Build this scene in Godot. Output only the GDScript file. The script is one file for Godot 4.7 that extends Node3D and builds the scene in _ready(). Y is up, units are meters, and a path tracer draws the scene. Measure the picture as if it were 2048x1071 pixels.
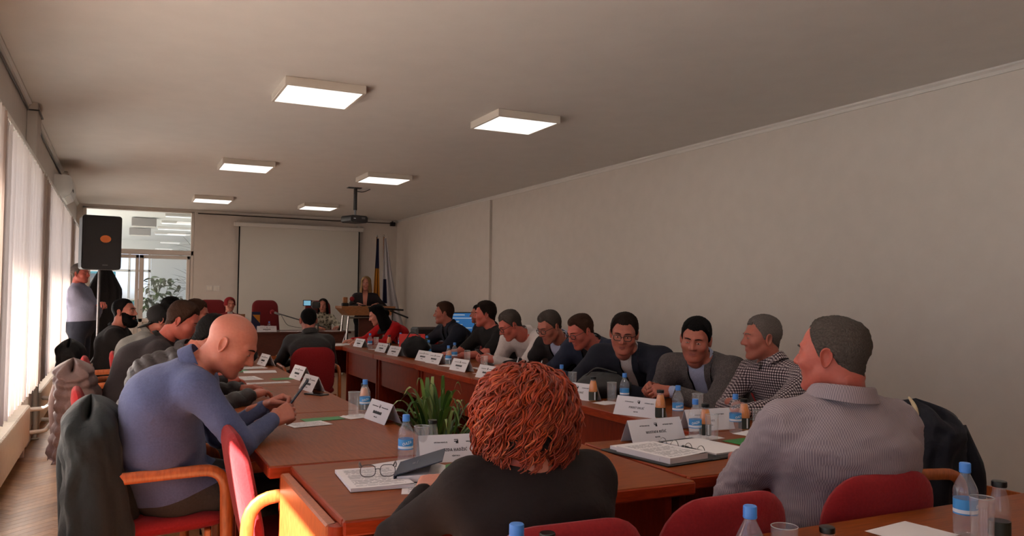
extends Node3D
# A council meeting in a long room: the camera, sky, sun and exposure come first, then the room, the furniture, the people and the small things.

const CEIL := 3.11
const WALL_L := -0.80
const WALL_R := 5.71
const BACK := -17.65
const REAR := 3.2
const TABLE := 0.75

var M := {}
var used_names := {}
var rng := RandomNumberGenerator.new()
var noise_a := FastNoiseLite.new()
var noise_b := FastNoiseLite.new()

func _ready():
	rng.seed = 20417
	noise_a.seed = 5
	noise_a.frequency = 1.0
	noise_a.fractal_octaves = 2
	noise_b.seed = 9
	noise_b.frequency = 1.0
	noise_b.fractal_octaves = 1
	# ---- camera, sky, sun, exposure
	var cam := Camera3D.new()
	cam.name = "camera"
	cam.position = Vector3(0, 1.4, 0)
	cam.rotation_degrees = Vector3(2.0367, -26.0187, 0.674)
	cam.fov = 36.94
	cam.near = 0.05
	cam.far = 200.0
	add_child(cam)
	cam.current = true
	var env := Environment.new()
	env.background_mode = Environment.BG_SKY
	var sky := Sky.new()
	var sm := ProceduralSkyMaterial.new()
	sm.sky_top_color = Color(0.42, 0.56, 0.80)
	sm.sky_horizon_color = Color(0.86, 0.90, 0.96)
	sm.ground_bottom_color = Color(0.36, 0.34, 0.31)
	sm.ground_horizon_color = Color(0.70, 0.70, 0.68)
	sm.sky_energy_multiplier = SKY_E
	sm.ground_energy_multiplier = SKY_E
	sm.sun_angle_max = 0.0
	sky.sky_material = sm
	env.sky = sky
	env.tonemap_mode = Environment.TONE_MAPPER_LINEAR
	env.tonemap_exposure = EXPOSURE
	env.sdfgi_enabled = true
	env.ssao_enabled = true
	env.ssil_enabled = true
	var we := WorldEnvironment.new()
	we.name = "world_environment"
	we.environment = env
	add_child(we)
	var sun := DirectionalLight3D.new()
	sun.name = "sun"
	sun.light_energy = SUN_E
	sun.light_color = Color(1.0, 0.98, 0.945)
	sun.light_angular_distance = 0.55
	sun.shadow_enabled = true
	add_child(sun)
	sun.look_at_from_position(Vector3.ZERO, Vector3(0.62, -0.68, -0.42), Vector3.UP)
	# ---- the place
	make_materials()
	build_room()
	build_hall()
	build_lamps()
	build_blinds()
	build_wall_things()
	build_tables()
	build_chairs()
	build_front()
	build_people()
	build_table_things()
	build_plant()

const SKY_E := 2.2
const SUN_E := 100.0
const EXPOSURE := 0.34
const LAMP_E := 1.6

# ------------------------------------------------------------------ naming
func numbered(called: String) -> String:
	var n: int = used_names.get(called, 0)
	used_names[called] = n + 1
	return called if n == 0 else "%s_%03d" % [called, n]

func tag(o: Node, label: String, category: String, group := ""):
	o.set_meta("label", label)
	o.set_meta("category", category)
	if group != "":
		o.set_meta("group", group)
	return o

func thing(called: String, label: String, category: String, at := Vector3.ZERO, turn := 0.0, group := "") -> Node3D:
	var o := Node3D.new()
	o.name = numbered(called)
	add_child(o)
	o.position = at
	o.rotation.y = turn
	tag(o, label, category, group)
	return o

func part(called: String, mesh: Mesh, material: Material, parent: Node, at := Vector3.ZERO, rot := Vector3.ZERO) -> MeshInstance3D:
	var o := MeshInstance3D.new()
	o.name = called if parent != self else numbered(called)
	o.mesh = mesh
	o.material_override = material
	o.position = at
	o.rotation = rot
	parent.add_child(o, true)
	return o

func struct(called: String, mesh: Mesh, material: Material, at := Vector3.ZERO) -> MeshInstance3D:
	var o := part(called, mesh, material, self, at)
	o.set_meta("kind", "structure")
	return o

func copy(src: Node3D, called: String, at: Vector3, turn: float, label := "") -> Node3D:
	var r := src.duplicate() as Node3D
	r.name = numbered(called)
	add_child(r)
	r.position = at
	r.rotation.y = turn
	if label != "":
		r.set_meta("label", label)
	return r

# ------------------------------------------------------------------ mesh builder
# faces are given counter-clockwise seen from outside and stored the other way round, as Godot wants them
class MB:
	var v := PackedVector3Array()
	var n := PackedVector3Array()
	var uv := PackedVector2Array()
	var c := PackedColorArray()
	var ix := PackedInt32Array()
	var colour := Color.WHITE
	var coloured := false
	func vert(p: Vector3, nn: Vector3, t := Vector2.ZERO) -> int:
		v.append(p)
		n.append(nn)
		uv.append(t)
		c.append(colour)
		return v.size() - 1
	func tri(a: int, b: int, d: int):
		ix.append(a)
		ix.append(d)
		ix.append(b)
	func face(pts: Array, ts := []):
		var nn: Vector3 = (pts[1] - pts[0]).cross(pts[2] - pts[0])
		if nn.length_squared() < 1e-16 and pts.size() > 3:
			nn = (pts[2] - pts[0]).cross(pts[3] - pts[0])
		nn = nn.normalized()
		var s := v.size()
		for i in pts.size():
			vert(pts[i], nn, ts[i] if ts.size() else Vector2.ZERO)
		for i in range(1, pts.size() - 1):
			tri(s, s + i, s + i + 1)
	func box(lo: Vector3, hi: Vector3, b := 0.0, xf := Transform3D()):
		if b <= 0.0:
			var p := []
			for i in 8:
				p.append(xf * Vector3(hi.x if i & 1 else lo.x, hi.y if i & 2 else lo.y, hi.z if i & 4 else lo.z))
			for f in [[0, 2, 3, 1], [4, 5, 7, 6], [0, 4, 6, 2], [1, 3, 7, 5], [0, 1, 5, 4], [2, 6, 7, 3]]:
				face([p[f[0]], p[f[1]], p[f[2]], p[f[3]]])
			return
		# chamfered: each corner becomes three points
		var q := {}
		for i in 8:
			var s := Vector3(1 if i & 1 else -1, 1 if i & 2 else -1, 1 if i & 4 else -1)
			var o := Vector3(hi.x if i & 1 else lo.x, hi.y if i & 2 else lo.y, hi.z if i & 4 else lo.z)
			q[i * 3] = xf * (o - Vector3(0, s.y, s.z) * b)
			q[i * 3 + 1] = xf * (o - Vector3(s.x, 0, s.z) * b)
			q[i * 3 + 2] = xf * (o - Vector3(s.x, s.y, 0) * b)
		for f in [[0, 4, 6, 2, 0], [1, 3, 7, 5, 0], [0, 1, 5, 4, 1], [2, 6, 7, 3, 1], [0, 2, 3, 1, 2], [4, 5, 7, 6, 2]]:
			face([q[f[0] * 3 + f[4]], q[f[1] * 3 + f[4]], q[f[2] * 3 + f[4]], q[f[3] * 3 + f[4]]])
		var ctr := xf * ((lo + hi) * 0.5)
		for ax in 3:
			var a1 := (ax + 1) % 3
			var a2 := (ax + 2) % 3
			for s1 in 2:
				for s2 in 2:
					var i0 := (s1 << a1) | (s2 << a2)
					var i1 := i0 | (1 << ax)
					out([q[i0 * 3 + a1], q[i1 * 3 + a1], q[i1 * 3 + a2], q[i0 * 3 + a2]], ctr)
		for i in 8:
			out([q[i * 3], q[i * 3 + 1], q[i * 3 + 2]], ctr)
	func out(pts: Array, ctr: Vector3):
		var nn: Vector3 = (pts[1] - pts[0]).cross(pts[2] - pts[0])
		if nn.dot(pts[0] - ctr) < 0:
			pts.reverse()
		face(pts)
	func tube(path: Array, rad, sides := 8, cap := true, flat := Vector3.ZERO, flat_s := 1.0):
		# rad: float or array; flat: axis along which the section is scaled by flat_s
		var m := path.size()
		var prev := Vector3.ZERO
		var base := v.size()
		var up := Vector3.ZERO
		for i in m:
			var t: Vector3 = (path[min(i + 1, m - 1)] - path[max(i - 1, 0)]).normalized()
			if i == 0:
				up = Vector3.UP if abs(t.y) < 0.9 else Vector3.RIGHT
			var side := t.cross(up).normalized()
			up = side.cross(t).normalized()
			var r: float = rad[i] if rad is Array else rad
			for k in sides:
				var a := TAU * k / sides
				var d := side * cos(a) + up * sin(a)
				var o := d * r
				if flat_s != 1.0:
					o -= flat * o.dot(flat) * (1.0 - flat_s)
				vert(path[i] + o, d, Vector2(float(k) / sides, float(i) / m))
		for i in m - 1:
			for k in sides:
				var a := base + i * sides + k
				var b := base + i * sides + (k + 1) % sides
				tri(a, a + sides, b)
				tri(b, a + sides, b + sides)
		if cap:
			for e in [0, m - 1]:
				var t: Vector3 = (path[0] - path[1]).normalized() if e == 0 else (path[m - 1] - path[m - 2]).normalized()
				var s := v.size()
				for k in sides:
					vert(v[base + e * sides + k], t)
				for k in range(1, sides - 1):
					if e == 0:
						tri(s, s + k, s + k + 1)
					else:
						tri(s, s + k + 1, s + k)
	func lathe(prof: Array, sides := 20, at := Vector3.ZERO):
		# prof: Vector2(radius, height) from the bottom up, outside
		var m := prof.size()
		var base := v.size()
		for i in m:
			var t: Vector2 = prof[min(i + 1, m - 1)] - prof[max(i - 1, 0)]
			for k in sides + 1:
				var a := TAU * k / sides
				var d := Vector3(cos(a), 0, sin(a))
				vert(at + Vector3(d.x * prof[i].x, prof[i].y, d.z * prof[i].x), (d * t.y + Vector3.UP * -t.x).normalized(), Vector2(float(k) / sides, float(i) / (m - 1)))
		for i in m - 1:
			for k in sides:
				var a := base + i * (sides + 1) + k
				var b := a + 1
				var c2 := a + sides + 1
				tri(a, c2, b)
				tri(b, c2, c2 + 1)
	func grid(w: int, h: int, pts: PackedVector3Array, loop := false):
		# a sheet of w x h points with smooth normals, u to the right and v up when seen from outside
		var s := v.size()
		for p in pts:
			vert(p, Vector3.ZERO)
		for j in h - 1:
			for i in (w if loop else w - 1):
				var a := s + j * w + i
				var b := s + j * w + (i + 1) % w
				tri(a, b, b + w)
				tri(a, b + w, a + w)
		smooth(s)
	func smooth(from := 0):
		for i in range(from, n.size()):
			n[i] = Vector3.ZERO
		for i in range(0, ix.size(), 3):
			if ix[i] < from:
				continue
			var f := (v[ix[i + 2]] - v[ix[i]]).cross(v[ix[i + 1]] - v[ix[i]])
			n[ix[i]] += f
			n[ix[i + 1]] += f
			n[ix[i + 2]] += f
		for i in range(from, n.size()):
			n[i] = n[i].normalized()
	func prism(poly: Array, z0: float, z1: float, xf := Transform3D()):
		# poly: Vector2 counter-clockwise seen from +z
		var m := poly.size()
		var ids := Geometry2D.triangulate_polygon(PackedVector2Array(poly))
		for e in 2:
			var s := v.size()
			for p in poly:
				vert(xf * Vector3(p.x, p.y, z1 if e else z0), xf.basis * (Vector3.BACK if e else Vector3.FORWARD))
			for i in range(0, ids.size(), 3):
				var pa: Vector2 = poly[ids[i]]
				var pb: Vector2 = poly[ids[i + 1]]
				var pc: Vector2 = poly[ids[i + 2]]
				var ccw := (pb - pa).cross(pc - pa) > 0
				if ccw == (e == 1):
					tri(s + ids[i], s + ids[i + 1], s + ids[i + 2])
				else:
					tri(s + ids[i], s + ids[i + 2], s + ids[i + 1])
		for i in m:
			var a: Vector2 = poly[i]
			var b: Vector2 = poly[(i + 1) % m]
			face([xf * Vector3(a.x, a.y, z0), xf * Vector3(b.x, b.y, z0), xf * Vector3(b.x, b.y, z1), xf * Vector3(a.x, a.y, z1)])
	func ball(ctr: Vector3, r: Vector3, w := 12, h := 8, xf := Transform3D()):
		var s := v.size()
		for j in h + 1:
			var t := PI * j / h
			for i in w:
				var a := TAU * i / w
				var d := Vector3(sin(t) * cos(a), cos(t), sin(t) * sin(a))
				vert(xf * (ctr + d * r), (xf.basis * (d / r)).normalized())
		for j in h:
			for i in w:
				var a := s + j * w + i
				var b := s + j * w + (i + 1) % w
				tri(a, b, b + w)
				tri(a, b + w, a + w)
	func done() -> ArrayMesh:
		var arr := []
		arr.resize(Mesh.ARRAY_MAX)
		arr[Mesh.ARRAY_VERTEX] = v
		arr[Mesh.ARRAY_NORMAL] = n
		arr[Mesh.ARRAY_TEX_UV] = uv
		if coloured:
			arr[Mesh.ARRAY_COLOR] = c
		arr[Mesh.ARRAY_INDEX] = ix
		var m := ArrayMesh.new()
		m.add_surface_from_arrays(Mesh.PRIMITIVE_TRIANGLES, arr)
		return m

func bx(lo: Vector3, hi: Vector3, b := 0.0) -> ArrayMesh:
	var m := MB.new()
	m.box(lo, hi, b)
	return m.done()

func rounded(w: float, h: float, r: float, seg := 5) -> Array:
	# a rounded rectangle round the origin, counter-clockwise
	var out := []
	for q in 4:
		var cx := (w / 2 - r) * (1 if q == 0 or q == 3 else -1)
		var cy := (h / 2 - r) * (1 if q < 2 else -1)
		for i in seg + 1:
			var a := PI / 2 * (q + float(i) / seg)
			out.append(Vector2(cx + cos(a) * r, cy + sin(a) * r))
	return out

func bend(pts: Array, r: float, seg := 5) -> Array:
	# a path with its inner corners rounded
	var out := [pts[0]]
	for i in range(1, pts.size() - 1):
		var a: Vector3 = pts[i - 1]
		var b: Vector3 = pts[i]
		var d: Vector3 = pts[i + 1]
		var k: float = min(r, 0.49 * min(a.distance_to(b), b.distance_to(d)))
		var p := b + (a - b).normalized() * k
		var q := b + (d - b).normalized() * k
		for s in seg + 1:
			var t := float(s) / seg
			out.append(p.lerp(b, t).lerp(b.lerp(q, t), t))
	out.append(pts[-1])
	return out

# ------------------------------------------------------------------ materials
func noise_tex(seed_: int, freq: float, octaves: int, lo: Color, hi: Color, size := 256, mid := Color(0, 0, 0, 0), kind := FastNoiseLite.TYPE_SIMPLEX_SMOOTH) -> NoiseTexture2D:
	var f := FastNoiseLite.new()
	f.noise_type = kind
	f.seed = seed_
	f.frequency = freq
	f.fractal_octaves = octaves
	var t := NoiseTexture2D.new()
	t.width = size
	t.height = size
	t.seamless = true
	t.noise = f
	var g := Gradient.new()
	g.set_color(0, lo)
	g.set_color(1, hi)
	if mid.a > 0:
		g.add_point(0.5, mid)
	t.color_ramp = g
	return t

func mat(called: String, c: Color, rough := 0.6, metal := 0.0) -> StandardMaterial3D:
	var m := StandardMaterial3D.new()
	m.resource_name = called
	m.albedo_color = c
	m.roughness = rough
	m.metallic = metal
	M[called] = m
	return m

func tri_tex(m: StandardMaterial3D, t: Texture2D, scale: Vector3, world := false):
	m.albedo_texture = t
	m.uv1_triplanar = true
	m.uv1_world_triplanar = world
	m.uv1_scale = scale
	m.uv1_triplanar_sharpness = 4.0

func cloth(called: String, c: Color, rough := 0.9, rim := 0.10, tex: Texture2D = null, scale := 6.0):
	var m := mat(called, c, rough)
	m.metallic_specular = 0.3
	m.rim_enabled = true
	m.rim = rim
	tri_tex(m, tex if tex else M_weave, Vector3.ONE * scale)
	if tex == null:
		m.normal_enabled = true
		m.normal_texture = M_crease
		m.normal_scale = 0.55
	return m

var M_weave: Texture2D
var M_crease: NoiseTexture2D

func clear(called: String, c: Color, alpha: float, rough := 0.03) -> StandardMaterial3D:
	var m := mat(called, c, rough)
	m.albedo_color.a = alpha
	m.transparency = BaseMaterial3D.TRANSPARENCY_ALPHA
	return m

func glow(called: String, c: Color, e: float) -> StandardMaterial3D:
	var m := mat(called, c, 0.5)
	m.emission_enabled = true
	m.emission = c
	m.emission_energy_multiplier = e
	return m

func image_tex(w: int, h: int, f: Callable) -> ImageTexture:
	var im := Image.create_empty(w, h, false, Image.FORMAT_RGB8)
	for y in h:
		for x in w:
			im.set_pixel(x, y, f.call(x, y))
	return ImageTexture.create_from_image(im)

func make_materials():
	M_weave = noise_tex(3, 0.11, 3, Color(0.89, 0.89, 0.89), Color(1, 1, 1), 128)
	var cf := FastNoiseLite.new()
	cf.seed = 17
	cf.frequency = 0.012
	cf.fractal_type = FastNoiseLite.FRACTAL_RIDGED
	cf.fractal_octaves = 3
	M_crease = NoiseTexture2D.new()
	M_crease.width = 256
	M_crease.height = 256
	M_crease.seamless = true
	M_crease.noise = cf
	M_crease.as_normal_map = true
	M_crease.bump_strength = 3.0
	var plaster := noise_tex(11, 0.02, 4, Color(0.975, 0.975, 0.975), Color(1, 1, 1), 256)
	var m := mat("wall_paint", Color(0.80, 0.772, 0.742), 0.85)
	tri_tex(m, plaster, Vector3.ONE * 0.7, true)
	m = mat("ceiling_paint", Color(0.84, 0.828, 0.808), 0.9)
	tri_tex(m, plaster, Vector3.ONE * 0.5, true)
	mat("white_trim", Color(0.80, 0.77, 0.74), 0.45)
	mat("white_enamel", Color(0.86, 0.84, 0.80), 0.35)
	mat("white_plastic", Color(0.83, 0.82, 0.80), 0.4)
	# parquet in four tones, each stave with grain along its length
	var grain := noise_tex(21, 0.03, 4, Color(0.72, 0.70, 0.66), Color(1.0, 1.0, 1.0), 256)
	var tones := [Color(0.65, 0.475, 0.32), Color(0.60, 0.435, 0.285), Color(0.69, 0.515, 0.355), Color(0.57, 0.405, 0.265)]
	for i in 4:
		m = mat("parquet_%d" % i, tones[i], 0.32)
		tri_tex(m, grain, Vector3(16, 6, 1.4))
	m = mat("parquet_far", Color(0.63, 0.455, 0.305), 0.34)
	tri_tex(m, grain, Vector3(6, 4, 6), true)
	mat("joint", Color(0.20, 0.13, 0.08), 0.8)
	# veneers
	var veneer := noise_tex(31, 0.018, 5, Color(0.78, 0.74, 0.71), Color(1.0, 1.0, 1.0), 512)
	m = mat("table_top_x", Color(0.50, 0.245, 0.09), 0.42)
	tri_tex(m, veneer, Vector3(0.7, 3, 7))
	m = mat("table_top_z", Color(0.50, 0.245, 0.09), 0.42)
	tri_tex(m, veneer, Vector3(7, 3, 0.7))
	m = mat("table_side", Color(0.48, 0.15, 0.062), 0.45)
	tri_tex(m, veneer, Vector3(5, 0.8, 5))
	m = mat("table_edge", Color(0.54, 0.185, 0.08), 0.36)
	tri_tex(m, veneer, Vector3(1.2, 8, 1.2))
	m = mat("dark_veneer", Color(0.33, 0.15, 0.095), 0.4)
	tri_tex(m, veneer, Vector3(0.8, 5, 5))
	m = mat("chair_wood", Color(0.66, 0.34, 0.16), 0.33)
	tri_tex(m, veneer, Vector3(6, 1.5, 6))
	m = mat("lectern_wood", Color(0.58, 0.38, 0.22), 0.4)
	tri_tex(m, veneer, Vector3(1.5, 6, 6))
	for vn in ["table_top_x", "table_top_z", "table_side", "table_edge"]:
		M[vn].metallic_specular = 0.27
	# cloths
	cloth("red_cloth", Color(0.50, 0.10, 0.115), 0.95, 0.35)
	cloth("wine_cloth", Color(0.40, 0.085, 0.095), 0.8, 0.2)
	cloth("navy_suit", Color(0.115, 0.12, 0.16))
	cloth("blue_suit", Color(0.13, 0.15, 0.22))
	cloth("dark_suit", Color(0.115, 0.105, 0.115))
	cloth("black_knit", Color(0.085, 0.075, 0.078))
	cloth("charcoal_knit", Color(0.17, 0.15, 0.16))
	cloth("black_jacket", Color(0.105, 0.072, 0.066), 0.92, 0.05)
	cloth("white_shirt", Color(0.74, 0.70, 0.69), 0.85, 0.15)
	cloth("pale_shirt", Color(0.62, 0.64, 0.74), 0.85, 0.15)
	cloth("blue_sweater", Color(0.29, 0.32, 0.45), 0.95, 0.4)
	cloth("grey_sweat", Color(0.42, 0.42, 0.41))
	cloth("office_shirt", Color(0.46, 0.47, 0.55))
	cloth("red_blazer", Color(0.60, 0.045, 0.06))
	cloth("dark_red_blazer", Color(0.42, 0.055, 0.075))
	cloth("headscarf", Color(0.47, 0.06, 0.08))
	cloth("denim", Color(0.13, 0.145, 0.19))
	cloth("dark_trousers", Color(0.12, 0.115, 0.125))
	cloth("grey_trousers", Color(0.19, 0.175, 0.175))
	cloth("puffer_dark", Color(0.20, 0.185, 0.19), 0.5, 0.1)
	cloth("puffer_pale", Color(0.47, 0.38, 0.37), 0.5, 0.1)
	cloth("coat_teal", Color(0.10, 0.125, 0.135), 0.75, 0.3)
	cloth("coat_black", Color(0.075, 0.07, 0.075), 0.8, 0.2)
	cloth("coat_navy", Color(0.085, 0.085, 0.12), 0.75, 0.25)
	m = mat("leather", Color(0.115, 0.09, 0.088), 0.68)
	tri_tex(m, noise_tex(41, 0.06, 4, Color(0.7, 0.7, 0.7), Color(1, 1, 1), 128), Vector3.ONE * 5)
	# woven patterns
	var tweed := image_tex(128, 128, func(x, y):
		var k := (0.50 if (x / 4) % 2 == (y / 4) % 2 else 0.30) + 0.34 * pow((hash((x / 2) * 131 + (y / 3) * 7919) % 100) / 100.0, 3.0)
		return Color(k, k * 0.96, k * 0.95))
	cloth("tweed", Color(0.60, 0.575, 0.575), 0.95, 0.1, tweed, 8.0)
	var gingham := image_tex(64, 64, func(x, y):
		var k := (1 if (x % 32) < 16 else 0) + (1 if (y % 32) < 16 else 0)
		return [Color(0.90, 0.86, 0.85), Color(0.42, 0.36, 0.39), Color(0.10, 0.07, 0.09)][k])
	cloth("gingham", Color(0.85, 0.83, 0.83), 0.9, 0.15, gingham, 32.0)
	var pin := image_tex(64, 8, func(x, _y):
		return Color(0.98, 0.97, 0.97) if (x % 8) < 5 else Color(0.72, 0.71, 0.75))
	cloth("stripe_shirt", Color(0.60, 0.555, 0.57), 0.85, 0.15, pin, 20.0)
	var floral := noise_tex(51, 0.05, 2, Color(0.16, 0.16, 0.17), Color(1, 1, 1), 128, Color(0.80, 0.78, 0.74), FastNoiseLite.TYPE_CELLULAR)
	cloth("floral", Color(0.80, 0.78, 0.72), 0.85, 0.15, floral, 3.0)
	# skin and hair
	for t in [["skin_a", Color(0.66, 0.41, 0.345)], ["skin_b", Color(0.60, 0.35, 0.29)], ["skin_c", Color(0.71, 0.47, 0.40)], ["skin_d", Color(0.64, 0.33, 0.28)]]:
		m = mat(t[0], t[1], 0.5)
		m.subsurf_scatter_enabled = true
		m.subsurf_scatter_strength = 0.12
		m.metallic_specular = 0.4
		tri_tex(m, noise_tex(61, 0.05, 3, Color(0.94, 0.92, 0.915), Color(1, 1, 1), 128), Vector3.ONE * 9)
	var strands := noise_tex(71, 0.09, 3, Color(0.55, 0.55, 0.55), Color(1, 1, 1), 128)
	for t in [["hair_black", Color(0.055, 0.045, 0.045)], ["hair_dark", Color(0.13, 0.09, 0.07)], ["hair_brown", Color(0.24, 0.155, 0.115)], ["hair_grey", Color(0.30, 0.265, 0.245)], ["hair_pale", Color(0.43, 0.39, 0.37)], ["hair_blond", Color(0.66, 0.52, 0.36)], ["stubble", Color(0.22, 0.15, 0.135)]]:
		m = mat(t[0], t[1], 0.75)
		m.metallic_specular = 0.2
		tri_tex(m, strands, Vector3(26, 9, 9))
		m.heightmap_enabled = true
		m.heightmap_texture = strands
		m.heightmap_scale = 0.35
	m = mat("hair_red", Color.WHITE, 0.5)
	m.vertex_color_use_as_albedo = true
	m.metallic_specular = 0.35
	mat("eye_white", Color(0.72, 0.68, 0.66), 0.2)
	mat("iris", Color(0.06, 0.045, 0.04), 0.15)
	mat("lips", Color(0.52, 0.25, 0.23), 0.45)
	# small materials
	mat("black_plastic", Color(0.05, 0.048, 0.05), 0.45)
	mat("dark_plastic", Color(0.10, 0.095, 0.10), 0.5)
	mat("grey_plastic", Color(0.36, 0.35, 0.35), 0.5)
	mat("speaker_black", Color(0.085, 0.075, 0.082), 0.6)
	mat("speaker_grille", Color(0.10, 0.09, 0.097), 0.7)
	mat("orange_badge", Color(0.72, 0.36, 0.12), 0.4)
	mat("chrome", Color(0.72, 0.72, 0.72), 0.22, 1.0)
	mat("steel", Color(0.45, 0.45, 0.46), 0.35, 1.0)
	m = mat("paper", Color(0.84, 0.82, 0.82), 0.9)
	mat("card", Color(0.82, 0.81, 0.83), 0.85)
	mat("ink", Color(0.07, 0.07, 0.09), 0.8)
	mat("green_card", Color(0.10, 0.42, 0.17), 0.5)
	mat("navy_cover", Color(0.075, 0.10, 0.17), 0.5)
	mat("black_leatherette", Color(0.05, 0.045, 0.05), 0.5)
	mat("cap_blue", Color(0.22, 0.46, 0.76), 0.45)
	mat("label_blue", Color(0.20, 0.50, 0.74), 0.5)
	mat("label_white", Color(0.85, 0.87, 0.90), 0.5)
	mat("label_dark", Color(0.13, 0.15, 0.11), 0.5)
	mat("lid_dark", Color(0.045, 0.05, 0.045), 0.35, 0.3)
	mat("juice", Color(0.78, 0.44, 0.05), 0.35)
	mat("juice_dull", Color(0.66, 0.43, 0.10), 0.35)
	clear("bottle_clear", Color(0.92, 0.96, 1.0), 0.10)
	clear("glass", Color(0.95, 0.97, 0.97), 0.07, 0.02)
	clear("pane", Color(0.85, 0.93, 0.95), 0.06, 0.0)
	clear("lens", Color(0.9, 0.92, 0.95), 0.05, 0.0)
	clear("bottle_green", Color(0.05, 0.32, 0.12), 0.55, 0.1)
	mat("plum_metal", Color(0.14, 0.05, 0.07), 0.35)
	mat("phone_back", Color(0.10, 0.13, 0.20), 0.25)
	mat("phone_glass", Color(0.02, 0.02, 0.025), 0.08)
	mat("bag_grey", Color(0.15, 0.145, 0.145), 0.8)
	mat("lining", Color(0.70, 0.62, 0.50), 0.9)
	mat("red_foam", Color(0.42, 0.04, 0.07), 1.0)
	mat("red_card", Color(0.75, 0.06, 0.035), 0.5)
	mat("flag_blue", Color(0.05, 0.06, 0.20), 0.85)
	mat("flag_yellow", Color(0.62, 0.38, 0.04), 0.85)
	mat("flag_white", Color(0.74, 0.73, 0.75), 0.85)
	mat("screen_cloth", Color(0.80, 0.79, 0.76), 0.9)
	mat("screen_border", Color(0.03, 0.03, 0.03), 0.8)
	mat("soil", Color(0.10, 0.07, 0.05), 1.0)
	mat("pot", Color(0.11, 0.085, 0.08), 0.6)
	for t in [["leaf_a", Color(0.23, 0.36, 0.12)], ["leaf_b", Color(0.33, 0.44, 0.17)], ["leaf_c", Color(0.16, 0.27, 0.09)], ["leaf_pale", Color(0.47, 0.53, 0.30)], ["leaf_hall", Color(0.10, 0.17, 0.07)]]:
		m = mat(t[0], t[1], 0.45)
		m.backlight_enabled = true
		m.backlight = t[1] * 0.6
	mat("teal_paint", Color(0.10, 0.42, 0.50), 0.5)
	mat("poster", Color(0.20, 0.24, 0.30), 0.6)
	mat("hall_floor", Color(0.55, 0.53, 0.50), 0.25)
	mat("hall_paint", Color(0.86, 0.87, 0.86), 0.85)
	mat("earth", Color(0.80, 0.79, 0.77), 0.95)
	glow("lamp_face", Color(1.0, 0.98, 0.95), 5.0)
	glow("hall_lamp_face", Color(0.95, 0.98, 1.0), 2.0)
	glow("camera_screen", Color(0.55, 0.85, 1.0), 1.0)
	glow("monitor_screen", Color(0.25, 0.55, 0.85), 0.6)
	glow("monitor_line", Color(0.8, 0.9, 1.0), 0.7)
	clear("glass_rim", Color(0.9, 0.92, 0.92), 0.45, 0.1)
	print_material()
	# the blind's cloth lets daylight through
	m = mat("blind_cloth", Color(0.86, 0.82, 0.80), 0.9)
	m.backlight_enabled = true
	m.backlight = Color(0.90, 0.87, 0.85)
	tri_tex(m, M_weave, Vector3(60, 60, 60))

# ------------------------------------------------------------------ the room
func wall_with_holes(along: String, face: float, thick: float, a0: float, a1: float, y0: float, y1: float, holes: Array) -> ArrayMesh:
	# a wall of real thickness with rectangular holes [from, to, bottom, top]; the inner face lies at `face`, the outer at face + thick
	var m := MB.new()
	var cuts := [a0, a1]
	var ys := [y0, y1]
	for h in holes:
		cuts.append(h[0])
		cuts.append(h[1])
		ys.append(h[2])
		ys.append(h[3])
	cuts.sort()
	ys.sort()
	for i in cuts.size() - 1:
		if cuts[i + 1] - cuts[i] < 1e-4:
			continue
		var run := -99.0
		for j in ys.size() - 1:
			if ys[j + 1] - ys[j] < 1e-4:
				continue
			var ma: float = (cuts[i] + cuts[i + 1]) / 2
			var my: float = (ys[j] + ys[j + 1]) / 2
			var open := false
			for h in holes:
				if ma > h[0] and ma < h[1] and my > h[2] and my < h[3]:
					open = true
			if not open:
				if run < -90:
					run = ys[j]
				if j < ys.size() - 2:
					continue
			var top: float = ys[j + 1] if not open else ys[j]
			if run > -90 and top - run > 1e-4:
				if along == "z":
					m.box(Vector3(min(face, face + thick), run, cuts[i]), Vector3(max(face, face + thick), top, cuts[i + 1]))
				else:
					m.box(Vector3(cuts[i], run, min(face, face + thick)), Vector3(cuts[i + 1], top, max(face, face + thick)))
			run = -99.0
	return m.done()

const WINDOWS := [[-16.4, -13.7], [-12.7, -9.0], [-8.15, -5.75], [-5.25, -2.95], [-2.45, -0.15], [0.35, 2.65]]
const SILL := 0.56
const HEAD := 2.42

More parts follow.
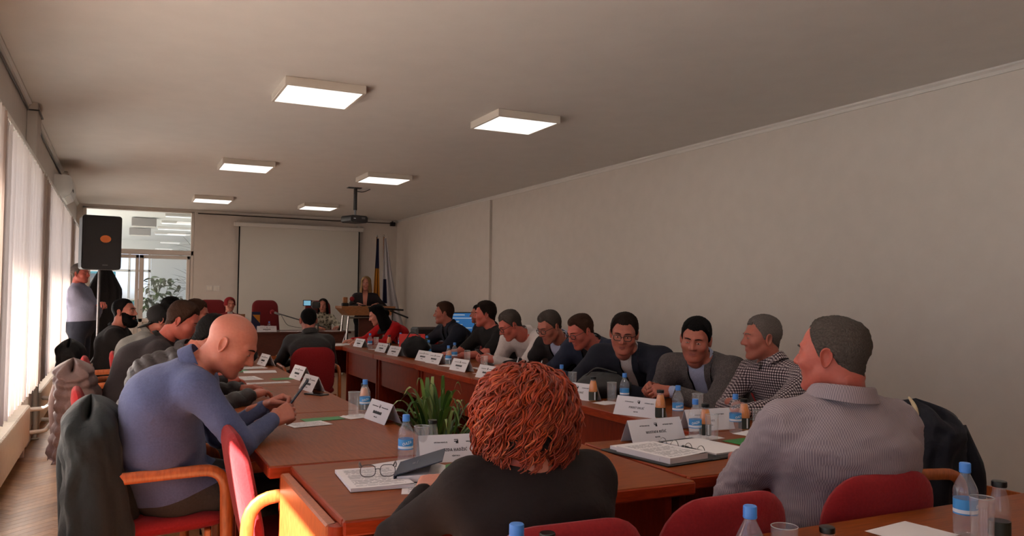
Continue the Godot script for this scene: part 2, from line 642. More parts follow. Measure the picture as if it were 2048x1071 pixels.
func build_room():
	# floor: a slab with herringbone staves laid on it
	var floor_ := struct("floor", bx(Vector3(WALL_L - 0.25, -0.2, BACK - 0.3), Vector3(WALL_R + 0.25, -0.012, REAR + 0.25)), M.joint)
	var sw := 0.07
	var n := 6
	var sl := sw * n
	var stave := bx(Vector3(-sl / 2 + 0.0008, -0.012, -sw / 2 + 0.0008), Vector3(sl / 2 - 0.0008, 0.0, sw / 2 - 0.0008))
	var staves := []
	for band in range(-40, 41):
		for t in range(-260, 261):
			for kind in 2:
				var c2: Vector2
				if kind == 0:
					c2 = Vector2(t * sw + sl / 2 + 2 * sl * band, t * sw + sw / 2)
				else:
					c2 = Vector2(sl + t * sw + sw / 2 + 2 * sl * band, t * sw + sw - sl / 2)
				var p := c2.rotated(deg_to_rad(45))
				var x := p.x + 1.2
				var z := -p.y - 8.0
				if x < WALL_L - 0.05 or x > WALL_R + 0.05 or z < BACK - 0.1 or z > REAR:
					continue
				staves.append([Vector3(x, 0, z), deg_to_rad(45.0 if kind == 0 else -45.0)])
	var near := []
	var rest := []
	for s in staves:
		var p: Vector3 = s[0]
		if p.x < 0.42 and p.z < -4.9 and p.z > -11.5:
			near.append(s)
		else:
			rest.append(s)
	near.sort_custom(func(a, b): return a[0].z > b[0].z)
	for i in near.size():
		if i >= 300:
			rest.append(near[i])
			continue
		var o := part("stave", stave, M["parquet_%d" % (hash(i * 7 + 3) % 4)], floor_)
		o.position = near[i][0]
		o.rotation.y = near[i][1]
	var mm := MultiMesh.new()
	mm.transform_format = MultiMesh.TRANSFORM_3D
	mm.mesh = stave
	mm.instance_count = rest.size()
	for i in rest.size():
		mm.set_instance_transform(i, Transform3D(Basis(Vector3.UP, rest[i][1]), rest[i][0]))
	var mi := MultiMeshInstance3D.new()
	mi.name = "further_staves"
	mi.multimesh = mm
	mi.material_override = M.parquet_far
	mi.set_meta("kind", "stuff")
	floor_.add_child(mi)
	struct("ceiling", bx(Vector3(WALL_L - 0.25, CEIL, BACK - 0.3), Vector3(WALL_R + 0.25, CEIL + 0.25, REAR + 0.25)), M.ceiling_paint)
	# left wall with its windows
	var holes := []
	for w in WINDOWS:
		holes.append([w[0], w[1], SILL, HEAD])
	struct("wall_left", wall_with_holes("z", WALL_L, -0.25, BACK - 0.3, REAR + 0.25, -0.2, CEIL, holes), M.wall_paint)
	struct("wall_right", bx(Vector3(WALL_R, -0.2, BACK - 0.3), Vector3(WALL_R + 0.25, CEIL, REAR + 0.25)), M.wall_paint)
	struct("wall_rear", bx(Vector3(WALL_L - 0.25, -0.2, REAR), Vector3(WALL_R + 0.25, CEIL, REAR + 0.25)), M.wall_paint)
	struct("wall_back", wall_with_holes("x", BACK, -0.25, WALL_L - 0.25, WALL_R + 0.25, -0.2, CEIL, [[-0.70, 1.34, -0.012, 3.07]]), M.wall_paint)
	# the far bay of the right wall stands a little proud
	struct("trim_1", bx(Vector3(WALL_R - 0.045, 0, BACK), Vector3(WALL_R, CEIL - 0.055, -12.50)), M.wall_paint)
	# mouldings under the ceiling
	var tr := MB.new()
	tr.prism([Vector2(0, 0), Vector2(0, -0.055), Vector2(-0.016, -0.055), Vector2(-0.022, -0.035), Vector2(-0.022, -0.03), Vector2(-0.04, -0.016), Vector2(-0.04, 0)].map(func(p): return Vector2(-p.x, p.y)), 0.0, REAR - BACK, Transform3D(Basis(), Vector3(WALL_L, CEIL, BACK)))
	struct("trim_2", tr.done(), M.ceiling_paint)
	tr = MB.new()
	tr.prism([Vector2(0, 0), Vector2(-0.04, 0), Vector2(-0.04, -0.016), Vector2(-0.022, -0.03), Vector2(-0.022, -0.035), Vector2(-0.016, -0.055), Vector2(0, -0.055)], 0.0, REAR - BACK, Transform3D(Basis(), Vector3(WALL_R, CEIL, BACK)))
	struct("trim_3", tr.done(), M.ceiling_paint)
	struct("trim_4", bx(Vector3(1.36, CEIL - 0.045, BACK), Vector3(WALL_R, CEIL - 0.02, BACK + 0.02)), M.ceiling_paint)
	struct("baseboard_left", bx(Vector3(WALL_L, 0, BACK), Vector3(WALL_L + 0.018, 0.08, REAR), 0.004), M.chair_wood)
	struct("baseboard_right", bx(Vector3(WALL_R - 0.063, 0, BACK), Vector3(WALL_R - 0.045, 0.08, REAR), 0.004), M.chair_wood)
	struct("baseboard_back", bx(Vector3(1.36, 0, BACK), Vector3(WALL_R, 0.08, BACK + 0.018), 0.004), M.chair_wood)
	# piers between the windows, boxed out from the wall
	var k := 5
	for z in [-13.2, -8.58, -5.5, -2.7, 0.1]:
		struct("trim_%d" % k, bx(Vector3(WALL_L, 0.0, z - 0.19), Vector3(WALL_L + 0.085, CEIL, z + 0.19), 0.006), M.wall_paint)
		k += 1
	# window frames with two lights each
	k = 1
	for w in WINDOWS:
		var fr := MB.new()
		var xa := WALL_L - 0.20
		var xb := WALL_L - 0.13
		var mid: float = (w[0] + w[1]) / 2
		for z in [[w[0], w[0] + 0.07], [w[1] - 0.07, w[1]], [mid - 0.05, mid + 0.05]]:
			fr.box(Vector3(xa, SILL, z[0]), Vector3(xb, HEAD, z[1]), 0.006)
		for y in [[SILL, SILL + 0.07], [HEAD - 0.07, HEAD]]:
			fr.box(Vector3(xa, y[0], w[0]), Vector3(xb, y[1], w[1]), 0.006)
		var f := struct("window_%d" % k, fr.done(), M.white_plastic)
		for q in [[w[0] + 0.07, mid - 0.05], [mid + 0.05, w[1] - 0.07]]:
			part("pane", bx(Vector3(WALL_L - 0.168, SILL + 0.07, q[0]), Vector3(WALL_L - 0.162, HEAD - 0.07, q[1])), M.pane, f)
		part("window_sill", bx(Vector3(WALL_L - 0.13, SILL - 0.03, w[0] - 0.03), Vector3(WALL_L + 0.04, SILL, w[1] + 0.03), 0.006), M.white_enamel, f)
		k += 1
	# outside: the eaves over the windows and the ground
	struct("trim_20", bx(Vector3(WALL_L - 1.0, 2.78, BACK - 0.3), Vector3(WALL_L - 0.25, 2.95, -5.35)), M.white_trim)
	struct("ground", bx(Vector3(-60, -0.5, -70), Vector3(WALL_L - 0.25, -0.3, 60)), M.earth)
	# glazed partition with its double door
	var z0 := BACK - 0.14
	var z1 := BACK - 0.04
	var pf := MB.new()
	for x in [[-0.70, -0.63], [1.28, 1.34]]:
		pf.box(Vector3(x[0], 0, z0), Vector3(x[1], 3.07, z1), 0.008)
	for y in [[3.03, 3.07], [2.16, 2.26]]:
		pf.box(Vector3(-0.70, y[0], z0), Vector3(1.34, y[1], z1), 0.008)
	var pframe := struct("window_7", pf.done(), M.white_trim)
	part("pane", bx(Vector3(-0.63, 2.26, BACK - 0.093), Vector3(1.28, 3.03, BACK - 0.087)), M.pane, pframe)
	for d in [["door_1", -0.62, 0.325], ["door_2", 0.33, 1.275]]:
		var dm := MB.new()
		var a: float = d[1]
		var b: float = d[2]
		for x in [[a, a + 0.085], [b - 0.065, b]]:
			dm.box(Vector3(x[0], 0.02, z0 + 0.01), Vector3(x[1], 2.15, z1 + 0.015), 0.008)
		for y in [[0.02, 0.16], [0.80, 0.88], [2.08, 2.15]]:
			dm.box(Vector3(a, y[0], z0 + 0.01), Vector3(b, y[1], z1 + 0.015), 0.008)
		var dd := struct(d[0], dm.done(), M.white_trim)
		part("pane", bx(Vector3(a + 0.085, 0.88, BACK - 0.083), Vector3(b - 0.065, 2.08, BACK - 0.077)), M.pane, dd)
		part("door_panel", bx(Vector3(a + 0.085, 0.16, BACK - 0.09), Vector3(b - 0.065, 0.80, BACK - 0.07), 0.005), M.white_plastic, dd)
		if d[0] == "door_2":
			var hm := MB.new()
			hm.tube(bend([Vector3(a + 0.045, 1.05, z1 + 0.01), Vector3(a + 0.045, 1.05, z1 + 0.06), Vector3(a + 0.16, 1.05, z1 + 0.06)], 0.02), 0.009, 8)
			part("door_handle", hm.done(), M.chrome, dd)

func build_hall():
	var hz0 := -29.0
	struct("hall_floor", bx(Vector3(-4.2, -0.2, hz0), Vector3(4.4, 0.0, BACK - 0.25)), M.hall_floor)
	struct("hall_ceiling", bx(Vector3(-4.2, CEIL, hz0), Vector3(4.4, CEIL + 0.2, BACK - 0.3)), M.hall_paint)
	struct("hall_wall_right", bx(Vector3(2.30, 0, -24.5), Vector3(2.50, CEIL, BACK - 0.25)), M.hall_paint)
	struct("hall_wall_left", wall_with_holes("z", -4.0, -0.2, hz0, BACK - 0.25, 0.0, CEIL, [[-28.4, -24.0, 0.5, 2.8], [-23.4, -19.0, 0.5, 2.8]]), M.hall_paint)
	struct("hall_wall_far", wall_with_holes("x", hz0, -0.2, -4.2, 4.4, 0.0, CEIL, [[-3.6, 0.9, 0.0, 2.75]]), M.hall_paint)
	# the entrance: a glazed frame at the end of the hall
	var fr := MB.new()
	for x in [-3.6, -2.5, -1.4, -0.35, 0.25, 0.85]:
		fr.box(Vector3(x - 0.04, 0, hz0 - 0.12), Vector3(x + 0.04, 2.75, hz0 - 0.04), 0.006)
	for y in [0.04, 2.1, 2.71]:
		fr.box(Vector3(-3.6, y - 0.04, hz0 - 0.12), Vector3(0.9, y + 0.04, hz0 - 0.04), 0.006)
	var g := struct("window_8", fr.done(), M.white_plastic)
	part("pane", bx(Vector3(-3.6, 0, hz0 - 0.083), Vector3(0.9, 2.75, hz0 - 0.077)), M.pane, g)
	# a teal counter and a notice board near the entrance
	var nb := thing("notice_board", "dark notice board with white sheets seen through the glass door", "notice board", Vector3(-0.60, 0.0, -24.0))
	part("panel", bx(Vector3(-0.30, 1.10, -0.03), Vector3(0.42, 1.88, 0.0), 0.005), M.poster, nb)
	part("frame", bx(Vector3(-0.36, 0.98, -0.06), Vector3(0.48, 1.94, -0.032), 0.01), M.teal_paint, nb)
	for s in [[-0.18, 1.2, 0.2, 0.16], [0.05, 1.28, 0.16, 0.2], [-0.1, 1.52, 0.3, 0.25], [0.28, 1.5, 0.1, 0.2]]:
		part("sheet", bx(Vector3(s[0], s[1], 0.001), Vector3(s[0] + s[2], s[1] + s[3], 0.004)), M.paper if s[2] < 0.25 else M.grey_plastic, nb)
	for x in [-0.30, 0.40]:
		part("post", bx(Vector3(x - 0.025, 0, -0.055), Vector3(x + 0.025, 1.1, -0.02), 0.005), M.teal_paint, nb)
	var ct := thing("hall_counter", "teal counter front in the bright hall beyond the glass door", "counter", Vector3(-0.5, 0, -26.0))
	part("front_panel", bx(Vector3(-0.6, 0, 0), Vector3(1.0, 1.15, 0.05), 0.01), M.teal_paint, ct)
	part("counter_top", bx(Vector3(-0.66, 1.15, -0.4), Vector3(1.06, 1.20, 0.08), 0.01), M.white_plastic, ct)
	# hall lamps: two boxes by the left, strips on the right
	for p in [[Vector3(0.45, 0, -20.2), 0.26, 0.9], [Vector3(0.43, 0, -23.4), 0.26, 0.9]]:
		var l := thing("hall_ceiling_box", "grey box fitting hung from the hall ceiling behind the transom", "lamp", p[0] + Vector3(0, CEIL, 0), 0, "hall ceiling boxes")
		part("housing", bx(Vector3(-p[1], -0.20, -0.12), Vector3(p[1], -0.02, 0.12), 0.01), M.grey_plastic, l)
		part("lip", bx(Vector3(-p[1] + 0.02, -0.225, -0.10), Vector3(p[1] - 0.02, -0.20, 0.10), 0.005), M.white_plastic, l)
		part("mount", bx(Vector3(-0.05, -0.02, -0.05), Vector3(0.05, 0.0, 0.05)), M.white_plastic, l)
	for z in [-18.9, -20.8, -22.8, -24.9]:
		var l := thing("hall_strip_lamp", "lit strip lamp across the hall ceiling seen through the transom", "lamp", Vector3(1.25, CEIL, z), 0, "hall strip lamps")
		part("housing", bx(Vector3(-0.42, -0.06, -0.12), Vector3(0.42, 0.0, 0.12), 0.008), M.white_plastic, l)
		part("lamp_face", bx(Vector3(-0.40, -0.066, -0.10), Vector3(0.40, -0.0605, 0.10)), M.hall_lamp_face, l)
		var a := AreaLight3D.new()
		a.name = "light"
		a.area_size = Vector2(0.78, 0.18)
		a.area_normalize_energy = true
		a.light_energy = 1.2
		a.light_color = Color(0.95, 0.98, 1.0)
		a.rotation.x = -PI / 2
		a.position = Vector3(0, -0.075, 0)
		a.shadow_enabled = true
		l.add_child(a)
	# plants behind the glass
	var fic := thing("hall_ficus", "leafy green ficus standing behind the glass door leaf", "plant", Vector3(0.78, 0, -18.75))
	var pm := MB.new()
	pm.lathe([Vector2(0.0, 0.0), Vector2(0.15, 0.0), Vector2(0.20, 0.34), Vector2(0.21, 0.36), Vector2(0.18, 0.36), Vector2(0.17, 0.31), Vector2(0.0, 0.31)], 18)
	part("pot", pm.done(), M.pot, fic)
	var st := MB.new()
	for i in 7:
		var a := TAU * i / 7 + 0.3
		var top := Vector3(cos(a) * 0.34, 1.25 + 0.32 * sin(i * 2.1), sin(a) * 0.25)
		st.tube([Vector3(cos(a) * 0.03, 0.3, sin(a) * 0.03), Vector3(top.x * 0.35, 0.9, top.z * 0.35), top], [0.012, 0.009, 0.004], 6)
	part("stem", st.done(), M.soil, fic)
	var leaf := leaf_mesh(0.17, 0.075, 0.04)
	for i in 230:
		var a := rng.randf() * TAU
		var h := rng.randf_range(0.62, 1.72)
		var r := 0.50 * sqrt(rng.randf()) * (1.0 - 0.5 * absf(h - 1.15))
		var o := part("leaf", leaf, M.leaf_hall if i % 3 else M.leaf_c, fic, Vector3(cos(a) * r, h, sin(a) * r * 0.8))
		o.rotation = Vector3(rng.randf_range(-0.4, 1.0), rng.randf() * TAU, rng.randf_range(-0.5, 0.5))
	var palm := thing("hall_palm", "tall spiky dracaena behind the door's transom pane", "plant", Vector3(1.50, 0, -19.3))
	pm = MB.new()
	pm.lathe([Vector2(0.0, 0.0), Vector2(0.15, 0.0), Vector2(0.19, 0.32), Vector2(0.20, 0.34), Vector2(0.17, 0.34), Vector2(0.16, 0.30), Vector2(0.0, 0.30)], 18)
	part("pot", pm.done(), M.pot, palm)
	st = MB.new()
	st.tube([Vector3(0, 0.28, 0), Vector3(0.03, 1.3, 0.02), Vector3(-0.02, 2.45, 0.0)], [0.035, 0.03, 0.022], 8)
	part("stem", st.done(), M.soil, palm)
	var blade := leaf_mesh(0.55, 0.035, 0.10)
	for i in 46:
		var low := i < 26
		var o := part("leaf", blade, M.leaf_hall, palm, Vector3(0, rng.randf_range(1.35, 1.75) if low else rng.randf_range(2.1, 2.5), 0))
		o.rotation = Vector3(rng.randf_range(-1.1, 0.5), rng.randf() * TAU, 0)

func leaf_mesh(l: float, w: float, droop: float) -> ArrayMesh:
	# a pointed leaf along +z that bends down, folded a little along its rib
	var m := MB.new()
	var pts := PackedVector3Array()
	var n := 6
	for i in n + 1:
		var t := float(i) / n
		var ww := w * 0.5 * sin(PI * pow(t, 0.75)) + 0.0015
		var c2 := Vector3(0, -droop * t * t, l * t)
		pts.append(c2 + Vector3(ww, ww * 0.25, 0))
		pts.append(c2)
		pts.append(c2 + Vector3(-ww, ww * 0.25, 0))
	m.grid(3, n + 1, pts)
	return m.done()

func build_lamps():
	var frame := MB.new()
	var o := 0.325
	for s in [[Vector3(-o, -0.069, -o), Vector3(o, 0, -o + 0.025)], [Vector3(-o, -0.069, o - 0.025), Vector3(o, 0, o)], [Vector3(-o, -0.069, -o + 0.025), Vector3(-o + 0.025, 0, o - 0.025)], [Vector3(o - 0.025, -0.069, -o + 0.025), Vector3(o, 0, o - 0.025)]]:
		frame.box(s[0], s[1], 0.003)
	var fm := frame.done()
	var face := bx(Vector3(-0.30, -0.067, -0.30), Vector3(0.30, -0.055, 0.30))
	var where := ["over the aisle near the camera", "over the right table row", "over the left table row", "beside the projector mount", "before the glass partition", "before the projection screen", "", ""]
	for k in 8:
		var i := k / 2
		var right := k % 2 == 1
		var z := (-6.897 if right else -6.708) - 4.276 * i
		var said := ""
		if i == 3:
			z = (-6.897 if right else -6.708) + 4.276
		var l := thing("ceiling_lamp", ["square lit panel in a deep white frame over the aisle by the windows", "square lit panel in a deep white frame over the row of men in jackets", "lit square ceiling panel between the front pair and the air conditioner", "lit square ceiling panel right above the projector", "lit square ceiling panel in front of the glass partition", "lit square ceiling panel in front of the projection screen", "lit square ceiling panel over the table end by the windows", "lit square ceiling panel over the empty red chairs"][k], "ceiling lamp", Vector3(3.377 if right else 1.445, CEIL, z), 0, "square ceiling panels")
		part("frame", fm, M.white_enamel, l)
		part("lamp_face", face, M.lamp_face, l)
		var a := AreaLight3D.new()
		a.name = "light"
		a.area_size = Vector2(0.58, 0.58)
		a.area_normalize_energy = true
		a.light_energy = LAMP_E
		a.light_color = Color(1.0, 0.98, 0.95)
		a.rotation.x = -PI / 2
		a.position = Vector3(0, -0.075, 0)
		a.shadow_enabled = true
		l.add_child(a)

func build_blinds():
	# vertical blinds: a headrail, slats turned half shut, a bead chain
	var slat := MB.new()
	var pts := PackedVector3Array()
	var top := 2.43
	var low := 0.57
	for j in 2:
		for i in 5:
			var t := (i / 4.0 - 0.5)
			pts.append(Vector3(0.010 * (0.25 - t * t) * 4, low if j == 0 else top, t * 0.127))
	slat.grid(5, 2, pts)
	var sm := slat.done()
	var tm := bx(Vector3(-0.004, low - 0.012, -0.05), Vector3(0.004, low + 0.012, 0.05), 0.002)
	var hang := MB.new()
	hang.box(Vector3(-0.006, top - 0.004, -0.03), Vector3(0.006, top + 0.012, 0.03), 0.002)
	hang.tube([Vector3(0, top + 0.01, 0), Vector3(0, top + 0.035, 0)], 0.004, 6)
	var hm := hang.done()
	var x := WALL_L + 0.135
	var named := ["half-shut pale vertical blind in the window behind the standing man", "long pale vertical blind beyond the wall pier, glowing with daylight", "bright pale vertical blind in the window before the wall pier", "pale vertical blind in the window beside the man in blue"]
	var spans := [[-16.5, -13.35], [-13.05, -8.52], [-8.42, -5.55], [-5.45, -2.8]]
	for b in 4:
		var s: Array = spans[b]
		var t := thing("vertical_blind", named[b], "blind", Vector3(x, 0, s[0]), 0, "vertical blinds on the window wall")
		var ln: float = s[1] - s[0]
		part("headrail", bx(Vector3(-0.022, top + 0.03, 0), Vector3(0.022, top + 0.065, ln), 0.004), M.white_enamel, t)
		for zz in [0.15, ln / 2, ln - 0.15]:
			part("bracket", bx(Vector3(-0.052, top + 0.045, zz - 0.02), Vector3(-0.02, top + 0.075, zz + 0.02)), M.white_enamel, t)
		var n := int(ln / 0.108)
		for i in n:
			var turn: float = deg_to_rad(38.0 + 5.0 * sin(i * 2.7 + b) if b < 3 else 66.0 + sin(i * 2.7))
			var zc := 0.06 + i * (ln - 0.12) / (n - 1)
			var o := part("slat", sm, M.blind_cloth, t, Vector3(0, 0, zc), Vector3(0, turn, 0))
			part("slat_hanger", hm, M.white_enamel, o)
		var ch := MB.new()
		ch.tube([Vector3(0.03, top + 0.04, ln - 0.02), Vector3(0.03, 1.0, ln - 0.02), Vector3(0.03, 0.98, ln - 0.035), Vector3(0.03, 1.0, ln - 0.05), Vector3(0.03, top + 0.04, ln - 0.05)], 0.004, 6)
		part("bead_chain", ch.done(), M.white_enamel, t)

func build_wall_things():
	# radiators under the windows: two headers and upright columns
	for w in [[-8.1, -5.8], [-12.6, -9.1]]:
		var near: bool = w[0] > -9
		var t := thing("radiator", "white column radiator under the blind before the wall pier" if near else "white column radiator under the long blind past the pier", "radiator", Vector3(WALL_L + 0.03, 0, w[0]), 0, "radiators below the windows")
		var ln: float = w[1] - w[0]
		var fin := bx(Vector3(0, 0.10, -0.020), Vector3(0.10, 0.42, 0.020), 0.012)
		for i in int(ln / 0.05):
			part("column", fin, M.white_enamel, t, Vector3(0, 0, 0.05 + i * 0.05))
		for y in [0.13, 0.39]:
			var m := MB.new()
			m.tube([Vector3(0.05, y, 0.0), Vector3(0.05, y, ln)], 0.018, 8)
			part("header", m.done(), M.white_enamel, t)
		for z in [0.2, ln - 0.2]:
			part("foot", bx(Vector3(0.02, 0, z - 0.015), Vector3(0.08, 0.14, z + 0.015), 0.004), M.white_enamel, t)
		if near:
			for y in [0.16, 0.36]:
				var m := MB.new()
				m.tube(bend([Vector3(0.05, y, 0.02), Vector3(0.05, y, -0.10), Vector3(0.20, y, -0.14), Vector3(0.24, y + 0.03, -0.62), Vector3(0.14, y + 0.03, -0.68)], 0.06), 0.019, 8)
				part("pipe", m.done(), M.white_enamel, t)
	var rp := thing("heating_pipe", "white heating pipe running up the wall pier to the ceiling", "pipe", Vector3(WALL_L + 0.11, 0, -8.82))
	var pm := MB.new()
	pm.tube([Vector3(0, 0.0, 0), Vector3(0, 0.66, 0)], 0.02, 8)
	part("tube", pm.done(), M.white_enamel, rp)
	var col := MB.new()
	col.lathe([Vector2(0.02, 0), Vector2(0.036, 0), Vector2(0.036, 0.012), Vector2(0.02, 0.016)], 12)
	part("collar", col.done(), M.white_enamel, rp)
	# split air conditioner high on the window wall
	var ac := thing("air_conditioner", "white split air conditioner high on the wall above the blinds", "air conditioner", Vector3(WALL_L, 2.60, -12.2))
	var prof := [Vector2(0, 0), Vector2(0.10, -0.01), Vector2(0.19, 0.05), Vector2(0.215, 0.14), Vector2(0.205, 0.26), Vector2(0.17, 0.295), Vector2(0, 0.30)]
	var am := MB.new()
	am.prism(prof, -0.45, 0.45)
	part("casing", am.done(), M.white_plastic, ac)
	part("louvre", bx(Vector3(-0.05, -0.004, -0.36), Vector3(0.05, 0.004, 0.36), 0.002), M.white_enamel, ac, Vector3(0.155, 0.028, 0), Vector3(0, 0, 0.75))
	part("outlet_slot", bx(Vector3(-0.05, -0.004, -0.38), Vector3(0.05, 0.004, 0.38)), M.dark_plastic, ac, Vector3(0.143, 0.026, 0), Vector3(0, 0, 0.60))
	part("display_strip", bx(Vector3(0.207, 0.10, 0.15), Vector3(0.216, 0.13, 0.33), 0.002), M.grey_plastic, ac)
	# cable along the window wall's moulding
	var cb := MB.new()
	cb.tube([Vector3(WALL_L + 0.012, CEIL - 0.075, -13.0), Vector3(WALL_L + 0.012, CEIL - 0.075, -8.78), Vector3(WALL_L + 0.095, CEIL - 0.075, -8.78), Vector3(WALL_L + 0.095, CEIL - 0.075, -8.38), Vector3(WALL_L + 0.012, CEIL - 0.075, -8.38), Vector3(WALL_L + 0.012, CEIL - 0.075, 3.0)], 0.008, 6)
	tag(part("wall_cable", cb.done(), M.grey_plastic, self), "thin cable pinned along the window wall under the ceiling", "cable")
	cb = MB.new()
	cb.tube([Vector3(1.40, CEIL - 0.075, BACK + 0.010), Vector3(4.0, CEIL - 0.082, BACK + 0.010), Vector3(5.60, CEIL - 0.075, BACK + 0.010)], 0.010, 6)
	tag(part("back_cable", cb.done(), M.dark_plastic, self), "dark cable along the top of the wall above the screen", "cable")
	var sn := thing("corner_sensor", "small dark alarm sensor in the ceiling corner past the screen", "sensor", Vector3(5.55, CEIL - 0.14, BACK + 0.03))
	part("body", bx(Vector3(-0.06, 0, -0.03), Vector3(0.06, 0.09, 0.05), 0.012), M.dark_plastic, sn)
	part("bracket", bx(Vector3(-0.02, 0.085, -0.03), Vector3(0.02, 0.12, 0.0)), M.grey_plastic, sn)
	# light switches
	for x in [1.655, 1.80]:
		var s := thing("light_switch", "white double light switch beside the projection screen", "light switch", Vector3(x, 1.50, BACK), 0, "switch pair by the screen")
		part("plate", bx(Vector3(-0.062, -0.055, 0), Vector3(0.062, 0.055, 0.012), 0.004), M.white_plastic, s)
		for k in [-0.027, 0.027]:
			part("rocker", bx(Vector3(k - 0.022, -0.035, 0.012), Vector3(k + 0.022, 0.035, 0.019), 0.003), M.white_enamel, s)
	# projection screen
	var sc := thing("projection_screen", "pulled-down white projection screen with thin black side borders", "projection screen", Vector3(3.485, 0, BACK + 0.10))
	part("housing", bx(Vector3(-1.39, 2.80, -0.05), Vector3(1.37, 2.89, 0.045), 0.012), M.white_plastic, sc)
	for x in [-1.30, 1.28]:
		part("bracket", bx(Vector3(x - 0.03, 2.82, -0.096), Vector3(x + 0.03, 2.93, -0.05), 0.004), M.white_plastic, sc)
	var cm := MB.new()
	var pts := PackedVector3Array()
	for j in 14:
		for i in 20:
			var u := i / 19.0
			var v := j / 13.0
			pts.append(Vector3(-1.262 + u * 2.524, 0.63 + v * 2.18, 0.006 * sin(u * 9.0 + v * 4.0) + 0.006 * noise_a.get_noise_2d(u * 3, v * 3)))
	cm.grid(20, 14, pts)
	part("cloth", cm.done(), M.screen_cloth, sc)
	for x in [-1.275, 1.275]:
		part("side_border", bx(Vector3(x - 0.013, 0.63, -0.004), Vector3(x + 0.013, 2.81, 0.004)), M.screen_border, sc)
	part("bottom_bar", bx(Vector3(-1.29, 0.60, -0.012), Vector3(1.29, 0.632, 0.012), 0.004), M.white_plastic, sc)
	# projector on a pole
	var pj := thing("projector", "dark ceiling projector hanging on a pole below a lit panel", "projector", Vector3(3.345, 0, -12.6))
	part("ceiling_plate", bx(Vector3(-0.13, CEIL - 0.012, -0.06), Vector3(0.09, CEIL, 0.06), 0.003), M.dark_plastic, pj)
	var pl := MB.new()
	pl.tube([Vector3(0, CEIL - 0.01, 0), Vector3(0, 2.75, 0)], 0.030, 12)
	part("pole", pl.done(), M.dark_plastic, pj)
	pl = MB.new()
	pl.tube([Vector3(0, 2.76, 0), Vector3(0, 2.64, 0)], 0.018, 10)
	part("inner_tube", pl.done(), M.steel, pj)
	var pb := MB.new()
	pb.prism(rounded(0.32, 0.115, 0.045), -0.14, 0.14)
	part("casing", pb.done(), M.dark_plastic, pj, Vector3(-0.01, 2.60, 0), Vector3(0, 0.35, 0))
	part("label_strip", bx(Vector3(-0.10, 2.60, 0.1405), Vector3(-0.06, 2.612, 0.144)), M.label_white, pj, Vector3(-0.02, 0, 0), Vector3(0, 0.35, 0))
	part("vent", bx(Vector3(0.05, 2.60, 0.13), Vector3(0.12, 2.635, 0.145), 0.003), M.grey_plastic, pj, Vector3(-0.02, 0, 0), Vector3(0, 0.35, 0))
	var le := MB.new()
	le.tube([Vector3(0, 2.60, -0.13), Vector3(0, 2.60, -0.165)], 0.04, 14)
	part("lens", le.done(), M.black_plastic, pj, Vector3(-0.02, 0, 0), Vector3(0, 0.35, 0))
	pl = MB.new()
	pl.tube(bend([Vector3(0.03, CEIL - 0.06, 0), Vector3(0.13, CEIL - 0.065, 0), Vector3(0.24, CEIL - 0.008, 0)], 0.05), 0.007, 6)
	part("cable", pl.done(), M.black_plastic, pj)
	# loudspeaker on its stand
	var sp := thing("speaker_stand", "tall pole stand carrying the black loudspeaker by the windows", "speaker stand", Vector3(-0.245, 0, -11.5))
	var po := MB.new()
	po.tube([Vector3(0, 0.08, 0), Vector3(0, 1.68, 0)], 0.018, 10)
	part("pole", po.done(), M.steel, sp)
	for i in 3:
		po = MB.new()
		var a := TAU * i / 3 + 0.5
		po.tube([Vector3(0, 0.62, 0), Vector3(cos(a) * 0.40, 0.02, sin(a) * 0.40)], 0.012, 8)
		part("leg", po.done(), M.black_plastic, sp)
	po = MB.new()
	po.tube([Vector3(0, 0.56, 0), Vector3(0, 0.66, 0)], 0.03, 10)
	part("collar", po.done(), M.black_plastic, sp)
	var ls := thing("loudspeaker", "black loudspeaker with orange oval badge on a stand by the windows", "loudspeaker", Vector3(-0.245, 1.68, -11.5), deg_to_rad(8))
	var lm := MB.new()
	lm.prism(rounded(0.45, 0.68, 0.035), -0.18, 0.16, Transform3D(Basis(), Vector3(0, 0.34, 0)))
	part("cabinet", lm.done(), M.speaker_black, ls)
	lm = MB.new()
	lm.prism(rounded(0.415, 0.645, 0.03), 0.16, 0.175, Transform3D(Basis(), Vector3(0, 0.34, 0)))
	part("grille", lm.done(), M.speaker_grille, ls)
	lm = MB.new()
	var oval := []
	for i in 20:
		oval.append(Vector2(cos(TAU * i / 20) * 0.062, sin(TAU * i / 20) * 0.047))
	lm.prism(oval, 0.175, 0.18, Transform3D(Basis(), Vector3(0.04, 0.385, 0)))
	part("badge", lm.done(), M.orange_badge, ls)
	part("small_label", bx(Vector3(0.01, 0.05, 0.175), Vector3(0.07, 0.062, 0.178)), M.grey_plastic, ls)
	# coat stand hung with dark coats
	var cs := thing("coat_stand", "tall dark coat stand behind the loudspeaker pole", "coat stand", Vector3(-0.21, 0, -13.6))
	var cst := MB.new()
	cst.tube([Vector3(0, 0.02, 0), Vector3(0, 1.80, 0)], 0.02, 10)
	part("pole", cst.done(), M.black_plastic, cs)
	cst = MB.new()
	cst.lathe([Vector2(0, 0), Vector2(0.20, 0), Vector2(0.20, 0.02), Vector2(0.03, 0.05), Vector2(0, 0.05)], 20)
	part("base", cst.done(), M.black_plastic, cs)
	for i in 4:
		cst = MB.new()
		var a := TAU * i / 4
		cst.tube(bend([Vector3(0, 1.72, 0), Vector3(cos(a) * 0.12, 1.74, sin(a) * 0.12), Vector3(cos(a) * 0.15, 1.82, sin(a) * 0.15)], 0.04), 0.008, 6)
		part("hook", cst.done(), M.black_plastic, cs)
	var ct := coat_hung(0.235, 1.45)
	tag(part("black_coat", ct, M.coat_black, self, Vector3(-0.21, 1.79, -13.6)), "long black coat hanging on the coat stand behind the loudspeaker", "coat")

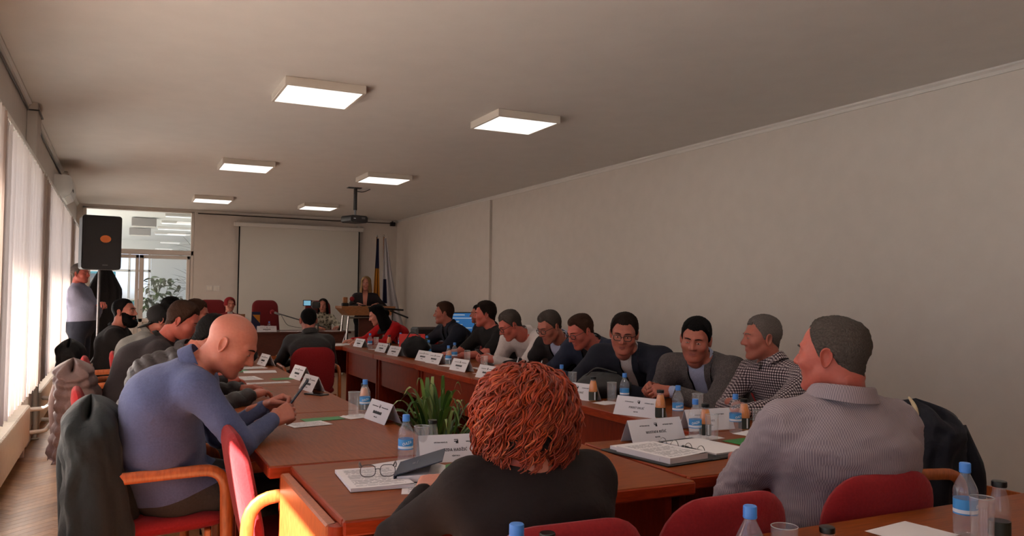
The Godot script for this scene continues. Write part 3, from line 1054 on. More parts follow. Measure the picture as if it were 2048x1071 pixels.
func coat_hung(w: float, h: float) -> ArrayMesh:
	# a coat hanging from one point: narrow at the hook, sloping shoulders, folds down to the hem
	var m := MB.new()
	var pts := PackedVector3Array()
	var rows := 22
	var cols := 40
	for j in rows:
		var t := 1.0 - float(j) / (rows - 1)
		var r: float
		if t < 0.25:
			r = lerp(0.04, w * 0.98, pow(t / 0.25, 0.8))
		else:
			r = lerp(w * 0.98, w * 0.70, (t - 0.25) / 0.75)
		for i in cols:
			var a := TAU * i / cols
			var fold := 1.0 + 0.10 * sin(a * 7 + t * 2.0) * t + 0.05 * sin(a * 13)
			pts.append(Vector3(cos(a) * r * fold, -h * t, -sin(a) * r * 0.62 * fold))
	m.grid(cols, rows, pts, true)
	return m.done()

# ------------------------------------------------------------------ tables and chairs
func table(label: String, x0: float, x1: float, z0: float, z1: float, sides: Array, modesty: String, grp := "veneered meeting tables"):
	# x0 < x1, z0 < z1 (far edge z0, near edge z1). sides: which ends carry a board; modesty: the side with the front panel
	var long_z := (z1 - z0) > (x1 - x0)
	var o := Vector3((x0 + x1) / 2, 0, (z0 + z1) / 2)
	var hx := (x1 - x0) / 2
	var hz := (z1 - z0) / 2
	var t := thing("meeting_table", label, "table", o, 0, grp)
	part("table_top", bx(Vector3(-hx + 0.004, TABLE - 0.026, -hz + 0.004), Vector3(hx - 0.004, TABLE, hz - 0.004), 0.002), M.table_top_z if long_z else M.table_top_x, t)
	# solid lipping round the edge, a little deeper than the top
	for e in [[Vector3(-hx, TABLE - 0.048, hz - 0.028), Vector3(hx, TABLE - 0.0015, hz)], [Vector3(-hx, TABLE - 0.048, -hz), Vector3(hx, TABLE - 0.0015, -hz + 0.028)]]:
		part("edge_band", bx(e[0], e[1], 0.006), M.table_edge, t)
	for e in [[Vector3(-hx, TABLE - 0.048, -hz + 0.028), Vector3(-hx + 0.020, TABLE - 0.0015, hz - 0.028)], [Vector3(hx - 0.020, TABLE - 0.048, -hz + 0.028), Vector3(hx, TABLE - 0.0015, hz - 0.028)]]:
		part("edge_band", bx(e[0], e[1], 0.003), M.table_edge, t)
	for s in sides:
		var lo: Vector3
		var hi: Vector3
		match s:
			"-z":
				lo = Vector3(-hx + 0.05, 0, -hz + 0.03)
				hi = Vector3(hx - 0.05, TABLE - 0.048, -hz + 0.06)
			"+z":
				lo = Vector3(-hx + 0.05, 0, hz - 0.06)
				hi = Vector3(hx - 0.05, TABLE - 0.048, hz - 0.03)
			"-x":
				lo = Vector3(-hx + 0.03, 0, -hz + 0.06)
				hi = Vector3(-hx + 0.06, TABLE - 0.048, hz - 0.10)
			"+x":
				lo = Vector3(hx - 0.06, 0, -hz + 0.06)
				hi = Vector3(hx - 0.03, TABLE - 0.048, hz - 0.10)
		part("side_board", bx(lo, hi, 0.004), M.table_side, t)
	match modesty:
		"-x":
			part("front_panel", bx(Vector3(-hx + 0.07, 0.41, -hz + 0.02), Vector3(-hx + 0.09, TABLE - 0.048, hz - 0.02), 0.003), M.table_side, t)
		"+x":
			part("front_panel", bx(Vector3(hx - 0.09, 0.41, -hz + 0.02), Vector3(hx - 0.07, TABLE - 0.048, hz - 0.02), 0.003), M.table_side, t)
		"-z":
			part("front_panel", bx(Vector3(-hx + 0.06, 0.36, -hz + 0.07), Vector3(hx - 0.06, TABLE - 0.048, -hz + 0.09), 0.003), M.table_side, t)
	return t

func build_tables():
	# the row by the windows
	var zs := [-3.13, -4.47, -5.84, -7.2, -8.6, -10.0]
	var names := ["table in the window row where the man in the blue sweater sits", "second table of the window row, with a green card by the window side", "table of the window row under the white papers", "fourth table of the window row, beside the aisle chair", "last table of the window row, before the empty floor"]
	for i in 5:
		table(names[i], 0.52, 1.27, zs[i + 1] + 0.003, zs[i] - 0.003, ["-z", "+z"], "+x")
	# the two tables across the near end
	var a: Node3D = table("table across the near end with papers, spectacles and a blue book", 0.595, 1.865, -3.11, -2.30, ["+x"], "-z")
	part("end_board", bx(Vector3(-0.675, 0, -0.385), Vector3(-0.638, TABLE - 0.02, 0.355), 0.006), M.chair_wood, a)
	var rp := MB.new()
	rp.tube([Vector3(-0.645, 0.0, 0.365), Vector3(-0.645, TABLE - 0.02, 0.365)], 0.026, 12)
	part("corner_post", rp.done(), M.table_edge, a)
	table("table across the near end under the open black ring binder", 1.885, 3.02, -3.11, -2.36, ["-x"], "-z")
	# the row by the long wall
	zs = [-3.12, -4.48, -5.86, -7.24, -8.62, -10.0]
	names = ["table of the wall row in front of the man in checked shirt", "table of the wall row in front of the man in navy jacket and glasses", "table of the wall row in front of the two men in dark jackets", "table of the wall row in front of the man in white shirt", "table of the wall row under the red folder, before the end table"]
	for i in 5:
		table(names[i], 2.52, 3.30, zs[i + 1] + 0.003, zs[i] - 0.003, ["-z", "+z"], "-x")
	table("end table of the wall row where the woman in red writes", 2.36, 3.40, -10.72, -10.003, ["-x", "+x"], "-z")
	# the nearest table, with the bottles at its far edge
	table("nearest table, bare but for bottles and a napkin", 0.45, 3.45, -1.72, -0.95, ["-x", "+x"], "-z")
	# low side table with the computer, by the long wall
	var sd := thing("computer_desk", "dark desk by the long wall carrying a monitor and printer", "desk", Vector3(4.35, 0, -11.35))
	part("desk_top", bx(Vector3(-0.62, 0.70, -0.35), Vector3(0.72, 0.73, 0.35), 0.004), M.dark_veneer, sd)
	for x in [-0.60, 0.67]:
		part("side_board", bx(Vector3(x, 0, -0.33), Vector3(x + 0.03, 0.70, 0.33), 0.003), M.dark_veneer, sd)
	part("front_panel", bx(Vector3(-0.58, 0.25, 0.28), Vector3(0.68, 0.70, 0.30), 0.003), M.dark_veneer, sd)

func pillow(outline: Array, thick: float, curve: float, tilt := 0.0, at := Vector3.ZERO, flat_back := false) -> ArrayMesh:
	# a padded slab: the outline in x/y, swollen along z, bowed along x
	var m := MB.new()
	var n := outline.size()
	var rings := [[0.0, 1.0], [0.5, 0.97], [0.80, 0.86], [0.93, 0.62], [0.985, 0.32], [1.0, 0.0]]
	for face in 2:
		var pts := PackedVector3Array()
		var sgn := 1.0 if face == 0 else -1.0
		for r in rings:
			# from the centre outwards
			var s: float = r[0]
			for p in outline:
				var q: Vector2 = p * s
				var z: float = sgn * thick * 0.5 * r[1] * (0.75 if flat_back and face == 1 else 1.0)
				var v := Vector3(q.x, q.y, z + curve * q.x * q.x)
				v = v.rotated(Vector3.RIGHT, tilt)
				pts.append(at + v)
		var s0 := m.v.size()
		for p in pts:
			m.vert(p, Vector3.ZERO)
		for j in rings.size() - 1:
			for i in n:
				var a := s0 + j * n + i
				var b := s0 + j * n + (i + 1) % n
				if face == 0:
					m.tri(a, a + n, b + n)
					m.tri(a, b + n, b)
				else:
					m.tri(a, b + n, a + n)
					m.tri(a, b, b + n)
	m.smooth()
	# centre points share no normals: set them along the slab
	return m.done()

func flat_tube(m: MB, path: Array, w: float, h: float, across: Vector3):
	# a bar of rectangular section (w along `across`, h in the plane of the path) with softened edges
	var n := path.size()
	var prof := rounded(w, h, min(w, h) * 0.3, 2)
	var k := prof.size()
	var s := m.v.size()
	for i in n:
		var t: Vector3 = (path[min(i + 1, n - 1)] - path[max(i - 1, 0)]).normalized()
		var up := across.cross(t).normalized()
		for j in k:
			var p: Vector2 = prof[j]
			var nn: Vector2 = Vector2(p.x / (w * w), p.y / (h * h)).normalized()
			m.vert(path[i] + across * p.x + up * p.y, across * nn.x + up * nn.y)
	for i in n - 1:
		for j in k:
			var a := s + i * k + j
			var b := s + i * k + (j + 1) % k
			m.tri(a, b + k, b)
			m.tri(a, a + k, b + k)
	for e in 2:
		var s2 := m.v.size()
		var i := 0 if e == 0 else n - 1
		var t: Vector3 = (path[0] - path[1]).normalized() if e == 0 else (path[n - 1] - path[n - 2]).normalized()
		for j in k:
			m.vert(m.v[s + i * k + j], t)
		for j in range(1, k - 1):
			if e == 0:
				m.tri(s2, s2 + j, s2 + j + 1)
			else:
				m.tri(s2, s2 + j + 1, s2 + j)

var chair0: Node3D

func make_chair(label: String) -> Node3D:
	# a bentwood armchair: side frames shaped like an upturned U, red padded seat and back; the sitter faces +z
	var t := thing("armchair", label, "chair", Vector3.ZERO, 0, "red upholstered meeting chairs")
	for s in [-1, 1]:
		var m := MB.new()
		flat_tube(m, bend([Vector3(s * 0.275, 0.0, 0.25), Vector3(s * 0.275, 0.655, 0.235), Vector3(s * 0.275, 0.635, -0.27), Vector3(s * 0.275, 0.0, -0.30)], 0.10, 6), 0.030, 0.048, Vector3(1, 0, 0))
		part("side_frame", m.done(), M.chair_wood, t)
	for z in [0.17, -0.20]:
		part("rail", bx(Vector3(-0.262, 0.33 if z > 0 else 0.30, z - 0.013), Vector3(0.262, 0.395 if z > 0 else 0.365, z + 0.013), 0.004), M.chair_wood, t)
	var st := pillow(rounded(0.50, 0.50, 0.09, 5), 0.085, 0.0, -PI / 2 - 0.07, Vector3(0, 0.415, 0.01))
	part("seat", st, M.red_cloth, t)
	var bk := []
	for p in rounded(0.47, 0.50, 0.13, 6):
		bk.append(Vector2(p.x * (1.0 - 0.10 * (p.y + 0.25)), p.y))
	part("backrest", pillow(bk, 0.075, 0.28, -0.20, Vector3(0, 0.615, -0.265)), M.red_cloth, t)
	return t

func chair(label: String, x: float, z: float, turn_deg: float) -> Node3D:
	if chair0 == null:
		chair0 = make_chair(label)
		chair0.position = Vector3(x, 0, z)
		chair0.rotation.y = deg_to_rad(turn_deg)
		return chair0
	return copy(chair0, "armchair", Vector3(x, 0, z), deg_to_rad(turn_deg), label)

func build_chairs():
	# turn: 90 faces +x, -90 faces -x, 180 faces -z
	chair("red armchair under the man in the blue sweater", 0.20, -3.92, 88)
	chair("empty red armchair pushed in at the corner next to the blue sweater", 0.72, -3.40, 90)
	chair("red armchair of the man in the dark quilted jacket", 0.10, -5.15, 92)
	chair("red armchair hung with the pale quilted jacket", 0.04, -6.04, 90)
	chair("red armchair of the person in the grey sweatshirt and cap", 0.05, -7.60, 90)
	chair("red armchair of the man with greying light hair", 0.26, -8.14, 90)
	chair("red armchair of the bearded man in black", -0.12, -8.75, 86)
	chair("red armchair at the far end of the window row", 0.18, -9.55, 90)
	chair("red armchair standing in the aisle under the leather jacket", 1.79, -8.55, 180)
	chair("red armchair of the woman with curly red hair", 1.0, -1.99, 178)
	chair("empty red armchair between the curly-haired woman and the striped shirt", 1.53, -2.05, 181)
	chair("red armchair of the broad man in the striped shirt", 2.20, -2.07, 176)
	chair("armchair hung with the dark navy coat beside the striped shirt", 3.16, -2.66, -96)
	chair("red armchair of the man in the checked shirt", 3.72, -3.58, -90)
	chair("red armchair of the man in the tweed jacket", 3.72, -4.20, -90)
	chair("red armchair of the man in navy jacket and white shirt", 3.72, -5.00, -86)
	chair("red armchair of the man in the blue jacket", 3.72, -5.70, -90)
	chair("red armchair of the man in dark jacket and pale shirt", 3.74, -6.24, -90)
	chair("red armchair of the man in the white shirt", 3.76, -7.00, -90)
	chair("red armchair of the man in black polo shirt", 3.76, -7.80, -90)
	chair("red armchair of the man in dark suit in profile", 3.78, -8.95, -90)
	chair("red armchair of the woman in the red blazer", 3.66, -10.62, -90)
	chair("empty red armchair beyond the woman in red, by the flags", 3.92, -12.0, -100)
	chair("empty red armchair at the last wall-row table", 3.62, -9.70, -95)
	chair("empty red armchair behind the last wall-row table", 4.35, -10.05, -95)
	chair("red armchair of the man at the computer", 4.84, -10.52, -95)

func big_chair(label: String, x: float, z: float, turn_deg: float):
	# a high-backed conference chair with dark piping, on a star base
	var t := thing("conference_chair", label, "chair", Vector3(x, 0, z), deg_to_rad(turn_deg), "high-backed wine red chairs at the head desk")
	var bk := []
	for p in rounded(0.52, 0.78, 0.12, 6):
		bk.append(Vector2(p.x * (1.06 - 0.22 * (p.y + 0.39)), p.y))
	part("backrest", pillow(bk, 0.11, 0.18, -0.12, Vector3(0, 0.89, -0.24)), M.wine_cloth, t)
	var pm := MB.new()
	for s in [-1, 1]:
		pm.tube([Vector3(s * 0.20, 0.52, -0.16), Vector3(s * 0.185, 0.9, -0.195), Vector3(s * 0.16, 1.15, -0.235), Vector3(s * 0.10, 1.25, -0.265)], 0.010, 6)
	part("piping", pm.done(), M.coat_black, t)
	part("seat", pillow(rounded(0.54, 0.52, 0.10, 5), 0.12, 0.0, -PI / 2 - 0.05, Vector3(0, 0.44, 0.02)), M.wine_cloth, t)
	for s in [-1, 1]:
		var m := MB.new()
		flat_tube(m, bend([Vector3(s * 0.26, 0.42, 0.10), Vector3(s * 0.31, 0.62, 0.16), Vector3(s * 0.31, 0.64, -0.16), Vector3(s * 0.26, 0.50, -0.20)], 0.06, 4), 0.045, 0.03, Vector3(1, 0, 0))
		part("armrest", m.done(), M.coat_black, t)
	var c2 := MB.new()
	c2.tube([Vector3(0, 0.08, 0), Vector3(0, 0.40, 0)], 0.03, 10)
	part("gas_column", c2.done(), M.black_plastic, t)
	for i in 5:
		var a := TAU * i / 5
		c2 = MB.new()
		c2.tube([Vector3(0, 0.10, 0), Vector3(cos(a) * 0.28, 0.05, sin(a) * 0.28)], [0.022, 0.014], 8)
		c2.tube([Vector3(cos(a) * 0.28, 0.024, sin(a) * 0.28 - 0.02), Vector3(cos(a) * 0.28, 0.024, sin(a) * 0.28 + 0.02)], 0.024, 10)
		part("star_leg", c2.done(), M.black_plastic, t)
	return t

func text_mesh(s: String, h: float, bold := false, depth := 0.0006) -> TextMesh:
	var f := SystemFont.new()
	f.font_names = PackedStringArray(["Droid Sans"])
	if bold:
		f.font_weight = 700
	var t := TextMesh.new()
	t.text = s
	t.font = f
	t.font_size = 48
	t.pixel_size = h / 36.0
	t.depth = depth
	t.curve_step = 3.0
	return t

func build_front():
	# the head desk
	var d := thing("head_desk", "long dark head desk in front of the projection screen", "desk", Vector3(2.55, 0, -14.45))
	part("desk_top", bx(Vector3(-1.75, 0.715, -0.38), Vector3(1.15, 0.75, 0.40), 0.004), M.dark_veneer, d)
	var fp := MB.new()
	fp.prism([Vector2(-1.70, 0.34), Vector2(-0.15, 0.34), Vector2(-0.05, 0.40), Vector2(0.20, 0.50), Vector2(1.10, 0.50), Vector2(1.10, 0.715), Vector2(-1.70, 0.715)], 0.33, 0.35)
	part("front_panel", fp.done(), M.dark_veneer, d)
	for x in [-1.72, 1.08]:
		part("side_board", bx(Vector3(x, 0, -0.34), Vector3(x + 0.035, 0.715, 0.33), 0.003), M.dark_veneer, d)
	big_chair("high-backed wine chair beside the woman in the headscarf", 1.52, -15.40, 0)
	big_chair("empty high-backed wine chair at the centre of the head desk", 2.46, -15.25, 4)
	big_chair("high-backed wine chair of the woman in the patterned blouse", 3.43, -15.40, -6)
	# head desk: papers, name plate, flag folder, jug, microphone
	for p in [[2.10, -14.30, 0.3, 0.21, 0.1, "white sheet under the flag card on the head desk"], [2.66, -14.25, 0.32, 0.22, -0.2, "white sheet right of the long name plate"], [2.99, -14.30, 0.3, 0.21, 0.15, "white sheet under the microphone boom"], [3.42, -14.2, 0.3, 0.21, 0.0, "white sheet before the patterned blouse"], [1.70, -14.3, 0.3, 0.21, 0.0, "white sheet before the woman in the headscarf"]]:
		paper(p[5], p[0], 0.75, p[1], p[2], p[3], p[4], "papers on the head desk")
	nameplate("", 2.26, -14.13, 0.0, 0.32, "long white name plate on the head desk", false, 0.75)
	var ff := thing("flag_folder", "upright dark blue card with a yellow triangle on the head desk", "card", Vector3(2.09, 0.75, -14.2), deg_to_rad(-6))
	part("cover", bx(Vector3(-0.07, 0, -0.012), Vector3(0.07, 0.34, 0.012), 0.003), M.flag_blue, ff)
	var ft := MB.new()
	ft.prism([Vector2(-0.06, 0.29), Vector2(0.065, 0.15), Vector2(0.065, 0.29)], 0.0125, 0.0145)
	part("yellow_triangle", ft.done(), M.flag_yellow, ff)
	var op := thing("organiser", "small dark desk organiser with pens beside the flag card", "desk organiser", Vector3(1.86, 0.75, -14.2))
	part("tray", bx(Vector3(-0.06, 0, -0.04), Vector3(0.06, 0.13, 0.04), 0.006), M.dark_plastic, op)
	part("card_back", bx(Vector3(-0.055, 0.13, -0.03), Vector3(0.055, 0.30, -0.02)), M.lectern_wood, op)
	for i in 4:
		var pn := MB.new()
		pn.tube([Vector3(-0.04 + i * 0.026, 0.12, 0.01), Vector3(-0.05 + i * 0.03, 0.19, 0.015)], 0.004, 6)
		part("pen", pn.done(), M.black_plastic, op)
	bottle("small clear water bottle on the head desk by the microphone", 2.33, 0.75, -14.32, 0.17, "water", 0.0)
	tumbler("short glass beside the water bottle on the head desk", 2.22, 0.75, -14.34, 0.10)
	var ms := thing("boom_stand", "black boom stand reaching over the head desk with a red microphone", "microphone stand", Vector3(3.0, 0, -13.55))
	var mm := MB.new()
	mm.tube([Vector3(0, 0.02, 0), Vector3(0, 0.92, 0)], 0.012, 8)
	part("upright", mm.done(), M.black_plastic, ms)
	mm = MB.new()
	mm.tube([Vector3(0.12, 0.84, 0.05), Vector3(-0.55, 1.06, -0.62)], 0.010, 8)
	part("boom", mm.done(), M.black_plastic, ms)
	for i in 3:
		mm = MB.new()
		var a := TAU * i / 3
		mm.tube([Vector3(0, 0.16, 0), Vector3(cos(a) * 0.3, 0.01, sin(a) * 0.3)], 0.008, 6)
		part("leg", mm.done(), M.black_plastic, ms)
	mm = MB.new()
	mm.tube(bend([Vector3(-0.50, 1.03, -0.58), Vector3(-0.42, 0.86, -0.50), Vector3(-0.2, 0.82, -0.3), Vector3(0, 0.90, 0)], 0.08), 0.004, 6)
	part("cable", mm.done(), M.black_plastic, ms)
	mm = MB.new()
	mm.tube([Vector3(-0.52, 1.045, -0.59), Vector3(-0.60, 1.075, -0.66)], [0.016, 0.020], 10)
	part("microphone", mm.done(), M.grey_plastic, ms)
	mm = MB.new()
	mm.ball(Vector3(-0.635, 1.085, -0.69), Vector3(0.042, 0.042, 0.042), 14, 10)
	part("foam_cap", mm.done(), M.red_foam, ms)
	# lectern
	var l := thing("lectern", "lectern with a wooden desk top on a chrome frame", "lectern", Vector3(3.90, 0, -13.95))
	var tm := MB.new()
	tm.prism([Vector2(-0.46, 1.16), Vector2(-0.34, 1.04), Vector2(0.42, 1.04), Vector2(0.50, 1.16), Vector2(0.50, 1.20), Vector2(-0.46, 1.20)], -0.24, 0.24)
	part("desk_top", tm.done(), M.lectern_wood, l)
	for s in [-1, 1]:
		for z in [0.20, -0.20]:
			var lm := MB.new()
			lm.tube([Vector3(s * 0.33, 1.03, z), Vector3(s * 0.42, 0.02, z)], 0.018, 10)
			part("leg", lm.done(), M.chrome, l)
	var cr := MB.new()
	cr.tube([Vector3(-0.34, 1.0, 0.20), Vector3(0.34, 1.0, 0.20)], 0.016, 10)
	part("cross_rail", cr.done(), M.chrome, l)
	part("front_panel", bx(Vector3(-0.13, 0.05, 0.10), Vector3(0.30, 1.02, 0.13), 0.004), M.dark_veneer, l)
	var cup := thing("wooden_cup", "small dark box holding a wooden block on the lectern edge", "box", Vector3(3.53, 1.20, -13.85))
	part("box", bx(Vector3(-0.055, 0, -0.04), Vector3(0.055, 0.055, 0.04), 0.006), M.black_plastic, cup)
	part("block", bx(Vector3(-0.038, 0.055, -0.03), Vector3(0.038, 0.155, 0.03), 0.006), M.lectern_wood, cup)
	var gm := thing("gooseneck_microphone", "gooseneck microphone with red foam cap on the lectern", "microphone", Vector3(3.80, 1.20, -13.86))
	mm = MB.new()
	mm.tube(bend([Vector3(0.05, 0, 0), Vector3(-0.02, 0.03, 0.02), Vector3(-0.12, 0.055, 0.03), Vector3(-0.15, 0.10, 0.03)], 0.05), 0.007, 8)
	part("neck", mm.done(), M.black_plastic, gm)
	part("base", bx(Vector3(0.02, 0, -0.03), Vector3(0.10, 0.02, 0.03), 0.005), M.black_plastic, gm)
	mm = MB.new()
	mm.ball(Vector3(-0.155, 0.125, 0.03), Vector3(0.042, 0.044, 0.042), 14, 10)
	part("foam_cap", mm.done(), M.red_foam, gm)
	# video camera on its tripod
	var tp := thing("tripod", "black tripod of the video camera in front of the leather jacket", "tripod", Vector3(2.36, 0, -11.0))
	for i in 3:
		mm = MB.new()
		var a := TAU * i / 3 + 0.4
		mm.tube([Vector3(0, 1.02, 0), Vector3(cos(a) * 0.13, 0.5, sin(a) * 0.13), Vector3(cos(a) * 0.26, 0.0, sin(a) * 0.26)], [0.016, 0.013, 0.009], 8)
		part("leg", mm.done(), M.black_plastic, tp)
	mm = MB.new()
	mm.tube([Vector3(0, 0.95, 0), Vector3(0, 1.17, 0)], 0.018, 8)
	part("column", mm.done(), M.black_plastic, tp)
	part("head", bx(Vector3(-0.045, 1.14, -0.045), Vector3(0.045, 1.195, 0.045), 0.01), M.dark_plastic, tp)
	var vc := thing("video_camera", "video camera with a lit flip-out screen on a tripod", "camera", Vector3(2.36, 1.195, -11.0), deg_to_rad(-8))
	var vm := MB.new()
	vm.prism(rounded(0.09, 0.10, 0.03), -0.10, 0.08, Transform3D(Basis(), Vector3(0.03, 0.06, 0)))
	part("body", vm.done(), M.black_plastic, vc)
	vm = MB.new()
	vm.tube([Vector3(0.03, 0.06, -0.09), Vector3(0.03, 0.06, -0.16)], 0.034, 12)
	part("lens", vm.done(), M.black_plastic, vc)
	part("screen_bezel", bx(Vector3(-0.135, 0.045, 0.055), Vector3(-0.020, 0.125, 0.067), 0.004), M.black_plastic, vc)
	part("screen", bx(Vector3(-0.123, 0.054, 0.0672), Vector3(-0.034, 0.116, 0.069)), M.camera_screen, vc)
	part("grip", bx(Vector3(0.075, 0.02, -0.05), Vector3(0.095, 0.10, 0.06), 0.008), M.dark_plastic, vc)
	# equipment stand with two dark bars, beside the lectern
	var es := thing("music_stand", "black folding stand with angled bars between lectern and flags", "stand", Vector3(4.12, 0, -13.0))
	mm = MB.new()
	mm.tube([Vector3(0, 0.02, 0), Vector3(0, 1.16, 0)], 0.013, 8)
	part("upright", mm.done(), M.black_plastic, es)
	for q in [[Vector3(-0.42, 1.19, 0), Vector3(0.19, 1.15, 0), 0.016], [Vector3(-0.05, 1.14, 0.02), Vector3(0.27, 1.02, 0.02), 0.014]]:
		mm = MB.new()
		mm.tube([q[0], q[1]], q[2], 8)
		part("bar", mm.done(), M.black_plastic, es)
	for i in 3:
		mm = MB.new()
		var a := TAU * i / 3
		mm.tube([Vector3(0, 0.35, 0), Vector3(cos(a) * 0.30, 0.01, sin(a) * 0.30)], 0.009, 6)
		part("leg", mm.done(), M.black_plastic, es)
	# flags
	flag("dark blue and yellow flag furled on its pole beside the screen", Vector3(4.86, 0, -16.5), 2.62, 0)
	flag("white flag with a blue emblem furled on its pole in the corner", Vector3(5.12, 0, -16.85), 2.66, 1)
	# monitor, printer and bag on the computer desk
	var mo := thing("monitor", "black flat monitor with a lit blue screen on the side desk", "monitor", Vector3(4.70, 0.73, -11.50), deg_to_rad(-8))
	part("bezel", bx(Vector3(-0.27, 0.09, -0.02), Vector3(0.27, 0.42, 0.01), 0.006), M.black_plastic, mo)
	part("screen", bx(Vector3(-0.255, 0.105, 0.0102), Vector3(0.255, 0.405, 0.012)), M.monitor_screen, mo)
	for i in 5:
		part("screen_line", bx(Vector3(-0.24, 0.37 - i * 0.05, 0.0121), Vector3(0.10 + 0.12 * sin(i * 2.0), 0.385 - i * 0.05, 0.0130)), M.monitor_line, mo)
	part("stand", bx(Vector3(-0.03, 0.01, -0.03), Vector3(0.03, 0.12, -0.012), 0.004), M.black_plastic, mo)
	part("foot", bx(Vector3(-0.11, 0, -0.09), Vector3(0.11, 0.012, 0.08), 0.004), M.black_plastic, mo)
	var pr := thing("printer", "low black printer on the side desk beside the monitor", "printer", Vector3(4.12, 0.73, -11.35))
	part("casing", bx(Vector3(-0.20, 0, -0.15), Vector3(0.20, 0.20, 0.15), 0.03), M.dark_plastic, pr)
	part("tray", bx(Vector3(-0.15, 0.03, 0.15), Vector3(0.15, 0.045, 0.26), 0.004), M.black_plastic, pr)

func flag(label: String, at: Vector3, h: float, kind: int):
	var t := thing("flag", label, "flag", at, 0, "furled flags in the corner")
	var p := MB.new()
	p.tube([Vector3(0, 0.03, 0), Vector3(0, h, 0)], 0.014, 8)
	part("pole", p.done(), M.lectern_wood, t)
	p = MB.new()
	p.lathe([Vector2(0, 0), Vector2(0.16, 0), Vector2(0.16, 0.02), Vector2(0.03, 0.05), Vector2(0.02, 0.12), Vector2(0, 0.12)], 18)
	part("base", p.done(), M.dark_plastic, t)
	p = MB.new()
	p.ball(Vector3(0, h + 0.02, 0), Vector3(0.022, 0.03, 0.022), 10, 8)
	part("finial", p.done(), M.chrome, t)
	var bands: Array = [["blue_field", M.flag_blue, 0.68, 1.0, 0, 0], ["yellow_field", M.flag_yellow, 0.0, 0.68, 0, 0]] if kind == 0 else [["white_field", M.flag_white, 0.0, 1.0, 0, 0], ["blue_emblem", M.flag_blue, 0.30, 0.56, 1, 0]]
	for b in bands:
		var m := MB.new()
		var pts := PackedVector3Array()
		var rows := 16
		var cols := 22
		for j in rows:
			var s: float = lerp(b[2], b[3], float(j) / (rows - 1))
			var y := lerpf(0.62, h - 0.03, s)
			var w: float = lerp(0.26, 0.05, pow(s, 0.8)) if kind == 0 else lerp(0.62, 0.06, pow(s, 0.75))
			for i in cols:
				var u := i / (cols - 1.0)
				var xx: float
				var zz: float
				if b[4] == 1:
					u = lerpf(0.06, 0.34, u)
				xx = (u - 0.12) * w * 1.0
				zz = 0.035 * sin(u * 17.0 + s * 1.5) * (0.4 + u) + 0.03 + (0.006 if b[4] == 1 else 0.0)
				if kind == 0:
					xx = (u - 0.5) * w + 0.01
				pts.append(Vector3(xx, y, zz))
		m.grid(cols, rows, pts)
		part(b[0], m.done(), b[1], t)

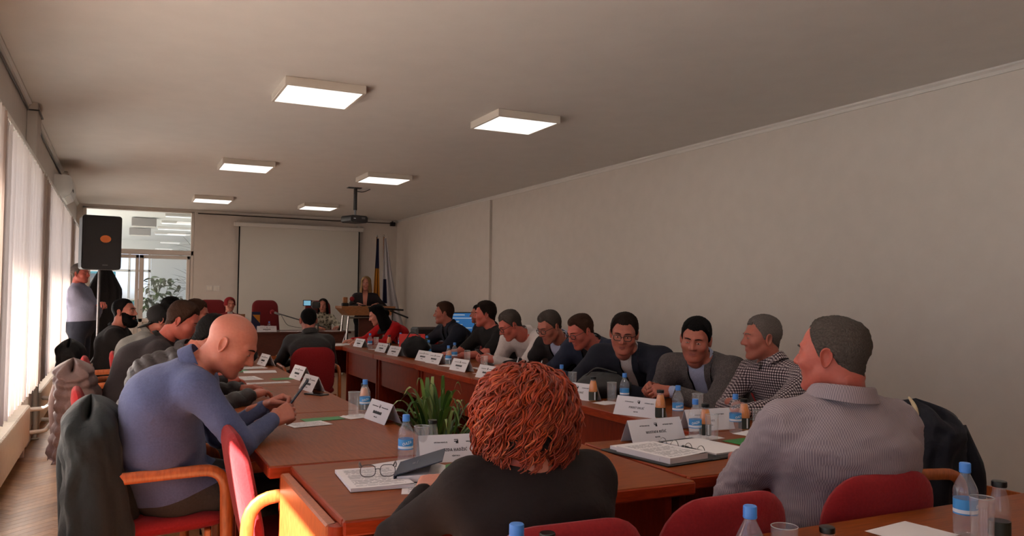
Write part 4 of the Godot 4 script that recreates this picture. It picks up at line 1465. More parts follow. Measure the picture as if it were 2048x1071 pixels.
# ------------------------------------------------------------------ bodies as smooth blends of tapered limbs
# bone: [a, b, ra, rb, k, w, s] - from a to b with those radii, blended over k; the section is s times wider along the unit vector w
func nets(bones: Array, cell: float) -> Array:
	var lo := Vector3(1e9, 1e9, 1e9)
	var hi := -lo
	for b in bones:
		var e: float = max(b[2], b[3]) * max(1.0, b[6]) + 2.0 * cell
		for p in [b[0], b[1]]:
			lo = lo.min(p - Vector3.ONE * e)
			hi = hi.max(p + Vector3.ONE * e)
	var nx := int((hi.x - lo.x) / cell) + 2
	var ny := int((hi.y - lo.y) / cell) + 2
	var nz := int((hi.z - lo.z) / cell) + 2
	var F := PackedFloat32Array()
	F.resize(nx * ny * nz)
	F.fill(1.0)
	for b in bones:
		var a: Vector3 = b[0]
		var ra: float = b[2]
		var dr: float = b[3] - ra
		var k: float = b[4]
		var w: Vector3 = b[5]
		var c: float = 1.0 - 1.0 / b[6]
		var squash := c != 0.0
		var ba: Vector3 = b[1] - a
		var reach: float = max(ra, ra + dr)
		var ext: Vector3 = Vector3.ONE * (reach + k + 2.0 * cell) + w.abs() * reach * (b[6] - 1.0)
		var blo: Vector3 = ((a.min(b[1]) - ext - lo) / cell).floor()
		var bhi: Vector3 = ((a.max(b[1]) + ext - lo) / cell).ceil()
		if squash:
			ba -= w * (ba.dot(w) * c)
		var ib := 1.0 / maxf(ba.length_squared(), 1e-9)
		var far := k + 2.0 * cell
		var x0 := maxi(int(blo.x), 0)
		var x1 := mini(int(bhi.x), nx - 1)
		for kz in range(maxi(int(blo.z), 0), mini(int(bhi.z), nz - 1) + 1):
			for ky in range(maxi(int(blo.y), 0), mini(int(bhi.y), ny - 1) + 1):
				var row := (kz * ny + ky) * nx
				var q0 := Vector3(lo.x, lo.y + ky * cell, lo.z + kz * cell) - a
				for kx in range(x0, x1 + 1):
					var q := q0
					q.x += kx * cell
					if squash:
						q -= w * (q.dot(w) * c)
					var h := clampf(q.dot(ba) * ib, 0.0, 1.0)
					var d := (q - ba * h).length() - ra - dr * h
					if d > far:
						continue
					var o := F[row + kx]
					var e := k - absf(d - o)
					if e > 0.0:
						F[row + kx] = minf(d, o) - e * e / (4.0 * k)
					elif d < o:
						F[row + kx] = d
	var P := PackedVector3Array()
	var T := PackedInt32Array()
	var id := PackedInt32Array()
	id.resize(F.size())
	id.fill(-1)
	var sy := nx
	var sz := nx * ny
	var off := [0, 1, sy, sy + 1, sz, sz + 1, sz + sy, sz + sy + 1]
	var edges := [[0, 1], [2, 3], [4, 5], [6, 7], [0, 2], [1, 3], [4, 6], [5, 7], [0, 4], [1, 5], [2, 6], [3, 7]]
	var corner := []
	for i in 8:
		corner.append(Vector3(i & 1, (i >> 1) & 1, (i >> 2) & 1))
	var g := PackedFloat32Array()
	g.resize(8)
	var lim := cell * 1.9
	for kz in nz - 1:
		for ky in ny - 1:
			var row := (kz * ny + ky) * nx
			for kx in nx - 1:
				var ix := row + kx
				var f0 := F[ix]
				if f0 > lim or f0 < -lim:
					continue
				var neg := 0
				for i in 8:
					var f := F[ix + off[i]]
					g[i] = f
					if f < 0.0:
						neg += 1
				if neg == 0 or neg == 8:
					continue
				var sum := Vector3.ZERO
				var n := 0
				for e in edges:
					var ga := g[e[0]]
					var gb := g[e[1]]
					if (ga < 0.0) != (gb < 0.0):
						sum += corner[e[0]].lerp(corner[e[1]], ga / (ga - gb))
						n += 1
				id[ix] = P.size()
				P.append(lo + (Vector3(kx, ky, kz) + sum / n) * cell)
				if kx > 0 and ky > 0 and kz > 0:
					for ax in 3:
						var f1: float = g[1 if ax == 0 else (2 if ax == 1 else 4)]
						if (f0 < 0.0) == (f1 < 0.0):
							continue
						var s1: int = sy if ax == 0 else (sz if ax == 1 else 1)
						var s2: int = sz if ax == 0 else (1 if ax == 1 else sy)
						var qa := id[ix]
						var qb := id[ix - s1]
						var qc := id[ix - s1 - s2]
						var qd := id[ix - s2]
						if qb < 0 or qc < 0 or qd < 0:
							continue
						if f0 < 0.0:
							T.append_array([qa, qb, qc, qa, qc, qd])
						else:
							T.append_array([qa, qc, qb, qa, qd, qc])
	return [P, T]

func normals_of(P: PackedVector3Array, T: PackedInt32Array) -> PackedVector3Array:
	var N := PackedVector3Array()
	N.resize(P.size())
	for i in range(0, T.size(), 3):
		var a := T[i]
		var b := T[i + 1]
		var c := T[i + 2]
		var f := (P[b] - P[a]).cross(P[c] - P[a])
		N[a] += f
		N[b] += f
		N[c] += f
	for i in N.size():
		N[i] = N[i].normalized()
	return N

# cut one surface into patches: regions are [name, function that is positive inside, how far the patch stands off]; the last takes the rest
func patches(P: PackedVector3Array, N: PackedVector3Array, T: PackedInt32Array, regions: Array) -> Array:
	var nr := regions.size()
	var G := []
	for r in nr - 1:
		var a := PackedFloat32Array()
		a.resize(P.size())
		var f: Callable = regions[r][1]
		for i in P.size():
			a[i] = f.call(P[i])
		G.append(a)
	var out := []
	for r in nr:
		out.append(PackedInt32Array())
	var work := []
	for i in range(0, T.size(), 3):
		work.append([T[i], T[i + 1], T[i + 2], 0])
		while work.size():
			var w: Array = work.pop_back()
			var r: int = w[3]
			if r == nr - 1:
				out[r].append_array([w[0], w[1], w[2]])
				continue
			var ga: float = G[r][w[0]]
			var gb: float = G[r][w[1]]
			var gc: float = G[r][w[2]]
			var n := int(ga > 0) + int(gb > 0) + int(gc > 0)
			if n == 3:
				out[r].append_array([w[0], w[1], w[2]])
				continue
			if n == 0:
				w[3] = r + 1
				work.append(w)
				continue
			var v := [w[0], w[1], w[2]]
			while not ((n == 1 and G[r][v[0]] > 0) or (n == 2 and G[r][v[0]] <= 0)):
				v = [v[1], v[2], v[0]]
			var m := []
			for e in [1, 2]:
				var t: float = G[r][v[0]] / (G[r][v[0]] - G[r][v[e]])
				P.append(P[v[0]].lerp(P[v[e]], t))
				N.append(N[v[0]].lerp(N[v[e]], t).normalized())
				for q in nr - 1:
					G[q].append(lerpf(G[q][v[0]], G[q][v[e]], t))
				m.append(P.size() - 1)
			var lone := [v[0], m[0], m[1]]
			var two := [[m[0], v[1], v[2]], [m[0], v[2], m[1]]]
			if n == 1:
				out[r].append_array(lone)
				for q in two:
					work.append(q + [r + 1])
			else:
				for q in two:
					out[r].append_array(q)
				work.append(lone + [r + 1])
	var res := []
	for r in nr:
		var mb := MB.new()
		var map := {}
		var lift: float = regions[r][2]
		var src: PackedInt32Array = out[r]
		for i in range(0, src.size(), 3):
			var q := []
			for j in 3:
				var s := src[i + j]
				if not map.has(s):
					map[s] = mb.vert(P[s] + N[s] * lift, N[s])
				q.append(map[s])
			mb.tri(q[0], q[1], q[2])
		res.append(mb)
	return res

# ------------------------------------------------------------------ heads
var head_P: PackedVector3Array
var head_N: PackedVector3Array
var head_T: PackedInt32Array
var head_T_ear: PackedInt32Array
var head_n := 0   # how many of the points belong to skull, face and neck (the ears follow)
const HW := 84
const HH := 72

func cap_d(p: Vector3, a: Vector3, b: Vector3, ra: float, rb: float) -> float:
	var ba := b - a
	var h := clampf((p - a).dot(ba) / ba.length_squared(), 0.0, 1.0)
	return (p - a - ba * h).length() - lerpf(ra, rb, h)

func ell_d(p: Vector3, c: Vector3, r: Vector3) -> float:
	var q := p - c
	var k0 := (q / r).length()
	var k1 := (q / (r * r)).length()
	return k0 * (k0 - 1.0) / maxf(k1, 1e-6)

func smin(a: float, b: float, k: float) -> float:
	var h := maxf(k - absf(a - b), 0.0)
	return minf(a, b) - h * h / (4.0 * k)

func head_d(p: Vector3) -> float:
	var q := Vector3(absf(p.x), p.y, p.z)
	var d := ell_d(q, Vector3(0, 0.034, -0.016), Vector3(0.077, 0.086, 0.099))
	d = smin(d, ell_d(q, Vector3(0, -0.028, 0.024), Vector3(0.064, 0.085, 0.068)), 0.03)
	d = smin(d, cap_d(q, Vector3(0.048, -0.055, -0.002), Vector3(0.018, -0.094, 0.055), 0.018, 0.022), 0.03)
	d = smin(d, ell_d(q, Vector3(0, -0.100, 0.066), Vector3(0.024, 0.018, 0.020)), 0.018)
	d = smin(d, cap_d(q, Vector3(0, -0.05, -0.034), Vector3(0, -0.135, -0.050), 0.056, 0.056), 0.028)
	d = smin(d, cap_d(q, Vector3(0.008, 0.030, 0.084), Vector3(0.046, 0.030, 0.066), 0.010, 0.009), 0.016)
	d = smin(d, q.distance_to(Vector3(0.044, -0.020, 0.058)) - 0.025, 0.022)
	# eye hollows, then the lids
	var s := q.distance_to(Vector3(0.031, 0.008, 0.103)) - 0.017
	d = -smin(-d, s, 0.014)
	d = smin(d, ell_d(q, Vector3(0.031, 0.008, 0.0735), Vector3(0.0155, 0.0125, 0.0135)), 0.006)
	# nose
	d = smin(d, cap_d(q, Vector3(0, 0.018, 0.084), Vector3(0, -0.022, 0.108), 0.0075, 0.0120), 0.012)
	d = smin(d, q.distance_to(Vector3(0.0125, -0.0275, 0.095)) - 0.0085, 0.008)
	# mouth
	d = smin(d, cap_d(q, Vector3(0, -0.0560, 0.0870), Vector3(0.020, -0.059, 0.078), 0.0058, 0.0035), 0.009)
	d = smin(d, cap_d(q, Vector3(0, -0.0670, 0.0850), Vector3(0.016, -0.064, 0.079), 0.0066, 0.0035), 0.009)
	return d

func make_head():
	var ctr := Vector3(0, -0.012, 0.0)
	head_P = PackedVector3Array()
	for j in HH + 1:
		var th := PI * j / HH
		for i in HW:
			var t := TAU * i / HW
			var az := t - 0.42 * sin(t)          # closer together round the face
			var dir := Vector3(sin(th) * sin(az), cos(th), sin(th) * cos(az))
			var r := 0.29
			for s in 18:
				var d := head_d(ctr + dir * r)
				r -= d * 0.8
				if absf(d) < 0.0004:
					break
			head_P.append(ctr + dir * r)
	head_T = PackedInt32Array()
	for j in HH:
		for i in HW:
			var a := j * HW + i
			var b := j * HW + (i + 1) % HW
			# az grows from +z towards +x: seen from outside that runs to the right
			head_T.append_array([a, a + HW, b + HW, a, b + HW, b])
	head_n = head_P.size()
	# ears: a dished disc with a rolled rim
	for side in [-1.0, 1.0]:
		var s0 := head_P.size()
		var rings := [[0.0, 0.008], [0.35, 0.006], [0.62, 0.009], [0.82, 0.016], [0.96, 0.0165], [1.0, 0.011], [0.92, 0.004], [0.6, -0.006]]
		for r in rings:
			for i in 18:
				var a := TAU * i / 18
				var w: float = 0.0185 * r[0] * (1.0 + 0.22 * sin(a))
				var h: float = 0.0335 * r[0]
				var p := Vector3(r[1], sin(a) * h, -cos(a) * w)
				# lean the disc out at the back
				p = p.rotated(Vector3.UP, 0.42).rotated(Vector3.RIGHT, -0.16)
				head_P.append(Vector3(side * (0.0715 + p.x), p.y - 0.004, p.z - 0.012))
		for j in rings.size() - 1:
			for i in 18:
				var a := s0 + j * 18 + i
				var b := s0 + j * 18 + (i + 1) % 18
				if side > 0:
					head_T.append_array([a, b + 18, a + 18, a, b, b + 18])
				else:
					head_T.append_array([a, a + 18, b + 18, a, b + 18, b])
	head_N = normals_of(head_P, head_T)

func jowled(k: float) -> PackedVector3Array:
	# a fuller lower face
	if k == 0.0:
		return head_P
	var out := head_P.duplicate()
	for i in head_n:
		var p := out[i]
		var a := smoothstep(0.02, -0.07, p.y) * smoothstep(-0.135, -0.10, p.y)
		p.x *= 1.0 + k * a
		p.z += k * 0.05 * smoothstep(-0.075, -0.11, p.y) * smoothstep(-0.14, -0.11, p.y)
		out[i] = p
	return out

func hairline(phi: float, front: float) -> float:
	# the height at which hair starts, from the forehead (phi 0) to the nape (phi PI)
	var keys := [[0.0, front], [0.40, front + 0.003], [0.70, front + 0.006], [0.90, front - 0.012], [1.08, 0.044], [1.28, 0.022], [1.40, -0.004], [1.52, -0.022], [1.62, -0.018], [1.72, 0.010], [1.95, 0.0], [2.25, -0.045], [PI, -0.082]]
	for i in keys.size() - 1:
		if phi <= keys[i + 1][0]:
			return lerpf(keys[i][1], keys[i + 1][1], (phi - keys[i][0]) / (keys[i + 1][0] - keys[i][0]))
	return -0.08

func hair_shell(style: Dictionary) -> MB:
	# the scalp, lifted: thick where hair is long, sunk below the skin where there is none
	var m := MB.new()
	var thick: float = style.get("t", 0.012)
	var front: float = style.get("front", 0.080)
	var top: float = style.get("top", 0.006)
	var puff: float = style.get("puff", 0.0)
	var bald: float = style.get("bald", 0.0)
	for i in head_n:
		var p := head_P[i]
		var phi := atan2(absf(p.x), p.z)
		var y0 := hairline(phi, front)
		var edge := p.y - y0 + 0.004 * noise_a.get_noise_3d(p.x * 190, p.y * 190, p.z * 190)
		var h := -0.006
		if edge > -0.004 and p.y > -0.10:
			h = -0.004 + (thick + 0.004) * smoothstep(-0.004, 0.030, edge)
			h += top * smoothstep(0.04, 0.10, p.y)
			h += puff * smoothstep(0.02, 0.09, p.z) * smoothstep(0.045, 0.08, p.y)
			h += thick * 0.28 * noise_a.get_noise_3d(p.x * 260, p.y * 70, p.z * 90)
			if bald > 0:
				h -= bald * smoothstep(0.075, 0.03, Vector2(p.x, p.z + 0.03).length()) * smoothstep(0.07, 0.10, p.y)
		m.vert(p + head_N[i] * h, Vector3.ZERO)
	for i in range(0, HH * HW * 6, 3):
		m.tri(head_T[i], head_T[i + 1], head_T[i + 2])
	m.smooth()
	return m

func beard_shell(t: float, low: float) -> MB:
	var m := MB.new()
	for i in head_n:
		var p := head_P[i]
		var phi := atan2(absf(p.x), p.z)
		var h := -0.005
		if p.y < -0.005 and p.y > -0.125 and phi < 1.55:
			var line := lerpf(-0.030, 0.004, smoothstep(0.45, 1.3, phi))
			var e := line - p.y
			var lips := Vector2(p.x / 0.024, (p.y + 0.061) / 0.013).length() - 1.0
			h = -0.003 + (t + 0.003) * smoothstep(0.0, 0.02, e) * smoothstep(0.0, 0.5, lips) + low * smoothstep(-0.075, -0.105, p.y) * smoothstep(1.0, 0.3, phi)
			h += 0.25 * t * noise_a.get_noise_3d(p.x * 220, p.y * 220, p.z * 220)
		m.vert(p + head_N[i] * h, Vector3.ZERO)
	for i in range(0, HH * HW * 6, 3):
		m.tri(head_T[i], head_T[i + 1], head_T[i + 2])
	m.smooth()
	return m

# ------------------------------------------------------------------ hands
var hand_cache := {}

func hand_shape(pose: String, side: int) -> Array:
	# wrist at the origin, fingers towards +z, back of the hand up; side +1 is a left hand
	var key := "%s%d" % [pose, side]
	if hand_cache.has(key):
		return hand_cache[key]
	var curl: Array = {"rest": [0.35, 0.45, 0.3], "flat": [0.10, 0.15, 0.1], "grip": [0.75, 0.95, 0.5], "fist": [1.25, 1.45, 0.9], "pen": [0.75, 0.85, 0.35]}[pose]
	var tx := -float(side)      # the thumb's side
	var bones := []
	var W := Vector3(1, 0, 0)
	bones.append([Vector3(0, 0, -0.07), Vector3(0, 0, 0.012), 0.0235, 0.0225, 0.015, W, 1.3])
	var bx0 := [0.019, 0.006, -0.007, -0.019]
	var kx := [0.031, 0.010, -0.011, -0.030]
	var kz := [0.090, 0.094, 0.088, 0.079]
	var ln := [[0.043, 0.026, 0.020], [0.047, 0.030, 0.021], [0.043, 0.028, 0.020], [0.034, 0.021, 0.018]]
	var rr := [0.0098, 0.0100, 0.0096, 0.0084]
	for f in 4:
		var k := Vector3(tx * kx[f], 0.002, kz[f])
		bones.append([Vector3(tx * bx0[f], 0, 0.012), k, 0.0145, 0.0125, 0.014, W, 1.0])
		bones.append([Vector3(tx * bx0[f], -0.008, 0.03), k + Vector3(0, -0.010, -0.008), 0.013, 0.011, 0.012, W, 1.0])
		var ang := 0.0
		var dirx: float = tx * (0.10 - 0.065 * f)
		var p := k
		for j in 3:
			ang += curl[j] * (1.0 + 0.06 * f)
			var q: Vector3 = p + Vector3(dirx * cos(ang), -sin(ang), cos(ang)).normalized() * ln[f][j]
			bones.append([p, q, rr[f] - 0.0008 * j, rr[f] - 0.0008 * (j + 1), 0.004, W, 1.0])
			p = q
	var th := [Vector3(tx * 0.018, -0.006, 0.018), Vector3(tx * 0.043, -0.016, 0.046), Vector3(tx * 0.054, -0.026, 0.078), Vector3(tx * 0.052, -0.032, 0.104)]
	if pose == "grip" or pose == "pen":
		th = [Vector3(tx * 0.018, -0.008, 0.018), Vector3(tx * 0.038, -0.026, 0.046), Vector3(tx * 0.036, -0.042, 0.078), Vector3(tx * 0.026, -0.048, 0.102)]
	for j in 3:
		bones.append([th[j], th[j + 1], 0.0155 - 0.0022 * j, 0.0133 - 0.0020 * j, 0.010 if j == 0 else 0.004, W, 1.0])
	var r := nets(bones, 0.0042)
	hand_cache[key] = [r[0], normals_of(r[0], r[1]), r[1]]
	return hand_cache[key]

func append_shape(m: MB, shape: Array, xf: Transform3D):
	var s := m.v.size()
	var P: PackedVector3Array = shape[0]
	var N: PackedVector3Array = shape[1]
	for i in P.size():
		m.vert(xf * P[i], (xf.basis * N[i]).normalized())
	var T: PackedInt32Array = shape[2]
	for i in range(0, T.size(), 3):
		m.tri(s + T[i], s + T[i + 1], s + T[i + 2])

func ik(a: Vector3, c: Vector3, l1: float, l2: float, pole: Vector3) -> Vector3:
	var d := c - a
	var l := clampf(d.length(), 0.05, (l1 + l2) * 0.998)
	var x := (l1 * l1 - l2 * l2 + l * l) / (2 * l)
	var y := sqrt(maxf(l1 * l1 - x * x, 0.0))
	var dn := d.normalized()
	var up := (pole - dn * pole.dot(dn)).normalized()
	return a + dn * x + up * y

func loop_band(ctr: Vector3, axis: Vector3, fwd: Vector3, rx: float, rz: float, h: float, flare: float, open := 0.0, thick := 0.006) -> MB:
	# a collar: a band round the neck, open in front by `open` radians each side, dipping to the front
	var m := MB.new()
	var side := axis.cross(fwd).normalized()
	var f := side.cross(axis).normalized()
	var n := 28
	var pts := PackedVector3Array()
	var prof := [[0.0, 0.0], [0.55, 0.3], [1.0, 0.6], [1.06, 1.0], [0.95, 1.7], [0.4, 2.3], [-0.1, 2.4]]
	for q in prof:
		for i in n:
			var t := i / (n - 1.0)
			var a: float = lerpf(open, TAU - open, t)
			var front := 0.5 + 0.5 * cos(a)
			var out: float = (q[1] * thick) + flare * (1.0 - q[0])
			pts.append(ctr + side * sin(a) * (rx + out) + f * cos(a) * (rz + out) + axis * (h * q[0] * (1.0 - 0.25 * front) - 0.030 * front * front))
	# rows go up the inside and down the outside
	m.grid(n, prof.size(), pts)
	return m

# ------------------------------------------------------------------ a person
func person(d: Dictionary) -> Node3D:
	var sc: float = d.get("scale", 1.0)
	var pel: Vector3 = d.pelvis
	var neck: Vector3 = d.neck
	var head: Vector3 = d.head
	var yaw: float = deg_to_rad(d.yaw)
	var fwd := Vector3(sin(yaw), 0, cos(yaw))
	var lat := Vector3(cos(yaw), 0, -sin(yaw))       # the person's left
	var base := Vector3(pel.x, 0, pel.z)
	var t := thing("person", d.label, "person", base, 0, "people at the meeting")
	var cell: float = d.get("cell", 0.017)
	var girth: float = d.get("girth", 1.0) * sc
	var sw: float = d.get("sw", 0.185) * sc
	var up := (neck - pel).normalized()
	var hunch: float = d.get("hunch", 0.03)
	var s1: Vector3 = pel.lerp(neck, 0.36) - fwd * hunch * 0.8 + d.get("belly_off", Vector3.ZERO)
	var s2 := pel.lerp(neck, 0.72) - fwd * hunch
	var bones := []
	var O := Vector3(1, 0, 0)
	var rt := 0.112 * girth
	bones.append([pel, s1, rt * 1.05, rt * d.get("belly", 1.0), 0.06, lat, 1.35])
	bones.append([s1, s2, rt * d.get("belly", 1.0), rt * 1.02, 0.06, lat, 1.42])
	bones.append([s2, neck - up * 0.060, rt * 1.04, rt * 0.78, 0.06, lat, 1.62])
	var hs: float = d.get("hs", 1.04) * sc
	var hrot := Basis.from_euler(Vector3(deg_to_rad(d.get("hp", 0.0)), deg_to_rad(d.hy), deg_to_rad(d.get("hr", 0.0))))
	var skull: Vector3 = head + hrot * Vector3(0, -0.075, -0.034) * hs
	var nax := (skull - neck).normalized()
	var nr: float = d.get("neck_r", 0.059) * hs
	bones.append([neck - up * 0.03, skull, nr * 1.04, nr * 0.97, 0.03, O, 1.0])
	var arm: float = d.get("arm", 1.0) * sc
	var drop: float = d.get("drop", 0.066)
	var twist: Vector3 = d.get("twist", Vector3.ZERO)
	var sh := {}
	for s in [-1, 1]:
		sh[s] = neck - up * drop * sc + lat * s * sw + twist * s + fwd * d.get("round", 0.02)
		bones.append([neck - up * 0.05 * sc + lat * s * 0.05, sh[s], 0.064 * sc, 0.060 * arm, 0.06, O, 1.0])
		bones.append([pel + lat * s * 0.06, pel + lat * s * 0.105 + fwd * 0.03, rt * 1.0, rt * 0.85, 0.05, O, 1.0])
	# arms
	var elbow := {}
	var wrist := {}
	for s in [-1, 1]:
		var hd: Dictionary = d.left if s > 0 else d.right
		wrist[s] = hd.at
		var pole: Vector3 = hd.get("pole", lat * s * 0.8 - Vector3.UP * 0.6 - fwd * 0.3)
		elbow[s] = ik(sh[s], wrist[s], 0.30 * sc, 0.265 * sc, pole)
		bones.append([sh[s], elbow[s], 0.062 * arm, 0.050 * arm, 0.055, O, 1.0])
		bones.append([elbow[s], wrist[s] + (elbow[s] - wrist[s]).normalized() * 0.012, 0.046 * arm, 0.034 * arm, 0.022, O, 1.0])
	# legs
	var knee := {}
	var ankle := {}
	for s in [-1, 1]:
		if d.get("stand", false):
			knee[s] = pel + lat * s * 0.10 + Vector3(0, -0.45 * sc, 0) + fwd * 0.03
			ankle[s] = base + lat * s * 0.11 + Vector3(0, 0.10, 0) + fwd * (0.02 * s)
			bones.append([pel + lat * s * 0.09 - Vector3(0, 0.03, 0), knee[s], 0.088 * girth, 0.068 * sc, 0.035, O, 1.0])
		else:
			var reach: float = d.get("knee", 0.42)
			knee[s] = pel + fwd * reach + lat * s * d.get("spread", 0.13) + Vector3(0, 0.0, 0)
			knee[s].y = 0.50
			ankle[s] = knee[s] + fwd * d.get("shin", -0.03)
			ankle[s].y = 0.10
			bones.append([pel + lat * s * 0.10 + fwd * 0.04, knee[s], 0.085 * girth, 0.066 * sc, 0.035, O, 1.0])
		bones.append([knee[s], ankle[s], 0.060 * sc, 0.048 * sc, 0.022, O, 1.0])
	for b in d.get("extra", []):
		bones.append(b)
	var shape := nets(bones, cell)
	var P: PackedVector3Array = shape[0]
	var T: PackedInt32Array = shape[1]
	# folds of the cloth: real displacement, strongest where limbs bend
	var N := normals_of(P, T)
	var fold: float = d.get("fold", 0.006)
	var quilt: float = d.get("quilt", 0.0)
	for i in P.size():
		var p := P[i]
		var a := 0.35
		for s in [-1, 1]:
			a = maxf(a, 1.2 - p.distance_to(elbow[s]) / 0.16)
			a = maxf(a, 0.9 - p.distance_to(sh[s]) / 0.20)
		var h := noise_a.get_noise_3d(p.x * 9, p.y * 22, p.z * 9) + 0.5 * noise_a.get_noise_3d(p.x * 25, p.y * 30 + 7, p.z * 25)
		var o := fold * h * a
		if quilt > 0:
			var line := fposmod((p - pel).dot(up) / 0.072 + 0.45 * (p - pel).dot(fwd) / 0.072, 1.0)
			o += quilt * (sqrt(maxf(0.0, 1.0 - pow(2.0 * line - 1.0, 2))) - 0.6)
		P[i] = p + N[i] * o - base
	N = normals_of(P, T)
	# clothes cut out of the one surface
	var L := func(v: Vector3): return v - base
	var regions := []
	var waist: float = d.get("waist", 0.09)
	var wp: Vector3 = L.call(pel + up * waist)
	var un: Vector3 = (up * 0.8 + fwd * d.get("waist_tilt", -0.35)).normalized()
	regions.append(["trousers", func(p): return (wp - p).dot(un) if (p - wp).dot(Vector3.UP) < 0.25 and _off_arms(p + base, elbow, wrist) else -1.0, 0.0])
	# neck skin above the collar line
	var coff: float = d.get("collar", 0.050)
	var np: Vector3 = L.call(neck + nax * coff)
	var nn: Vector3 = (nax * 1.0 - fwd * d.get("collar_tilt", 0.12)).normalized()
	var sk: Vector3 = L.call(skull)
	var reach2 := np.distance_to(sk) + 0.09
	regions.append(["neck", func(p):
		if (p - (np + sk) * 0.5).length() > reach2 * 0.5 + 0.06:
			return -1.0
		var q: Vector3 = p - np
		return minf(q.dot(nn), nr * 1.42 - (q - nax * q.dot(nax)).length()), 0.0])
	var ft := (fwd - up * fwd.dot(up)).normalized()
	var vw: float = d.get("vee", 0.0)
	if vw > 0:
		var vt: Vector3 = L.call(neck - up * 0.01)
		var ve: float = d.get("vee_len", 0.36)
		var vside: float = d.get("vee_side", 0.0)
		regions.append(["shirt", func(p):
			var q: Vector3 = p - vt
			if q.dot(ft) < -0.01 or not _off_arms(p + base, elbow, wrist):
				return -0.05
			var dn := -q.dot(up)
			return vw * (1.0 - 0.55 * clampf(dn / ve, 0.0, 1.0)) - absf(q.dot(lat) - vside * dn) if dn < ve else -0.02, 0.0])
		if d.get("lift", 0.0) > 0:
			for ls in [-1.0, 1.0]:
				regions.append(["lapel", func(p):
					var q: Vector3 = p - vt
					if q.dot(ft) < -0.01 or not _off_arms(p + base, elbow, wrist):
						return -0.05
					var dn := -q.dot(up)
					if dn > ve:
						return -0.02
					var u: float = (q.dot(lat) - vside * dn) * ls
					var wide := 0.062 * smoothstep(ve, 0.10, dn) * (1.0 if dn > 0.07 else 0.72)
					return minf(u, vw * (1.0 - 0.55 * clampf(dn / ve, 0.0, 1.0)) + wide - u), 0.013])
	if d.has("bare"):
		# forearms out of short sleeves
		var bare_cut: float = d.bare
		regions.append(["forearm", func(p):
			var best := -1.0
			for s in [-1, 1]:
				var e: Vector3 = elbow[s] - base
				var w: Vector3 = wrist[s] - base
				var a2: Vector3 = sh[s] - base
				var ax := (w - e).normalized()
				if (p - e).dot(ax) > -0.05 and (p - e - ax * (p - e).dot(ax)).length() < 0.075:
					best = maxf(best, (p - e).dot(ax) + bare_cut)
			return best, -0.004])
	var cuff: String = d.get("cuff", "")
	if cuff != "":
		regions.append(["cuff", func(p):
			var best := -1.0
			for s in [-1, 1]:
				var w: Vector3 = wrist[s] - base
				var ax: Vector3 = (wrist[s] - elbow[s]).normalized()
				if p.distance_to(w) < 0.07:
					best = maxf(best, (p - w).dot(ax) + 0.022)
			return best, -0.003])
	regions.append([d.top_name, null, d.get("lift", 0.0)])
	var cut := patches(P, N, T, regions)
	var body := MB.new()
	for i in regions.size():
		var rn: String = regions[i][0]
		var mb: MB = cut[i]
		if mb.ix.is_empty():
			continue
		if rn == "neck" or rn == "forearm":
			append_shape(body, [mb.v, mb.n, PackedInt32Array()], Transform3D())
			var s := body.v.size() - mb.v.size()
			for k in mb.ix:
				body.ix.append(s + k)
			continue
		var mt: Material = M[d.top] if i == regions.size() - 1 else (M[d.get("legs", "dark_trousers")] if rn == "trousers" else (M[d.get("shirt", "white_shirt")] if rn == "shirt" else (M[d.top] if rn == "lapel" else M[cuff])))
		part(rn, mb.done(), mt, t)
	# head
	var hb := hrot * Basis.from_scale(d.get("hscale", Vector3.ONE) * hs)
	var hx := Transform3D(hb, head - base)
	append_shape(body, [jowled(d.get("jowl", 0.0)), head_N, head_T], hx)
	# hands
	for s in [-1, 1]:
		var hd: Dictionary = d.left if s > 0 else d.right
		if hd.get("hidden", false):
			continue
		var dirn: Vector3 = hd.get("dir", (wrist[s] - elbow[s]).normalized())
		var palm_up: Vector3 = hd.get("back", Vector3.UP)
		var z := dirn.normalized()
		var x := palm_up.cross(z).normalized()
		var y := z.cross(x)
		append_shape(body, hand_shape(hd.get("pose", "rest"), s), Transform3D(Basis(x, y, z) * Basis.from_scale(Vector3.ONE * 1.06 * sc), wrist[s] - base))
	for s in [-1, 1]:
		body.tube([neck - up * 0.04 - base, sh[s] - base, elbow[s] - base, wrist[s] - base + (wrist[s] - elbow[s]).normalized() * 0.02], [0.04, 0.035, 0.028, 0.022], 8)
	part("body", body.done(), M[d.get("skin", "skin_a")], t)
	# eyes, brows and lips
	if d.get("face", true):
		var look: float = d.get("lid", 0.0034)
		for s in [-1.0, 1.0]:
			var em := MB.new()
			em.ball(Vector3(s * 0.031, 0.0065, 0.0845), Vector3(0.0120, look, 0.0042), 12, 8, hx)
			var eye := part("eye", em.done(), M.eye_white, t)
			em = MB.new()
			em.ball(Vector3(s * 0.031, 0.0065, 0.0870), Vector3(0.0060, look * 0.98, 0.0032), 10, 8, hx)
			part("iris", em.done(), M.iris, eye)
			var pts := []
			for k in 7:
				var u := k / 6.0
				pts.append(hx * Vector3(s * lerpf(0.012, 0.051, u), 0.0285 + 0.005 * sin(u * 3.0) - 0.003 * u, 0.0945 - 0.021 * u * u))
			em = MB.new()
			em.tube(pts, [0.0020 * hs, 0.0032 * hs, 0.0036 * hs, 0.0036 * hs, 0.0032 * hs, 0.0025 * hs, 0.0012 * hs], 6)
			part("eyebrow", em.done(), M[d.get("brow", d.get("hair_m", "hair_dark"))], t)
		var lm := MB.new()
		lm.ball(Vector3(0, -0.0570, 0.0880), Vector3(0.0215, 0.0032, 0.0060), 14, 8, hx)
		lm.ball(Vector3(0, -0.0645, 0.0875), Vector3(0.0185, 0.0040, 0.0062), 14, 8, hx)
		part("lips", lm.done(), M.lips, t)
